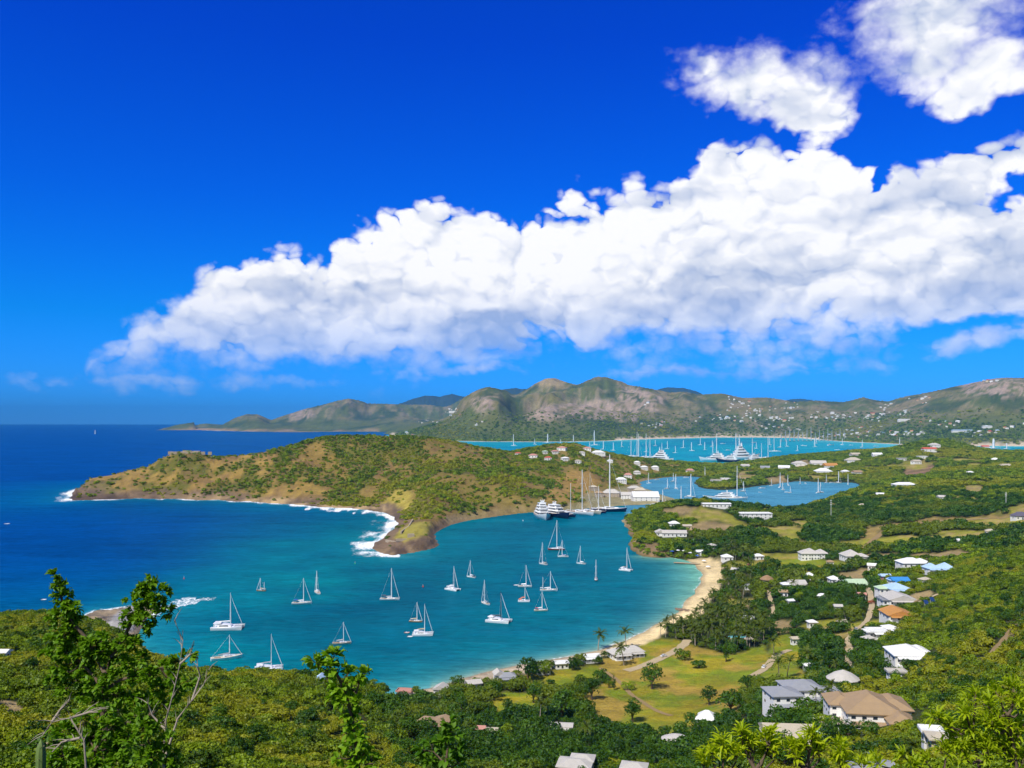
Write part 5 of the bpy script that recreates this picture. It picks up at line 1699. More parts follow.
# small houses half buried in the trees
MID = [(736, 574, 8, 'pale', "small pale roof in the palms just below the white hut behind the beach"), (748, 590, 7, 'white', "tiny white roof between the palm grove and the thatched brown hut"), (783, 597, 8, 'tan', "small tan roof just right of the thatched brown hut"),
       (758, 560, 9, 'white', "low white annex at the left end of the mansion's lawn"), (790, 606, 6, 'white', "tiny white roof in the wood below the low white cottages"), (822, 601, 8, 'white', "small white roof in dark trees below the small white cottage"),
       (838, 612, 7, 'pale', "pale shed roof in dark trees left of the lane"), (812, 628, 8, 'white', "white roof speck in the wood above the palm lawn"), (842, 628, 7, 'beige', "small beige roof beside the bend of the lane"), (868, 645, 9, 'pale', "pale roof left of the low white villa"),
       (862, 600, 7, 'pink', "small pinkish roof left of the pale blue hipped roof"), (780, 573, 6, 'white', "tiny white roof between thatched brown hut and mansion lawn"), (795, 645, 7, 'beige', "little beige roof above the palm lawn"), (925, 585, 9, 'beige', "low beige roof on the dry bank behind the terrace of villas"),
       (872, 570, 8, 'white', "small white roof between the pale green roof and the big white hipped roof"), (830, 566, 6, 'tan', "tiny tan roof below the long grey hipped house"), (700, 556, 7, 'white', "white beach bar roof at the golden end of the beach"), (712, 549, 7, 'pale', "pale roof in the trees above the beach bar"),
       (960, 545, 9, 'white', "white roof alone in the scrub right of the pale blue pavilions"), (990, 535, 8, 'beige', "beige roof in the scrub below the tan field"), (942, 500, 8, 'pale', "pale roof in the wood right of the lone wide white roof"), (970, 475, 9, 'white', "small white roof in the wood near the right edge"),
       (1005, 468, 10, 'beige', "beige roof in the wood at the far right edge"), (995, 461, 8, 'white', "white roof in the wood at the far right below the sliver of water"), (880, 497, 7, 'white', "tiny white roof left of the lone wide white roof"), (862, 508, 7, 'beige', "tiny beige roof in the wood below the inner harbour")]
for i, (u, v, w, rm, lab) in enumerate(MID):
    house(lab, u, v, [(0, 0, w, w * 0.62, 4.2, ('gable', 'hip')[i % 2], 0.38, rm, W_, 1, 2)], rz=(i * 61 % 50) - 25, front=0.6)
# on the spit between the two harbours
SPIT = [(784, 470, 11, 'white', 'gable', "bright white gabled house facing us on the spit"), (799, 466, 13, 'pale', 'hip', "grey-roofed house right of the bright white gabled house on the spit"), (818, 466, 15, 'pale', 'gable', "long pale roof on the spit, uphill of the round bay"),
        (830, 468.5, 13, 'orange', 'gable', "tan-orange roof on the spit below the long pale roof"), (823, 474, 16, 'white', 'hip', "large white house on the shore of the spit"), (845, 474, 7, 'white', 'hip', "small white house right of the large white shore house on the spit"),
        (853, 463, 14, 'beige', 'hip', "beige roofs near the crest of the spit"), (857, 475, 9, 'tan', 'gable', "tan roof at the root of the spit"), (745, 468, 8, 'pale', 'gable', "small pale house among the trees of the spit, nearest its tip"), (765, 470, 9, 'grey', 'gable', "small grey house between the tip house and the bright white gabled one"),
        (855, 457, 9, 'beige', 'gable', "beige house at the very crest of the spit"), (877, 457, 9, 'white', 'gable', "white house on the crest between spit and red roof"), (903, 461, 10, 'pale', 'flat', "flat pale house above the brown terraced bank"), (922, 459, 9, 'white', 'flat', "flat white house above the brown terraced bank"),
        (916, 464, 8, 'beige', 'gable', "beige hut just above the brown terraced bank"), (985, 448, 7, 'red', 'gable', "tiny red roof at the sliver of far water")]
for i, (u, v, w, rm, kd, lab) in enumerate(SPIT):
    house(lab, u, v, [(0, 0, w, w * 0.55, 7.5, kd, 0.4, rm, W_, 1, 3)], rz=(i * 47 % 30) - 15, name="house")
# the old dockyard
DOCKY = [(611, 497, 18, 'pale', S_, 'hip', "large old stone warehouse with hipped grey roof behind the giant sloop"), (628, 499, 14, 'pale', W_, 'gable', "long white dockyard building right of the stone warehouse"), (645, 501, 26, 'white', W_, 'gable', "longest white roof of the dockyard, by the narrows"),
         (634, 492, 12, 'pale', S_, 'hip', "stone building behind the white dockyard roofs"), (640, 494, 12, 'beige', S_, 'hip', "beige hipped building in the middle of the dockyard"), (599, 497, 9, 'tan', S_, 'hip', "tan stone house left of the stone warehouse"),
         (621, 483, 10, 'white', W_, 'hip', "white house on the inner side of the dockyard"), (628, 478, 8, 'pink', W_, 'hip', "pinkish roof at the inner side of the dockyard hill"), (637, 475, 7, 'pale', W_, 'hip', "small pale roof nearest the isthmus of the dockyard"),
         (655, 470, 7, 'white', W_, 'hip', "small white roof in trees behind the dockyard, first"), (644, 470, 7, 'white', W_, 'hip', "small white roof between the dockyard hill and the far harbour"), (690, 473, 8, 'pink', W_, 'hip', "pinkish house at the water between the two harbours"), (637, 465, 6, 'white', W_, 'hip', "tiny white roof below the megayachts"),
         (593, 491, 8, 'beige', S_, 'hip', "beige stone house at the foot of the brown hillside")]
for i, (u, v, w, rm, wm, kd, lab) in enumerate(DOCKY):
    house(lab, u, v, [(0, 0, w, w * 0.45, 8.5, kd, 0.5, rm, wm, 2, 5)], rz=(i * 31 % 24) - 12, name="dockyard_building" if i < 6 else "house", cat="building" if i < 6 else "house")
HILL = [(562, 450.5, 9, 'pink', "faded red roof on the crest of the dockyard hill"), (587, 450.5, 8, 'pink', "faded red roof right of the one on the crest of the dockyard hill"), (598, 455, 13, 'white', "big white-roofed house on the dockyard hill"), (555, 454, 7, 'pink', "small pinkish house below the crest of the dockyard hill"),
        (533, 458, 9, 'pink', "pink-roofed house at the seaward end of the dockyard hill crest"), (548, 460.5, 7, 'red', "small red roof above the brown slope"), (565, 461, 7, 'white', "little white house mid-slope of the dockyard hill"), (582, 455, 6, 'pale', "little pale house between the red and white roofs of the dockyard hill"),
        (578, 463.5, 6, 'beige', "little beige house lowest on the dockyard hill"), (545, 454, 5, 'green', "little greenish roof on the seaward dockyard hill"), (610, 463, 6, 'white', "little white house on the far flank of the dockyard hill"), (518, 455.5, 6, 'red', "red roof near the saddle between headland and dockyard hill")]
for i, (u, v, w, rm, lab) in enumerate(HILL):
    house(lab, u, v, [(0, 0, w, w * 0.5, 7, 'hip', 0.35, rm, W_, 1, 3)], rz=(i * 53 % 40) - 20)
# the fort on the headland
x, y, z = hit(190, 452.6)
fort = empty("fort", (x, y, z), 0, "ruined stone fort with low grey walls on the knoll of the headland", "fort")
k = y / F
m = MB()
for (a, b_, w, d, h) in ((0, 0, 17, 7, 4.5), (-4, 4, 8, 5, 6.5), (6, 2, 7, 6, 5.5)):
    m.box((a * k, b_ * k, h / 2 - 2), (w * k, d * k, h), 0.1)
m.build("rampart", STONE, fort)
for (a, b_, w) in ((-20, 2, 5), (-14, -2, 4), (14, -3, 4), (22, -6, 3.5)):
    m = MB()
    m.box((a * k, b_ * k, -1.2), (w * k, 2.2 * k, 7), 0.2)
    m.build("outwork", STONE, fort)
# old battery wall and gun house on the fort point
x, y, z = hit(410, 537)
bat = empty("battery", (x, y, z), 0, "pale stone battery wall running down the grassy fort point to a gun house", "fort")
m = MB()
for (ua, va, ub, vb) in ((401, 534, 409, 526), (409, 526, 413, 521), (386, 542.5, 396, 542), (396, 542, 407, 539)):
    a, b_ = hit(ua, va), hit(ub, vb)
    L = math.hypot(b_[0] - a[0], b_[1] - a[1])
    m.box(((a[0] + b_[0]) / 2 - x, (a[1] + b_[1]) / 2 - y, (a[2] + b_[2]) / 2 - z + 0.6), (L, 1.6, 3.2), math.atan2(b_[1] - a[1], b_[0] - a[0]))
m.build("wall", STONE, bat)
m = MB()
m.box((1.5, -3.0, 1.5), (8, 5, 5.5), 0.2)
m.build("gun_house", STONE, bat)
# small white building on the left slope and light roof at the beach end
house("white hut with a pale roof alone on the bushy left slope", 2, 660, [(0, 0, 12, 6, 3.0, 'gable', 0.3, 'white', W_, 1, 2)], front=2.0)
house("small mauve roof peeping out of the bushes above the slope's edge", 321, 684, [(0, 0, 7, 5, 3.2, 'gable', 0.6, 'lblue', W_, 1, 1)], front=2.0, cat="hut")

# swimming pool with deck
x, y, z = hit(737, 638)
clear(x, y, 12, 16, 8)
pl = empty("swimming_pool", (x, y, z + 0.7), 0.1, "turquoise swimming pool with a pale sandy deck among the palms", "swimming pool")
k = y / F
m = MB()
m.box((2 * k, -4 * k, -0.9), (24 * k, 15 * k, 1.9))
m.build("deck", PAVING, pl)
m = MB()
rings = [[(k * (-1.5 + 9.5 * math.cos(a) + 2.2 * math.cos(2 * a)), k * 4.8 * math.sin(a) * (1 + 0.25 * math.cos(a)), zz) for a in [2 * math.pi * j / 24 for j in range(24)]] for zz in (0.0, 0.12)]
m.loft(rings)
m.build("pool_basin", POOL, pl)

# far villages: small houses scattered over the hillsides
vil_protos = []
for i, (rm, wm, kd) in enumerate([('white', W_, 'gable'), ('pale', W_, 'hip'), ('red', C_, 'gable'), ('beige', W_, 'flat'), ('lblue', W_, 'hip'), ('white', W_, 'hip')]):
    t = empty("hillside_house", (0, 0, 0), 0, "", "house", "village houses scattered over the far hills")
    m = MB()
    m.box((0, 0, 3.5), (22, 15, 13))
    m.build("wall", wm, t)
    add_roof(t, (0, 0), 22, 15, 10, kd, 0.45, ROOFS[rm], over=1.2)
    vil_protos.append(t)
vr = random.Random(5)
CLUST = [(736, 403, 12, 10, 12), (755, 412, 22, 8, 26), (790, 408, 16, 8, 16), (650, 426, 14, 3, 10), (660, 423, 8, 3, 5), (720, 418, 30, 4, 16), (775, 420, 22, 4, 20), (830, 418, 22, 6, 20), (785, 430, 30, 5, 14), (870, 418, 16, 5, 14), (885, 411, 10, 6, 10), (905, 413, 10, 4, 8),
         (950, 424, 30, 3, 10), (870, 430, 30, 5, 12), (905, 434, 32, 3, 26), (840, 436, 25, 2, 16), (985, 433, 26, 4, 16), (1010, 428, 14, 3, 7), (920, 399, 10, 4, 7), (648, 405, 4, 2, 2), (452, 414, 12, 4, 8), (455, 410, 8, 3, 6), (430, 422, 16, 4, 8), (475, 425, 14, 5, 4), (408, 433, 10, 2, 4), (990, 381, 18, 2, 6)]
cnt = 0
for (cu, cv, su, sv, n) in CLUST:
    for _ in range(n):
        u, v = cu + vr.gauss(0, su * 0.5), cv + vr.gauss(0, sv * 0.5)
        if u < 392 or u > 1040:
            continue
        v = min(v, 437.5 if u < 850 else 439)
        x, y, z = hit(u, v)
        if z < 4 or y < 5000:
            continue
        k = vr.randrange(6)
        src = vil_protos[k]
        o = src if not src.get('placed') else copy_tree(src)
        src['placed'] = 1
        o.location = (x, y, z)
        o.rotation_euler.z = vr.uniform(-0.8, 0.8)
        s = vr.uniform(0.5, 1.15)
        if vr.random() < 0.12:
            s *= 1.5
        o.scale = (s, s, s * 0.85)
        o['label'] = ("small bright house on the far ridge behind the turquoise harbour" if v < 408 else "small house on the far hillside across the turquoise harbour" if v < 430 else "low building in the village strip along the far shore")
        cnt += 1
for p in vil_protos:
    if 'placed' in p:
        del p['placed']
for o in SC.objects:
    if 'placed' in o:
        del o['placed']
# two big pale halls in the village strip
for lab, u, v, w, rm in (("long pale turquoise roofed hall in the far village", 962, 432, 20, 'lblue'), ("wide white hall at the far boatyard", 905, 421, 14, 'white'), ("white villa row high on the near flank of the far hill", 454, 412.5, 10, 'white'), ("white hall with terraces on the right far hill", 987, 428, 9, 'white')):
    x, y, z = hit(u, v)
    k = y / F
    t = empty("hall", (x, y, z), 0, lab, "building")
    m = MB()
    m.box((0, 0, 2), (w * k, 3 * k, 20))
    m.build("wall", W_, t)
    add_roof(t, (0, 0), w * k, 3 * k, 12, 'gable', 0.3, ROOFS[rm], over=1.5)

# ------------------------------------------------------------------ small things among the houses
def car(label, u, v, ang, colr):
    x, y, z = hit(u, v)
    t = empty("parked_car", (x, y, z + 0.25), math.radians(ang), label, "car", "cars parked along the villa lane")
    b = MB()
    b.loft([[(xx, -0.85, 0.35), (xx, -0.85, h), (xx, 0.85, h), (xx, 0.85, 0.35)] for xx, h in ((-2.2, 0.85), (-1.9, 1.0), (-0.9, 1.05), (1.0, 1.02), (2.0, 0.9), (2.25, 0.6))])
    bo = b.build("body", paint("car_paint_" + colr, {'white': (0.8, 0.8, 0.8), 'silver': (0.45, 0.46, 0.48), 'dark': (0.03, 0.035, 0.045)}[colr], 0.2, 0.03, spec=0.6), t)
    c = MB()
    c.loft([[(-1.7, -0.75, 1.0), (-1.4, -0.65, 1.5), (-1.4, 0.65, 1.5), (-1.7, 0.75, 1.0)], [(1.0, -0.75, 1.0), (0.3, -0.65, 1.5), (0.3, 0.65, 1.5), (1.0, 0.75, 1.0)]])
    c.build("window", DARKGLASS, bo)
    r = MB()
    r.box((-0.55, 0, 1.53), (1.75, 1.32, 0.06))
    r.build("roof", bo.data.materials[0], bo)
    for sx in (-1.35, 1.4):
        for sy in (-0.8, 0.8):
            w = MB()
            w.tube([(sx, sy - 0.11, 0.33), (sx, sy + 0.11, 0.33)], 0.34, 12)
            w.build("wheel", BLACK, t)
    clear(x, y, 2.5, 7, 2)
    return t


car("white car parked at the top of the palm lawn lane", 764, 668, 60, 'white')
car("silver car parked on the lane near the low white villa", 856, 630, 80, 'silver')
car("dark car parked on the lane above the round house", 849, 655, 95, 'dark')
car("white car on the gravel in front of the palm grove", 664, 657, 30, 'white')

for i, (u, v, lab) in enumerate(((926.5, 606, "left one of two tilted blue solar panels on the dry bank"), (932.5, 603, "right one of two tilted blue solar panels on the dry bank"))):
    x, y, z = hit(u, v)
    k = y / F
    t = empty("solar_panel", (x, y, z), 0.2, lab, "solar panel", "solar panels on the dry bank")
    m = MB()
    a = 4.5 * k / 2
    m.add([(-a, -a, 1.0), (a, -a, 1.0), (a, a, 3.4), (-a, a, 3.4), (-a, -a, 1.15), (a, -a, 1.15), (a, a, 3.55), (-a, a, 3.55)], [(3, 2, 1, 0), (4, 5, 6, 7), (0, 1, 5, 4), (1, 2, 6, 5), (2, 3, 7, 6), (3, 0, 4, 7)])
    m.build("panel", paint("solar_cells", (0.02, 0.05, 0.16), 0.15, 0.1, spec=0.7), t)
    m = MB()
    for sx in (-1, 1):
        m.tube([(sx * a * 0.7, a * 0.6, -0.5), (sx * a * 0.7, a * 0.6, 3.0)], 0.08, 5)
        m.tube([(sx * a * 0.7, -a * 0.8, -0.5), (sx * a * 0.7, -a * 0.8, 1.1)], 0.08, 5)
        m.tube([(sx * a * 0.7, -a * 0.8, 0.6), (sx * a * 0.7, a * 0.6, 0.6)], 0.06, 4)
    m.tube([(-a * 0.7, a * 0.6, 0.6), (a * 0.7, a * 0.6, 0.6)], 0.06, 4)
    m.build("stand", ALU, t)
    clear(x, y, 4, 8, 3)

for u, v, hpx, lab in ((831, 519, 20, "tall white radio mast in the wood below the inner harbour"), (1006, 506, 14, "pale mast beside the slate-roofed house")):
    x, y, z = hit(u, v)
    k = y / F
    t = empty("radio_mast", (x, y, z), 0, lab, "mast")
    MB().tube([(0, 0, -1), (0, 0, hpx * k * 0.6), (0, 0, hpx * k)], [0.30, 0.24, 0.15], 6).build("pole", WHITE, t)
    m = MB()
    for q in (0.72, 0.82, 0.92):
        m.box((0, 0, hpx * k * q), (2.6, 0.3, 0.5))
    m.build("antenna", WHITE, t)

# wooden jetty off the golden end of the beach and a rock groyne below the palm grove
x0, y0, _ = gp(674, 563.2)
x1, y1, _ = gp(700, 564.8)
t = empty("jetty", (0, 0, 0), 0, "low sandy wooden jetty reaching into the water at the far end of the beach", "jetty")
m = MB()
L = math.hypot(x1 - x0, y1 - y0)
m.box(((x0 + x1) / 2, (y0 + y1) / 2, 0.9), (L, 4.0, 0.35), math.atan2(y1 - y0, x1 - x0))
m.build("walkway", paint("sun_bleached_planks", (0.42, 0.32, 0.20), 0.9, 0.2), t)
m = MB()
for k in range(9):
    q = k / 8
    for s in (-1.6, 1.6):
        m.tube([(x0 + (x1 - x0) * q, y0 + (y1 - y0) * q + s, -2), (x0 + (x1 - x0) * q, y0 + (y1 - y0) * q + s, 0.8)], 0.2, 5)
m.build("piling", WOOD, t)
t = empty("rock_groyne", (0, 0, 0), 0, "short groyne of brown rocks on the waterline below the palm grove", "groyne")
m = MB()
r = random.Random(4)
for k in range(26):
    q = r.random()
    px = gp(676 + 14 * q, 609.5 + 2 * q + r.uniform(-1, 1))
    s = r.uniform(1.0, 2.4)
    ico = [(px[0] + s * a * r.uniform(.7, 1.1), px[1] + s * b_ * r.uniform(.7, 1.1), 0.3 + s * 0.5 * c * r.uniform(.7, 1.1)) for a, b_, c in ((0, 0, 1), (1, 0, .2), (.3, .95, .1), (-.8, .6, .2), (-.8, -.6, .1), (.3, -.95, .2), (0, 0, -1))]
    m.add(ico, [(0, 1, 2), (0, 2, 3), (0, 3, 4), (0, 4, 5), (0, 5, 1), (6, 2, 1), (6, 3, 2), (6, 4, 3), (6, 5, 4), (6, 1, 5)])
m.build("rocks", paint("brown_rock", (0.22, 0.15, 0.10), 0.95, 0.3, 0.5), t)
# sunshades and loungers of the beach bar
for i, (u, v, c) in enumerate(((672, 553.5, 'b'), (678, 552.5, 'w'), (684, 553, 'w'), (690, 555, 'w'), (697, 558, 'b'), (704, 563, 'w'), (708, 569, 'w'))):
    x, y, z = hit(u, v)
    t = empty("beach_parasol", (x, y, z), 0, "%s beach parasol at the golden far end of the beach" % ("blue" if c == 'b' else "white"), "parasol", "blue parasols of the beach bar" if c == 'b' else "white parasols of the beach bar")
    m = MB()
    n = 8
    m.loft([[(q * math.cos(2 * math.pi * k / n), q * math.sin(2 * math.pi * k / n), zz) for k in range(n)] for q, zz in ((2.6, 2.5), (1.4, 3.2), (0.06, 3.6))])
    m.build("canopy", BLUECLOTH if c == 'b' else WHITE, t)
    MB().tube([(0, 0, -0.4), (0, 0, 2.8)], 0.07, 5).build("pole", WOOD, t)

# ------------------------------------------------------------------ leaves and crowns
def leaf_mat(name, c_dark, c_light, trans=0.25, dry=(0.16, 0.13, 0.03), bydot=0.0):
    m = bpy.data.materials.new(name)
    m.use_nodes = True
    m.node_tree.nodes.clear()
    g = NT(m.node_tree)
    out = g.n('ShaderNodeOutputMaterial')
    oi = g.n('ShaderNodeObjectInfo')
    at = g.n('ShaderNodeAttribute', attribute_name="leafvar")
    ti = g.n('ShaderNodeAttribute', attribute_name="mood", attribute_type='INSTANCER')
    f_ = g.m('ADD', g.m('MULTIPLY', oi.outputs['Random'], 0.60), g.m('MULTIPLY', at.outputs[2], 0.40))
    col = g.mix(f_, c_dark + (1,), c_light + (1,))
    # some plants in a drier, yellower mood
    col = g.mix(g.m('MULTIPLY', g.ramp(ti.outputs[2], 0.5, 1.0), 0.85), col, dry + (1,))
    d = g.n('ShaderNodeBsdfDiffuse', ins={'Color': col})
    t = g.n('ShaderNodeBsdfTranslucent', ins={'Color': g.vop('MULTIPLY', col, (1.25, 1.35, 0.6))})
    gl = g.n('ShaderNodeBsdfGlossy', ins={'Color': (0.6, 0.65, 0.6, 1), 'Roughness': 0.5})
    mx = g.n('ShaderNodeMixShader', ins={0: trans, 1: d, 2: t})
    mx2 = g.n('ShaderNodeMixShader', ins={0: 0.025, 1: mx, 2: gl})
    m.node_tree.links.new(mx2.outputs[0], out.inputs[0])
    return m


LEAF_A = leaf_mat("foliage_scrub", (0.014, 0.056, 0.003), (0.270, 0.370, 0.009), dry=(0.31, 0.31, 0.014))
LEAF_B = leaf_mat("foliage_dark_tree", (0.009, 0.044, 0.004), (0.088, 0.185, 0.010), dry=(0.17, 0.22, 0.012))
LEAF_P = leaf_mat("palm_leaf", (0.035, 0.070, 0.006), (0.13, 0.165, 0.012), dry=(0.22, 0.18, 0.03))
LEAF_Y = leaf_mat("bright_leaf", (0.22, 0.34, 0.006), (0.58, 0.64, 0.012), trans=0.45)
LEAF_N = leaf_mat("near_tree_leaf", (0.05, 0.16, 0.006), (0.26, 0.44, 0.012), trans=0.42)
LEAF_S = leaf_mat("silver_leaf", (0.16, 0.21, 0.13), (0.30, 0.36, 0.24), trans=0.15)
LEAF_M = leaf_mat("magenta_bracts", (0.35, 0.01, 0.10), (0.62, 0.03, 0.25), trans=0.3)
LEAF_R = leaf_mat("red_bracts", (0.30, 0.03, 0.015), (0.45, 0.10, 0.03), trans=0.3)


def numpy_mesh(name, V, Fc, var=None):
    """V: (n,3); Fc: (m,4) quads; var: one value per vertex"""
    me = bpy.data.meshes.new(name)
    me.vertices.add(len(V))
    me.vertices.foreach_set("co", np.asarray(V, np.float32).ravel())
    me.loops.add(Fc.size)
    me.loops.foreach_set("vertex_index", Fc.ravel().astype(np.int32))
    me.polygons.add(len(Fc))
    me.polygons.foreach_set("loop_start", np.arange(0, Fc.size, Fc.shape[1], dtype=np.int32))
    me.polygons.foreach_set("loop_total", np.full(len(Fc), Fc.shape[1], dtype=np.int32))
    me.update()
    if var is not None:
        flt_attr(me, "leafvar", var)
    return me


def leaf_quads(C, N, size, r, slim=0.6, jit=0.7):
    """one leaf-shaped quad at each centre, roughly facing N with jitter"""
    n = len(C)
    N = N + r.normal(0, jit, (n, 3))
    N /= np.linalg.norm(N, axis=1)[:, None] + 1e-9
    A = np.cross(N, r.normal(0, 1, (n, 3)))
    A /= np.linalg.norm(A, axis=1)[:, None] + 1e-9
    B = np.cross(N, A)
    s = size * r.uniform(0.6, 1.35, n)[:, None]
    V = np.stack([C - A * s, C - B * s * slim, C + A * s, C + B * s * slim], 1).reshape(-1, 3)
    return V, np.arange(n * 4).reshape(n, 4)


def crown_mesh(name, lobes, n, leaf, seed, inner=0.25, slim=0.65):
    """a crown from many small leaf faces spread over and inside several overlapping lobes; lobes: (x, y, z, rx, rz)"""
    r = np.random.RandomState(seed)
    L = np.array(lobes, float)
    wts = L[:, 3] ** 2
    k = r.choice(len(L), n, p=wts / wts.sum())
    d = r.normal(0, 1, (n, 3))
    d /= np.linalg.norm(d, axis=1)[:, None]
    d[:, 2] = np.where(d[:, 2] < -0.35, -d[:, 2], d[:, 2])
    # clumping: lumps of foliage and gaps between them
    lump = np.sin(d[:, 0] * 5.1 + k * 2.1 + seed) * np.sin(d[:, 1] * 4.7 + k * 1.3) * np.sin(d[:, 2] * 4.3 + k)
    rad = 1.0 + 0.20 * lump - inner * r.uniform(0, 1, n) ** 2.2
    C = L[k, :3] + d * rad[:, None] * np.stack([L[k, 3], L[k, 3], L[k, 4]], 1)
    keep = lump + r.uniform(-0.5, 0.9, n) > -0.25
    C, d, lump = C[keep], d[keep], lump[keep]
    V, Q = leaf_quads(C, d * 1.2, leaf, r, slim)
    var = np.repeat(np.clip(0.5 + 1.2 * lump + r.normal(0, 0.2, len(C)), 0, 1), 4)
    # shade painted into the leaf tone above: hollows darker, lumps lighter
    return numpy_mesh(name, V, Q, var)


def blob_lobes(seed, k, R, hz, spread=0.55, z0=0.5):
    r = random.Random(seed)
    out = [(0, 0, z0 * hz, R * 0.72, hz * 0.52)]
    for _ in range(k):
        a = r.uniform(0, 6.283)
        q = r.uniform(0.3, 1.0) * spread * R
        rr = R * r.uniform(0.34, 0.55)
        out.append((math.cos(a) * q, math.sin(a) * q, hz * r.uniform(0.35, 0.8), rr, rr * r.uniform(0.6, 0.9) * hz / R * 0.9))
    return out


HID = bpy.data.collections.new("plant_kinds")     # masters for the stuff objects; not linked to the scene


def hidden(name, me, mat):
    me.materials.append(mat)
    o = bpy.data.objects.new(name, me)
    HID.objects.link(o)
    return o


def stuff_cloud(name, pts, scale, mood, masters, label=None):
    """countless plants: one object that instances its masters on points"""
    me = bpy.data.meshes.new(name)
    me.vertices.add(len(pts))
    me.vertices.foreach_set("co", np.asarray(pts, np.float32).ravel())
    flt_attr(me, "size", scale)
    flt_attr(me, "mood", mood)
    o = link_mesh(name, me)
    tag(o, label, None, None, 'stuff')
    coll = bpy.data.collections.new(name + "_kinds")
    for m in masters:
        coll.objects.link(m)
    ng = bpy.data.node_groups.new(name, 'GeometryNodeTree')
    ng.interface.new_socket("Geometry", in_out='INPUT', socket_type='NodeSocketGeometry')
    ng.interface.new_socket("Geometry", in_out='OUTPUT', socket_type='NodeSocketGeometry')
    gi, go = ng.nodes.new('NodeGroupInput'), ng.nodes.new('NodeGroupOutput')
    ci = ng.nodes.new('GeometryNodeCollectionInfo')
    ci.inputs['Collection'].default_value = coll
    ci.inputs['Separate Children'].default_value = True
    ci.inputs['Reset Children'].default_value = True
    ip = ng.nodes.new('GeometryNodeInstanceOnPoints')
    ip.inputs['Pick Instance'].default_value = True
    ri = ng.nodes.new('FunctionNodeRandomValue')
    ri.data_type = 'INT'
    ri.inputs['Min'].default_value = 0
    ri.inputs['Max'].default_value = len(masters) - 1
    rr = ng.nodes.new('FunctionNodeRandomValue')
    rr.data_type = 'FLOAT_VECTOR'
    rr.inputs['Min'].default_value = (-0.10, -0.10, 0.0)
    rr.inputs['Max'].default_value = (0.10, 0.10, 6.283)
    at = ng.nodes.new('GeometryNodeInputNamedAttribute')
    at.data_type = 'FLOAT'
    at.inputs['Name'].default_value = "size"
    ln = ng.links.new
    ln(gi.outputs[0], ip.inputs['Points'])
    ln(ci.outputs[0], ip.inputs['Instance'])
    ln(ri.outputs[2], ip.inputs['Instance Index'])
    ln(rr.outputs[0], ip.inputs['Rotation'])
    ln(at.outputs[0], ip.inputs['Scale'])
    ln(ip.outputs[0], go.inputs[0])
    md = o.modifiers.new("plants", 'NODES')
    md.node_group = ng
    return o


def jitter_grid(Y0, Y1, s, u0=-45, u1=1070, seed=0):
    if Y1 <= 720:
        u0, u1 = -170, 1190      # the slope goes on beyond the picture's edges
    r = np.random.RandomState(seed)
    ys = np.arange(Y0, Y1, s)
    x0, x1 = (u0 - 512) / F * Y1, (u1 - 512) / F * Y1
    xs = np.arange(x0, x1, s)
    X, Y = np.meshgrid(xs, ys)
    X = (X + r.uniform(-0.5, 0.5, X.shape) * s).ravel()
    Y = (Y + r.uniform(-0.5, 0.5, Y.shape) * s).ravel()
    u = X / Y * F + 512
    k = (u > u0) & (u < u1) & (Y > Y0) & (Y < Y1)
    return X[k], Y[k], r


def gmask(m):
    return m.reshape(NR, NC).astype(float)


bare = np.zeros(len(gx), bool)
for poly in (PARK, PARK2, LAWN, LAWN2, BEACHLAWN, MANSION_LAWN, FIELD, DRYTERR):
    bare |= in_poly(WU, WV, poly) & region_right
for poly in TANS:
    bare |= in_poly(WU, WV, poly) & region_right
bare |= sand | prom | dock | CLEARING
BARE = gmask(soft(bare))
hd_sparse = region_head & (in_poly(WU, WV, BROWN_HILL) | in_poly(WU, WV, GRASS_SLOPE) | in_poly(WU, WV, GRASS_POINT))
SPARSE = gmask(soft(hd_sparse))
SCAR = gmask(np.zeros(len(gx)))
PATHS = []           # (polyline, half width) in world x, y


def path_ribbon(pix, width, col, label=None, name="path"):
    P3 = [hit(u, v) for u, v in pix]
    xy = [(p[0], p[1]) for p in P3]
    fine = []
    for a, b_ in zip(xy[:-1], xy[1:]):
        n = max(2, int(math.hypot(b_[0] - a[0], b_[1] - a[1]) / 2.5))
        fine += [(a[0] + (b_[0] - a[0]) * i / n, a[1] + (b_[1] - a[1]) * i / n) for i in range(n)]
    fine.append(xy[-1])
    for _ in range(6):
        fine = [fine[0]] + [((fine[i - 1][0] + fine[i][0] * 2 + fine[i + 1][0]) / 4, (fine[i - 1][1] + fine[i][1] * 2 + fine[i + 1][1]) / 4) for i in range(1, len(fine) - 1)] + [fine[-1]]
    m = MB()
    vs, fs = [], []
    r = random.Random(len(pix))
    cols = 5
    for i, p in enumerate(fine):
        q = fine[min(i + 1, len(fine) - 1)]
        o = fine[max(i - 1, 0)]
        dx, dy = q[0] - o[0], q[1] - o[1]
        L = math.hypot(dx, dy) + 1e-9
        w = width * (0.85 + 0.3 * r.random())
        for j in range(cols):
            s = (j / (cols - 1) - 0.5) * w
            X, Y = p[0] - dy / L * s, p[1] + dx / L * s
            vs.append((X, Y, ground_z(X, Y) + 0.22))
    for i in range(len(fine) - 1):
        for j in range(cols - 1):
            a = i * cols + j
            fs.append((a, a + 1, a + cols + 1, a + cols))
    m.add(vs, fs)
    o = m.build(name, col, None, True)
    tag(o, kind='structure')
    PATHS.append((np.array(fine), width / 2))
    return o


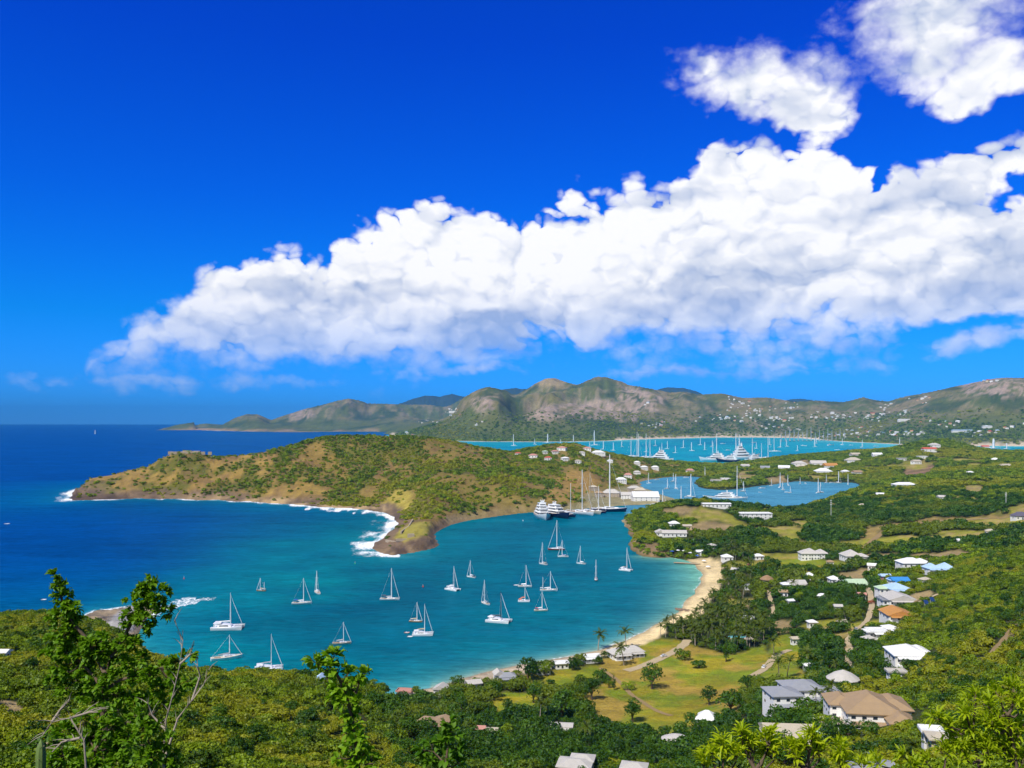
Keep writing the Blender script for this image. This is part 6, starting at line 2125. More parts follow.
GRAVEL = paint("pale_gravel", (0.46, 0.36, 0.22), 0.95, 0.2, 0.3, spec=0.1)
DIRT = paint("dirt_track", (0.30, 0.21, 0.10), 0.95, 0.25, 0.3, spec=0.1)
path_ribbon([(626, 671), (638, 668), (655, 661), (672, 653), (683, 646), (688, 640)], 6.5, GRAVEL)
path_ribbon([(600, 668), (612, 676), (622, 684), (630, 694), (645, 704), (660, 713), (672, 716)], 2.6, DIRT)
path_ribbon([(752, 676), (764, 670), (772, 660), (778, 654), (790, 650)], 5.0, GRAVEL)
path_ribbon([(846, 676), (848, 662), (850, 652), (847, 640), (856, 630), (868, 620), (872, 606), (870, 592), (862, 580)], 4.0, GRAVEL)
path_ribbon([(800, 628), (814, 634), (838, 640), (848, 648)], 3.0, DIRT)
path_ribbon([(910, 606), (925, 600), (938, 594)], 4.0, GRAVEL)
path_ribbon([(808, 712), (816, 700), (826, 694), (840, 692)], 3.5, GRAVEL)
path_ribbon([(770, 600), (768, 590), (774, 612), (765, 622)], 3.0, GRAVEL)
path_ribbon([(860, 552), (872, 541), (884, 531), (910, 524), (960, 520), (1010, 517)], 7.0, DIRT)
path_ribbon([(980, 664), (998, 648), (1012, 632), (1030, 612)], 5.0, DIRT)


def allowed(X, Y, margin=1.0):
    ok = (sample(CD, X, Y) > 2.5) & (sample(BARE, X, Y) < 0.35)
    for (hx, hy, hw, fr_, bk) in KEEP_CLEAR:
        # axes along and across the direction from the viewer
        L = math.hypot(hx, hy)
        ax, ay = hx / L, hy / L
        dx, dy = X - hx, Y - hy
        al = dx * ax + dy * ay
        la = np.abs(dx * ay - dy * ax)
        ok &= ~((la < hw * margin) & (al > -fr_ * margin) & (al < bk * margin))
    for fine, hw in PATHS:
        bb = (X > fine[:, 0].min() - 8) & (X < fine[:, 0].max() + 8) & (Y > fine[:, 1].min() - 8) & (Y < fine[:, 1].max() + 8)
        idx = np.nonzero(bb & ok)[0]
        if len(idx):
            d = np.sqrt(((X[idx, None] - fine[None, ::2, 0]) ** 2 + (Y[idx, None] - fine[None, ::2, 1]) ** 2).min(1))
            ok[idx[d < hw + 1.6]] = False
    return ok


# ---- masters
scrub_near = [hidden("scrub_bush", crown_mesh("scrub_bush", blob_lobes(10 + i, 6, 1.0, 1.0, 0.75), 560, 0.105, 30 + i), LEAF_A) for i in range(5)]
scrub_mid = [hidden("scrub_clump", crown_mesh("scrub_clump", blob_lobes(20 + i, 5, 1.0, 0.95, 0.75), 240, 0.16, 50 + i), LEAF_A) for i in range(4)]
dark_near = [hidden("wood_crown", crown_mesh("wood_crown", blob_lobes(40 + i, 7, 1.0, 1.25, 0.7), 620, 0.10, 70 + i), LEAF_B) for i in range(4)]
dark_mid = [hidden("wood_clump", crown_mesh("wood_clump", blob_lobes(60 + i, 5, 1.0, 1.15, 0.7), 240, 0.165, 90 + i), LEAF_B) for i in range(3)]
head_clump = [hidden("dry_scrub", crown_mesh("dry_scrub", blob_lobes(80 + i, 3, 1.0, 0.8, 0.7), 90, 0.24, 110 + i), LEAF_A) for i in range(3)]


def scatter(name, Y0, Y1, s, rmin, rmax, masters, region, seed, thin=0.0, hz=1.0, mood_scale=60.0, mood_bias=0.0, extra=None):
    X, Y, r = jitter_grid(Y0, Y1, s, seed=seed)
    ok = allowed(X, Y) & region(X, Y)
    ok &= r.uniform(0, 1, len(X)) > thin
    if extra is not None:
        ok &= extra(X, Y, r)
    X, Y = X[ok], Y[ok]
    ing = in_poly(U(X, Y), V0 + (H - sample(GZ, X, Y)) * F / Y, GROVE) & (r.uniform(0, 1, len(X)) < 0.55)
    X, Y = X[~ing], Y[~ing]
    Z = sample(GZ, X, Y)
    R = (rmin + (rmax - rmin) * r.uniform(0, 1, len(X)) ** 2.2 * 1.15) * (0.85 + 0.4 * fbm(X / 30, Y / 30, 2, seed))
    R = np.minimum(R, 0.55 * sample(CD, X, Y) + 0.6)
    mood = np.clip(0.5 + (fbm(X / mood_scale, Y / mood_scale, 4, seed + 5) - 0.5) * 2.6 + mood_bias + r.normal(0, 0.12, len(X)), 0, 1)
    return np.stack([X, Y, Z - 0.12 * R], 1), R, mood


def U(X, Y):
    return X / Y * F + 512


GROVE = [(645, 636), (668, 618), (690, 606), (722, 575), (712, 548), (750, 548), (756, 580), (752, 612), (775, 640), (740, 652), (700, 648), (668, 645)]


def is_head(X, Y):
    return sample(gmask(region_head), X, Y) > 0.5


def valley(X, Y):
    """the darker wood on the valley floor and round the villas"""
    u, v = U(X, Y), V0 + (H - sample(GZ, X, Y)) * F / Y
    n = (fbm(X / 40, Y / 40, 3, 77) - 0.5) * 60
    low = in_poly(u + n, v + n * 0.5, [(400, 680), (520, 640), (700, 570), (690, 500), (860, 500), (1100, 490), (1100, 520), (1100, 545), (905, 548), (880, 590), (872, 640), (900, 668), (850, 700), (820, 730), (760, 775), (420, 775), (380, 720)])
    return low


right_of = lambda X, Y: ~is_head(X, Y)
slope_A = lambda X, Y: ~is_head(X, Y) & ~valley(X, Y)
wood_B = lambda X, Y: ~is_head(X, Y) & valley(X, Y)
no_scar = lambda X, Y, r: sample(SCAR, X, Y) < 0.4


def cat3(*parts):
    return [np.concatenate([p[i] for p in parts]) for i in range(3)]


p = cat3(scatter("", 34, 70, 2.0, 0.6, 1.4, None, lambda X, Y: X == X, 21, 0.15), scatter("", 70, 330, 2.7, 0.9, 3.0, None, slope_A, 1, 0.14, extra=no_scar), scatter("", 330, 720, 3.7, 1.3, 3.9, None, slope_A, 2, 0.14, extra=no_scar))
stuff_cloud("undergrowth", p[0], p[1], p[2], scrub_near)
p = cat3(scatter("", 110, 720, 4.6, 2.2, 5.0, None, wood_B, 3, 0.10), scatter("", 130, 720, 4.2, 1.6, 3.6, None, slope_A, 13, 0.35, extra=lambda X, Y, r: r.uniform(0, 1, len(X)) < np.clip((fbm(X / 16, Y / 16, 3, 700) - 0.50) * 5, 0.03, 0.75)))
stuff_cloud("woods", p[0], p[1], p[2], dark_near)
p = cat3(scatter("", 720, 1500, 5.6, 3.2, 5.4, None, slope_A, 4, 0.08, mood_scale=110), scatter("", 1500, 4300, 10, 5.5, 8.5, None, right_of, 5, 0.12, mood_scale=160))
stuff_cloud("shrubbery", p[0], p[1], p[2], scrub_mid)
p = cat3(scatter("", 720, 1700, 6.4, 3.8, 6.2, None, wood_B, 6, 0.15), scatter("", 720, 3000, 9.5, 3.8, 6.8, None, slope_A, 16, 0.3, extra=lambda X, Y, r: r.uniform(0, 1, len(X)) < np.clip((fbm(X / 50, Y / 50, 3, 701) - 0.46) * 5, 0.05, 0.9)))
stuff_cloud("forest", p[0], p[1], p[2], dark_mid)


def head_rule(X, Y, r):
    green = fbm(X / 45, Y / 90, 4, 201)
    pr = np.clip(1.30 - (green - 0.37) * 4.2, 0.12, 0.95)
    u = U(X, Y)
    pr = pr * np.clip(0.30 + (u - 150) / 260, 0.15, 1.0)
    pr = np.where((u > 366) & (u < 440) & (V0 + H * F / Y > 526), 0.10, pr)
    pr = pr * np.where(sample(SPARSE, X, Y) > 0.4, 0.25, 1.0)
    return (r.uniform(0, 1, len(X)) < pr) & (sample(CD, X, Y) > 9)


p = scatter("", 1050, 2950, 8.0, 2.6, 6.0, None, is_head, 8, 0.0, extra=head_rule, mood_scale=80, mood_bias=0.05)
stuff_cloud("headland_shrubbery", p[0], p[1], p[2], head_clump)
p = scatter("", 5000, 9500, 30, 9, 17, None, lambda X, Y: sample(CD, X, Y) > 25, 9, 0.25, mood_scale=500, extra=lambda X, Y, r: (sample(GZ, X, Y) < 240) & (r.uniform(0, 1, len(X)) < np.clip(1.2 - sample(GZ, X, Y) / 240, 0.2, 1)))
stuff_cloud("far_shrubbery", p[0], p[1], p[2], head_clump)

# ------------------------------------------------------------------ single trees and palms
def broadleaf(seed, lobes_k=7, n=900, leaf=0.085, mat=LEAF_B, tall=1.25, spread=0.62, z0=0.62, name="broadleaf_tree", bark=BARK):
    """unit tree: crown radius about 1, height about tall"""
    t = empty(name)
    hz = tall
    lob = [(x, y, z + 0.06 * tall, rx, rz) for x, y, z, rx, rz in blob_lobes(seed, lobes_k, 1.0, hz, spread, z0)]
    me = crown_mesh("crown", lob, n, leaf, seed)
    c = link_mesh("crown", me, mat, t)
    m = MB()
    r = random.Random(seed)
    bx, by = r.uniform(-0.08, 0.08), r.uniform(-0.08, 0.08)
    m.tube([(0, 0, -0.25), (bx * 0.5, by * 0.5, 0.2 * tall), (bx, by, 0.5 * tall)], [0.10, 0.075, 0.05], 7)
    for (x, y, z, rx, rz) in lob[1:]:
        m.tube([(bx * 0.5, by * 0.5, 0.24 * tall), (x * 0.5, y * 0.5, z * 0.75), (x * 0.85, y * 0.85, z)], [0.045, 0.03, 0.012], 4)
    m.build("trunk", bark, t)
    return t


def palm(seed, lean=0.12, h=1.0, n=15, mat=LEAF_P):
    """unit palm: trunk height 1, fronds about 0.42 long"""
    r = random.Random(seed)
    t = empty("palm_tree")
    m = MB()
    a = r.uniform(0, 6.28)
    pts = [(math.cos(a) * lean * (q ** 1.7), math.sin(a) * lean * (q ** 1.7), q * h) for q in (-0.12 + 0.0, 0.3, 0.6, 0.85, 1.0) if q >= 0]
    pts = [(0, 0, -0.15)] + pts
    m.tube(pts, [0.032, 0.026, 0.022, 0.020, 0.022], 6)
    m.build("trunk", PALEBARK, t)
    top = pts[-1]
    V, Q, var = [], [], []
    for i in range(n):
        az = i * 2.399 + r.uniform(-0.2, 0.2)
        el = r.uniform(-0.15, 1.15) if i > 3 else r.uniform(1.0, 1.4)
        Lf = r.uniform(0.50, 0.62)
        prev = Vector(top)
        d = Vector((math.cos(az) * math.cos(el), math.sin(az) * math.cos(el), math.sin(el)))
        side = Vector((-math.sin(az), math.cos(az), 0))
        segs = 6
        for k in range(segs):
            nxt = prev + d * (Lf / segs)
            w0 = 0.085 * math.sin(math.pi * (k + 0.35) / (segs + 0.6))
            w1 = 0.085 * math.sin(math.pi * (k + 1.1) / (segs + 0.6))
            dr = Vector((0, 0, -0.032))
            for sg in (-1, 1):
                b = len(V)
                # leaflets: gaps between them show the sky
                V += [tuple(prev + d * 0.004), tuple(nxt - d * (Lf / segs * 0.25)), tuple(nxt + side * sg * w1 + dr), tuple(prev + side * sg * w0 + dr + d * (Lf / segs * 0.25))]
                Q.append((b, b + 1, b + 2, b + 3))
                var += [0.35 + 0.5 * r.random()] * 4
            prev = nxt
            d = (d + Vector((0, 0, -0.30))).normalized()
    me = numpy_mesh("crown", V, np.array(Q), np.array(var))
    link_mesh("crown", me, mat, t)
    return t


def column_tree(seed, mat=LEAF_B):
    t = empty("casuarina_tree")
    lob = [(0, 0, 0.5, 0.30, 0.30), (0.05, 0.03, 0.9, 0.30, 0.35), (-0.05, 0.02, 1.35, 0.25, 0.35), (0.02, -0.03, 1.8, 0.17, 0.35), (0.1, 0, 0.7, 0.28, 0.3), (-0.1, 0.08, 1.1, 0.26, 0.3)]
    link_mesh("crown", crown_mesh("crown", lob, 700, 0.05, seed, inner=0.6), mat, t)
    MB().tube([(0, 0, -0.25), (0, 0, 0.7), (0, 0, 1.9)], [0.06, 0.045, 0.01], 6).build("trunk", BARK, t)
    return t


TK = {
    'dark': [broadleaf(201), broadleaf(202, 9), broadleaf(203, 6, tall=1.6)],
    'green': [broadleaf(211, 8, mat=LEAF_A, n=800), broadleaf(212, 6, mat=LEAF_A, n=800, tall=1.2)],
    'tall': [broadleaf(221, 9, tall=2.1, spread=0.5, z0=0.5, n=1100), broadleaf(222, 8, tall=1.8, spread=0.55, n=1000)],
    'palm': [palm(i, lean=0.06 + 0.05 * (i % 4)) for i in range(7)],
    'column': [column_tree(5)],
    'low': [broadleaf(231, 6, tall=0.95, z0=0.4, mat=LEAF_A, n=620, leaf=0.10, name="round_bush"), broadleaf(232, 5, tall=0.85, z0=0.4, mat=LEAF_B, n=620, leaf=0.10, name="round_bush")],
    'silver': [broadleaf(241, 5, tall=1.0, z0=0.4, mat=LEAF_S, n=600, leaf=0.09, name="silver_bush")],
    'magenta': [broadleaf(251, 5, tall=0.9, z0=0.4, mat=LEAF_M, n=450, leaf=0.09, name="bougainvillea_bush")],
    'red': [broadleaf(261, 5, tall=0.9, z0=0.4, mat=LEAF_R, n=450, leaf=0.09, name="red_flowering_bush")],
    'fan': [palm(31, lean=0.02, n=26)],
}
USED = {}
CATS = {'palm': 'palm tree', 'fan': 'palm tree', 'low': 'bush', 'silver': 'bush', 'magenta': 'bush', 'red': 'bush'}


def plant(kind, x, y, R, label, group, hs=1.0, idx=None, z=None):
    ls = TK[kind]
    i = (idx if idx is not None else TRR.randrange(len(ls))) % len(ls)
    src = ls[i]
    key = (kind, i)
    o = copy_tree(src) if key in USED else src
    USED[key] = 1
    o.location = (x, y, (ground_z(x, y) if z is None else z))
    o.rotation_euler.z = TRR.uniform(0, 6.28)
    o.scale = (R, R, R * hs)
    o['label'] = label
    o['category'] = CATS.get(kind, 'tree')
    if group:
        o['group'] = group
    return o


TRR = random.Random(42)


def plant_px(kind, u, v, wpx, label, group=None, hs=1.0, idx=None):
    """u, v: where the foot of the tree is seen; wpx: crown width in photo pixels"""
    x, y, z = hit(u, v)
    return plant(kind, x, y, wpx / 2 * y / F, label, group, hs, idx, z)


ONE = [('dark', 633, 722, 25, "round dark tree standing alone in the middle of the yellow-green park"), ('dark', 652, 689, 27, "broad dark tree beside the gravel path in the upper park"), ('low', 627, 690, 15, "small rounded tree left of the broad dark tree in the park"),
       ('tall', 592, 700, 20, "tall dark tree with bare trunk at the left edge of the park"), ('dark', 599, 664, 10, "narrow dark tree between the white-roofed and the largest beach house"), ('dark', 572, 670, 17, "round dark tree between two white-roofed beach houses"),
       ('column', 726, 662, 20, "slender feathery casuarina at the top of the park"), ('low', 684, 660, 19, "dense bright bush beside the gravel lane near the palms"), ('low', 699, 668, 17, "dull brownish bush on the grass below the palms"),
       ('dark', 709, 705, 20, "dark tree at the right side of the park, first of the clump"), ('dark', 731, 712, 30, "largest dark tree of the clump at the right side of the park"), ('dark', 748, 690, 20, "flat-topped dark tree above the right clump of the park"), ('tall', 754, 728, 20, "tall tree right of the park near the grey-roofed villa"),
       ('dark', 681, 738, 22, "dark tree at the lower right corner of the park"), ('dark', 720, 730, 17, "dark tree behind the white tent-like roof"), ('dark', 645, 744, 26, "wide dark tree on the lower edge of the park"), ('dark', 612, 745, 32, "spreading dark tree at the lower left corner of the park"),
       ('tall', 563, 722, 30, "huge dark tree towering over the lower lawn"), ('dark', 534, 703, 22, "round dark tree above the small lawn behind the beach"), ('dark', 528, 680, 30, "huge spreading tree over the beach with a visible trunk"), ('green', 545, 676, 17, "bright green tree leaning on the huge beach tree"),
       ('dark', 458, 692, 18, "round dark tree alone at the edge of the sand"), ('green', 416, 696, 14, "yellowish round tree by the narrow end of the beach"), ('low', 476, 684, 11, "small round bush on the sand"), ('dark', 494, 697, 20, "dark tree in front of the slate-roofed beach cottage"), ('dark', 384, 694, 13, "dark tree at the foot of the slope where the beach ends"),
       ('green', 609, 688, 10, "slim green tree left of the small rounded park tree"), ('column', 614, 690, 14, "slim casuarina at the left of the park"), ('low', 551, 684, 10, "little round bush on the lawn behind the small beach house"), ('green', 581, 688, 18, "thin dull tree between lawn and park"),
       ('dark', 601, 770, 26, "dark tree between the two lowest grey roofs"), ('dark', 825, 655, 24, "dark tree filling the bend of the lane above the round house"), ('dark', 862, 672, 22, "round dark tree right of the lane above the tan villa"), ('dark', 812, 735, 22, "dark tree in the court between tan and grey-roofed villas"), ('dark', 800, 722, 18, "dark tree in front of the grey-roofed villa"),
       ('red', 904, 694, 13, "rusty red bush right of the tan villa"), ('magenta', 850, 736, 10, "magenta bougainvillea under the tan villa's terrace"), ('magenta', 757, 738, 7, "magenta bougainvillea left of the pale gabled villa"), ('magenta', 930, 752, 6, "magenta bush beside the lowest right house"), ('magenta', 748, 566, 5, "small magenta bush below the near harbour hill wood"),
       ('red', 872, 604, 8, "red flowering bush by the lane near the orange roof"), ('silver', 853, 752, 14, "silvery grey bush left of the big silver one below the tan villa"), ('silver', 864, 762, 18, "big silvery grey bush below the tan villa"), ('silver', 882, 766, 16, "silvery bush nearest the blue-grey roof"), ('silver', 729, 548, 8, "pale silvery fan tree in the wood behind the beach"),
       ('fan', 912, 768, 34, "large fan palm above the bottom edge beside the magenta bush"), ('palm', 598, 650, 22, "short palm on the sand near the narrow dark tree"), ('palm', 624, 665, 26, "golden palm in front of the largest beach house"), ('palm', 626, 648, 24, "palm on the sand behind the largest beach house"),
       ('palm', 779, 682, 30, "tall palm on the small palm lawn, left one"), ('palm', 787, 678, 26, "tall palm on the small palm lawn, right one"), ('palm', 806, 668, 24, "palm beside the white shack"), ('palm', 826, 706, 24, "palm with yellow fronds between the grey and tan villas"), ('palm', 832, 700, 22, "green palm rising behind the tan villa's terrace"), ('palm', 816, 706, 20, "low palm before the grey-roofed villa"),
       ('palm', 588, 746, 28, "pale green palm in the lower wood near the stepped roof"), ('palm', 540, 722, 26, "palm at the end of the small lawn behind the beach"), ('palm', 774, 656, 22, "palm at the top of the palm lawn")]
for kd, u, v, w, lab in ONE:
    if kd in ('palm', 'fan'):
        x, y, z = hit(u, v)
        plant(kd, x, y, (w / 2 * y / F) / 0.56 * 0.9, lab, None, 0.85, None, z)
    else:
        plant_px(kd, u, v, w, lab, None, hs=1.0 if kd != 'tall' else 0.95)


def scatter_things(kind_of, n, poly, label, group, rr, seed, hs=(0.85, 1.15)):
    r = random.Random(seed)
    us, vs_ = [p[0] for p in poly], [p[1] for p in poly]
    done = 0
    tries = 0
    while done < n and tries < n * 40:
        tries += 1
        u, v = r.uniform(min(us), max(us)), r.uniform(min(vs_), max(vs_))
        if not in_poly(np.array([u]), np.array([v]), poly)[0]:
            continue
        x, y, z = hit(u, v)
        if z < 0.4 or not allowed(np.array([x]), np.array([y]), 0.8)[0]:
            continue
        kd = kind_of(r)
        R = r.uniform(*rr)
        plant(kd, x, y, R / (0.56 if kd == 'palm' else 1.0), label, group, r.uniform(*hs), r.randrange(9), z)
        done += 1
    return done


scatter_things(lambda r: 'palm', 125, [(645, 636), (668, 618), (690, 606), (712, 600), (752, 612), (775, 640), (740, 652), (700, 648), (668, 645)], "coconut palm in the dense grove behind the bend of the beach", "palms of the grove behind the beach", (3.8, 5.4), 1)
scatter_things(lambda r: 'palm', 60, [(712, 600), (722, 575), (715, 552), (700, 548), (690, 543), (750, 548), (756, 580), (748, 606)], "coconut palm behind the golden far end of the beach", "palms behind the far end of the beach", (3.6, 5.0), 2)
scatter_things(lambda r: r.choice(['dark', 'dark', 'green', 'tall']), 62, [(560, 700), (600, 735), (690, 745), (740, 735), (770, 700), (850, 740), (840, 770), (420, 770), (400, 720), (470, 700), (520, 710)], "tree in the dark wood between the villas and the beach cottages", "trees of the wood below the park", (2.8, 4.4), 3)
scatter_things(lambda r: r.choice(['dark', 'dark', 'green', 'tall', 'palm']), 60, [(750, 580), (800, 560), (860, 585), (868, 610), (860, 640), (890, 660), (900, 690), (840, 680), (800, 665), (770, 640), (755, 610)], "tree standing among the cottages along the villa lane", "trees among the cottages along the lane", (2.8, 5.0), 4)
scatter_things(lambda r: r.choice(['green', 'dark', 'low']), 56, [(880, 560), (1030, 540), (1030, 770), (900, 770), (920, 700), (940, 650), (930, 600)], "bushy tree standing out of the scrub on the steep right-hand slope", "trees standing out of the scrub on the villa side slope", (2.2, 3.8), 5)
scatter_things(lambda r: r.choice(['green', 'dark', 'low', 'low']), 46, [(0, 640), (60, 632), (200, 690), (330, 690), (400, 720), (400, 768), (0, 768)], "bushy tree standing out of the scrub on the slope below the viewpoint", "trees standing out of the scrub of the near slope", (1.8, 3.2), 6)
for k, ls in TK.items():
    for i, o in enumerate(ls):
        if (k, i) not in USED:
            for c in list(o.children):
                bpy.data.objects.remove(c)
            bpy.data.objects.remove(o)

# ------------------------------------------------------------------ plants at the viewpoint itself
def fp(u, v, Y):
    return Vector(((u - 512.0) / F * Y, Y, H - (v - V0) * Y / F))


def leaf_shape(V, Q, var, p, d, n, L, W, val, curl=0.18):
    """a leaf blade folded along its midrib: four quads"""
    s = d.cross(n).normalized()
    n = s.cross(d).normalized()
    q = [p, p + d * L * 0.35 + n * L * 0.05, p + d * L * 0.72 + n * L * 0.03, p + d * L - n * L * curl]
    ws = (0.10, 0.95, 0.78, 0.05)
    b = len(V)
    for i, c in enumerate(q):
        for sg in (-1, 0, 1):
            V.append(tuple(c + s * (sg * W * ws[i]) + n * (abs(sg) * W * 0.28)))
            var.append(val)
    for i in range(3):
        for j in range(2):
            a = b + i * 3 + j
            Q.append((a, a + 1, a + 4, a + 3))


def twig_leaves(V, Q, var, wood, a, b_, r, L, W, n, drop=0.0, rad=0.01):
    """a twig from a to b with leaves spiralling round it, denser at the tip"""
    mid = (a + b_) / 2 + Vector((r.gauss(0, 1), r.gauss(0, 1), r.gauss(0, 1))) * (b_ - a).length * 0.08
    wood.tube([a, mid, b_], [rad, rad * 0.75, rad * 0.4], 5)
    base = r.uniform(0, 6.28)
    for i in range(n):
        t = (0.25 + 0.75 * (i + 0.5) / n)
        p = a * (1 - t) ** 2 + mid * 2 * t * (1 - t) + b_ * t * t
        ax = (b_ - a).normalized()
        up = Vector((0, 0, 1)) if abs(ax.z) < 0.9 else Vector((0, 1, 0))
        s = ax.cross(up).normalized()
        u = s.cross(ax)
        ang = base + i * 2.4
        o = (s * math.cos(ang) + u * math.sin(ang))
        d = (o * 0.9 + ax * r.uniform(0.45, 1.2) + Vector((0, 0, r.uniform(-0.25, 0.35) - drop))).normalized()
        nrm = (Vector((0, 0, 1)) + Vector((r.gauss(0, 0.35), r.gauss(0, 0.35), 0))).normalized()
        if abs(nrm.dot(d)) > 0.9:
            nrm = Vector((1, 0, 0))
        leaf_shape(V, Q, var, p, d, nrm, L * r.uniform(0.65, 1.15), W * r.uniform(0.8, 1.15), min(max(r.gauss(0.5, 0.25), 0), 1))


def leafy_plant(name, label, cat, Y, stems, clumps, leafL, leafW, mat, seed, per=9, twl=0.25, bark=BARK, stem_r=0.05, spray=None, dens=1.0):
    """stems: lists of (u, v) with thickness; clumps: (u, v, radius in pixels) filled with leafy twigs"""
    r = random.Random(seed)
    x0, y0 = fp(stems[0][0][0], 800, Y)[:2]
    gz = ground_z(x0, y0)
    t = empty(name, (x0, y0, gz), 0, label, cat)
    org = Vector((x0, y0, gz))
    wood = MB()
    nodes = []
    for i, st in enumerate(stems):
        pts = [fp(q[0], q[1], Y + (0 if len(q) < 4 else q[3])) - org for q in st]
        rads = [q[2] for q in st]
        if st[0][1] > 765:
            pts = [Vector((pts[0].x * 0.6, pts[0].y, -0.3))] + pts
            rads = [rads[0] * 1.25] + rads
        wood.tube(pts, rads, 7)
        for a, b_ in zip(pts[:-1], pts[1:]):
            for k in range(4):
                nodes.append(a + (b_ - a) * k / 4)
        nodes.append(pts[-1])
    V, Q, var = [], [], []
    for (u, v, rp) in clumps:
        c = fp(u, v, Y) - org
        R = rp * Y / F
        near_ = min(nodes, key=lambda q: (q - c).length)
        c = Vector((c.x, c.y + r.uniform(-0.5, 0.5) * R, c.z))
        if (near_ - c).length > 0.05:
            wood.tube([near_, (near_ + c) / 2 + Vector((0, 0, -0.04)), c], [0.018, 0.013, 0.008], 5)
        n = max(4, int((rp / 4.2) ** 2 * 1.7 * dens))
        for k in range(n):
            d = Vector((r.gauss(0, 1), r.gauss(0, 0.9), r.gauss(0, 0.9) + 0.25))
            d = d.normalized() * R * r.uniform(0.35, 1.0) ** 0.6
            if spray is not None:
                d = (d + Vector(spray) * R * 0.9)
            a = c + d * 0.25
            twig_leaves(V, Q, var, wood, a, c + d, r, leafL, leafW, per, rad=0.006)
    tr = wood.build("trunk", bark, t, True)
    me = numpy_mesh("crown", V, np.array(Q), np.array(var))
    link_mesh("crown", me, mat, t)
    return t


leafy_plant("leafy_tree", "leafy tree with two upright tops and a dark trunk, tallest before the sea", "tree", 22.0,
            [[(110, 800, .13), (108, 760, .11), (104, 716, .10), (105, 690, .09), (105, 672, .085)], [(105, 672, .07), (96, 655, .05), (88, 640, .045), (72, 622, .035), (62, 600, .03), (57, 580, .02)],
             [(105, 674, .07), (112, 655, .05), (122, 640, .045), (132, 622, .04), (142, 606, .03), (148, 592, .02)], [(104, 690, .05), (90, 672, .04), (78, 660, .03)], [(106, 690, .05), (120, 680, .04), (140, 675, .03), (160, 668, .02)],
             [(108, 730, .05), (130, 722, .04), (150, 715, .03)], [(108, 735, .05), (85, 730, .04), (66, 728, .03)]],
            [(57, 577, 7), (60, 586, 8), (63, 599, 11), (70, 608, 9), (62, 617, 12), (50, 622, 7), (72, 626, 11), (64, 635, 12), (50, 641, 8), (76, 644, 13), (66, 654, 11), (84, 656, 12), (92, 645, 10), (96, 660, 12), (104, 650, 9), (80, 668, 9), (58, 665, 7),
             (152, 583, 8), (146, 590, 10), (140, 600, 11), (152, 602, 11), (165, 592, 8), (160, 606, 8), (134, 612, 11), (146, 618, 11), (130, 624, 9), (152, 630, 8), (124, 642, 10), (136, 645, 9), (116, 655, 11), (126, 664, 10), (142, 660, 8),
             (135, 680, 9), (150, 676, 10), (165, 668, 10), (178, 660, 9), (172, 678, 9), (156, 690, 9), (186, 668, 6), (190, 655, 6),
             (110, 676, 11), (98, 684, 11), (84, 680, 11), (70, 672, 10), (46, 655, 7), (118, 694, 11), (132, 700, 11), (96, 702, 11), (80, 696, 10), (146, 704, 10), (164, 702, 10), (178, 694, 9), (120, 712, 11), (64, 690, 9), (52, 678, 8), (104, 640, 8), (190, 682, 7), (74, 610, 8), (168, 614, 7), (130, 600, 7)],
            0.15, 0.048, LEAF_N, 1, per=10, dens=1.25)
leafy_plant("leafy_bush", "bright leafy bush round the foot of the tree with two upright tops", "bush", 19.0,
            [[(95, 800, .06), (95, 750, .05)], [(150, 800, .06), (150, 745, .04)], [(65, 800, .05), (62, 750, .03)]],
            [(62, 735, 13), (80, 724, 12), (95, 738, 14), (112, 726, 13), (128, 742, 15), (148, 728, 13), (66, 756, 15), (90, 762, 16), (118, 764, 16), (150, 758, 15), (175, 764, 12), (165, 742, 11), (108, 750, 13), (50, 764, 10), (138, 715, 9), (104, 712, 9)],
            0.15, 0.048, LEAF_N, 2, per=8, dens=1.0)
leafy_plant("leafy_shrub", "broad-leaved shrub reaching up between the slope and the beach, in front of the water", "shrub", 12.0,
            [[(356, 800, .035), (358, 760, .03), (355, 735, .028), (351, 712, .025), (346, 695, .022), (338, 676, .018), (328, 664, .012)], [(351, 712, .016), (356, 694, .013), (360, 680, .010)], [(346, 695, .014), (334, 690, .010), (330, 680, .008)], [(338, 676, .01), (322, 668, .008), (312, 660, .006)]],
            [(313, 658, 6), (320, 666, 6), (327, 656, 6), (335, 655, 6), (330, 668, 8), (340, 668, 7), (326, 678, 6), (347, 676, 7), (357, 679, 8), (364, 676, 5), (340, 686, 8), (352, 690, 9), (334, 694, 6), (344, 700, 8), (357, 703, 7), (349, 712, 8), (354, 724, 8), (346, 732, 7), (360, 738, 9), (352, 748, 9), (366, 752, 8), (358, 762, 9), (374, 762, 7), (340, 758, 6)],
            0.125, 0.040, LEAF_N, 3, per=6, stem_r=.03, dens=0.8)
leafy_plant("leafy_shrub", "smaller broad-leaved shrub in front of the brown-roofed bungalow", "shrub", 12.5,
            [[(446, 800, .03), (446, 765, .024), (448, 745, .016), (450, 728, .010)], [(446, 765, .015), (434, 752, .012), (424, 750, .008)]],
            [(449, 722, 5), (453, 733, 7), (441, 729, 5), (444, 742, 7), (432, 746, 6), (421, 752, 5), (457, 748, 6), (444, 758, 7), (430, 762, 6), (458, 764, 6)],
            0.12, 0.040, LEAF_N, 4, per=6, dens=1.2)
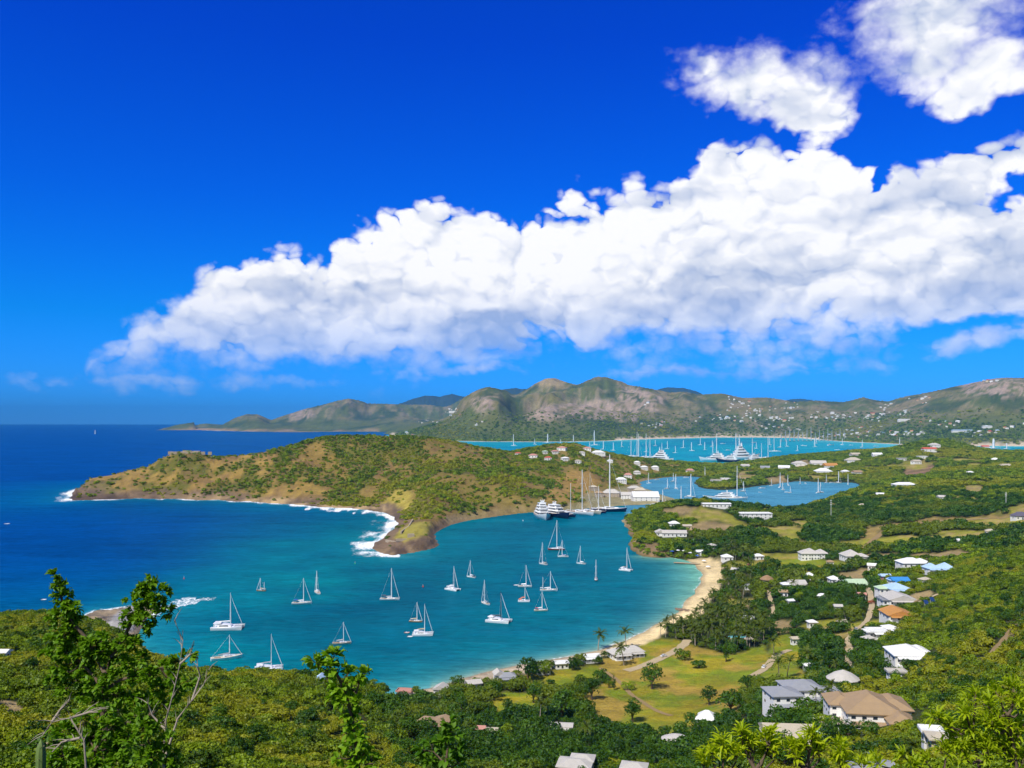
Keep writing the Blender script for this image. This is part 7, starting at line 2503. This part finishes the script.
leafy_plant("bright_shrub", "bright yellow-green shrub with long narrow leaves in front of the pale gabled villa", "shrub", 9.0,
            [[(760, 820, .02), (755, 770, .015)], [(800, 820, .02), (806, 768, .014)], [(720, 820, .02), (722, 776, .012)], [(840, 820, .02), (842, 772, .012)]],
            [(712, 760, 8), (724, 750, 9), (735, 760, 10), (748, 744, 8), (754, 758, 11), (768, 748, 9), (776, 762, 11), (788, 752, 8), (798, 762, 11), (808, 750, 8), (818, 744, 7), (822, 760, 10), (838, 752, 8), (842, 766, 10), (704, 770, 8), (862, 768, 7), (740, 736, 5), (772, 738, 4), (812, 736, 4)],
            0.125, 0.014, LEAF_Y, 5, per=9, spray=(-0.35, 0, 1.1), dens=0.9)
leafy_plant("bright_shrub", "bright yellow-green shrub with long narrow leaves in the bottom corner by the wooded slope", "shrub", 9.5,
            [[(985, 820, .022), (980, 770, .018), (972, 730, .012)], [(1020, 820, .022), (1016, 760, .018), (1008, 715, .012)], [(945, 820, .02), (942, 775, .012)]],
            [(940, 722, 6), (952, 732, 8), (966, 716, 8), (978, 704, 8), (990, 712, 9), (1002, 700, 8), (1014, 694, 8), (1020, 712, 10), (960, 745, 9), (975, 735, 11), (992, 732, 12), (1010, 734, 12), (948, 758, 9), (966, 760, 12), (986, 756, 13), (1006, 758, 13), (1024, 744, 12), (930, 766, 8), (905, 758, 5), (915, 768, 7), (1022, 768, 12), (880, 766, 6)],
            0.13, 0.0145, LEAF_Y, 6, per=9, spray=(-0.5, 0, 1.0), dens=0.8)


def dead_branches(label, Y, lines, seed):
    r = random.Random(seed)
    x0, y0 = fp(lines[0][0][0], 800, Y)[:2]
    gz = ground_z(x0, y0)
    t = empty("bare_shrub", (x0, y0, gz), 0, label, "bare shrub")
    org = Vector((x0, y0, gz))
    m = MB()
    for ln in lines:
        pts = [fp(u, v, Y + dy) - org for (u, v, dy) in ln]
        if ln[0][1] > 765:
            pts = [Vector((pts[0].x, pts[0].y, -0.2))] + pts
        n = len(pts)
        m.tube(pts, [max(0.028 * (1 - i / n), 0.008) for i in range(n)], 5)
        for i in range(1, n):
            for _ in range(3):
                q = pts[i - 1] + (pts[i] - pts[i - 1]) * r.random()
                d = (pts[i] - pts[i - 1]).normalized() + Vector((r.gauss(0, 0.7), r.gauss(0, 0.5), r.uniform(0.0, 0.6)))
                e = q + d.normalized() * r.uniform(0.12, 0.38)
                m.tube([q, (q + e) / 2 + Vector((0, 0, 0.02)), e], [0.009, 0.007, 0.004], 4)
    m.build("branch", PALEBARK, t, True)
    return t


dead_branches("leafless pale shrub with forked twigs right of the two-topped leafy tree", 20.0,
              [[(164, 800, 0), (163, 760, 0), (166, 720, 0), (174, 690, 0), (180, 664, 0), (183, 640, 0), (174, 620, 0)], [(180, 664, 0), (190, 655, 0), (194, 641, 0)], [(164, 760, 0), (178, 718, 0), (192, 700, 0), (204, 684, 0), (209, 668, 0)],
               [(166, 730, 0), (152, 715, 0), (146, 698, 0)], [(192, 700, 0), (200, 676, 0), (197, 664, 0)]], 1)
dead_branches("fallen grey twigs sprawling above the cactus", 17.0,
              [[(88, 800, 0), (84, 740, 0), (70, 718, 0), (52, 722, 0), (42, 736, 0)], [(70, 718, 0), (90, 712, 0), (98, 712, 0)], [(52, 722, 0), (60, 710, 0), (70, 700, 0)], [(80, 738, 0), (62, 742, 0), (52, 752, 0)]], 2)
# cactus
x0, y0 = fp(39, 800, 14)[:2]
gz = ground_z(x0, y0)
ct = empty("cactus", (x0, y0, gz), 0, "single ribbed column cactus poking up at the lower left corner", "cactus")
top = fp(41, 739, 14) - Vector((x0, y0, gz))
m = MB()
rings = []
NS = 24
for i in range(26):
    q = i / 25
    rad = 0.068 * (1 if q < 0.93 else max(1 - ((q - 0.93) / 0.07) ** 2, 0.03))
    c = Vector((top.x * q, top.y * q, -0.2 + (top.z + 0.2) * q))
    rings.append([(c.x + math.cos(a) * rad * (1 + 0.16 * math.cos(8 * a)), c.y + math.sin(a) * rad * (1 + 0.16 * math.cos(8 * a)), c.z) for a in [2 * math.pi * k / NS for k in range(NS)]])
m.loft(rings)
m.build("stem", paint("cactus_skin", (0.13, 0.20, 0.05), 0.7, 0.2, 12.0), ct, True)
m = MB()
r = random.Random(9)
for i in range(90):
    q = r.uniform(0.05, 0.99)
    a = 2 * math.pi * r.randrange(8) / 8
    c = Vector((top.x * q, top.y * q, -0.2 + (top.z + 0.2) * q)) + Vector((math.cos(a), math.sin(a), 0)) * 0.078
    for _ in range(3):
        m.tube([c, c + Vector((math.cos(a) + r.gauss(0, .5), math.sin(a) + r.gauss(0, .5), r.gauss(0, .5))) * 0.03], 0.0018, 3)
m.build("spines", paint("pale_spine", (0.6, 0.5, 0.28)), ct)

# ------------------------------------------------------------------ the air: pale sea haze round the whole scene
def build_haze():
    me = bpy.data.meshes.new("haze")
    x, y0, y1, z0, z1 = 62000.0, -3000.0, 46500.0, -30.0, 900.0
    vs = [(sx * x, yy, zz) for zz in (z0, z1) for yy in (y0, y1) for sx in (-1, 1)]
    fs = [(0, 1, 3, 2), (4, 6, 7, 5), (0, 4, 5, 1), (1, 5, 7, 3), (3, 7, 6, 2), (2, 6, 4, 0)]
    me.from_pydata(vs, [], [f[::-1] for f in fs])      # normals outward, or the sun is shut out
    m = bpy.data.materials.new("haze")
    m.use_nodes = True
    m.node_tree.nodes.clear()
    g = NT(m.node_tree)
    out = g.n('ShaderNodeOutputMaterial')
    v = g.n('ShaderNodeVolumePrincipled', ins={'Color': HAZE_COLOR, 'Density': HAZE_DENSITY, 'Anisotropy': -0.5})
    m.node_tree.links.new(v.outputs[0], out.inputs['Volume'])
    o = link_mesh("haze", me, m)
    tag(o, kind='stuff')


HAZE_DENSITY = 2.2e-5
HAZE_COLOR = (0.07, 0.42, 1.0, 1)
build_haze()
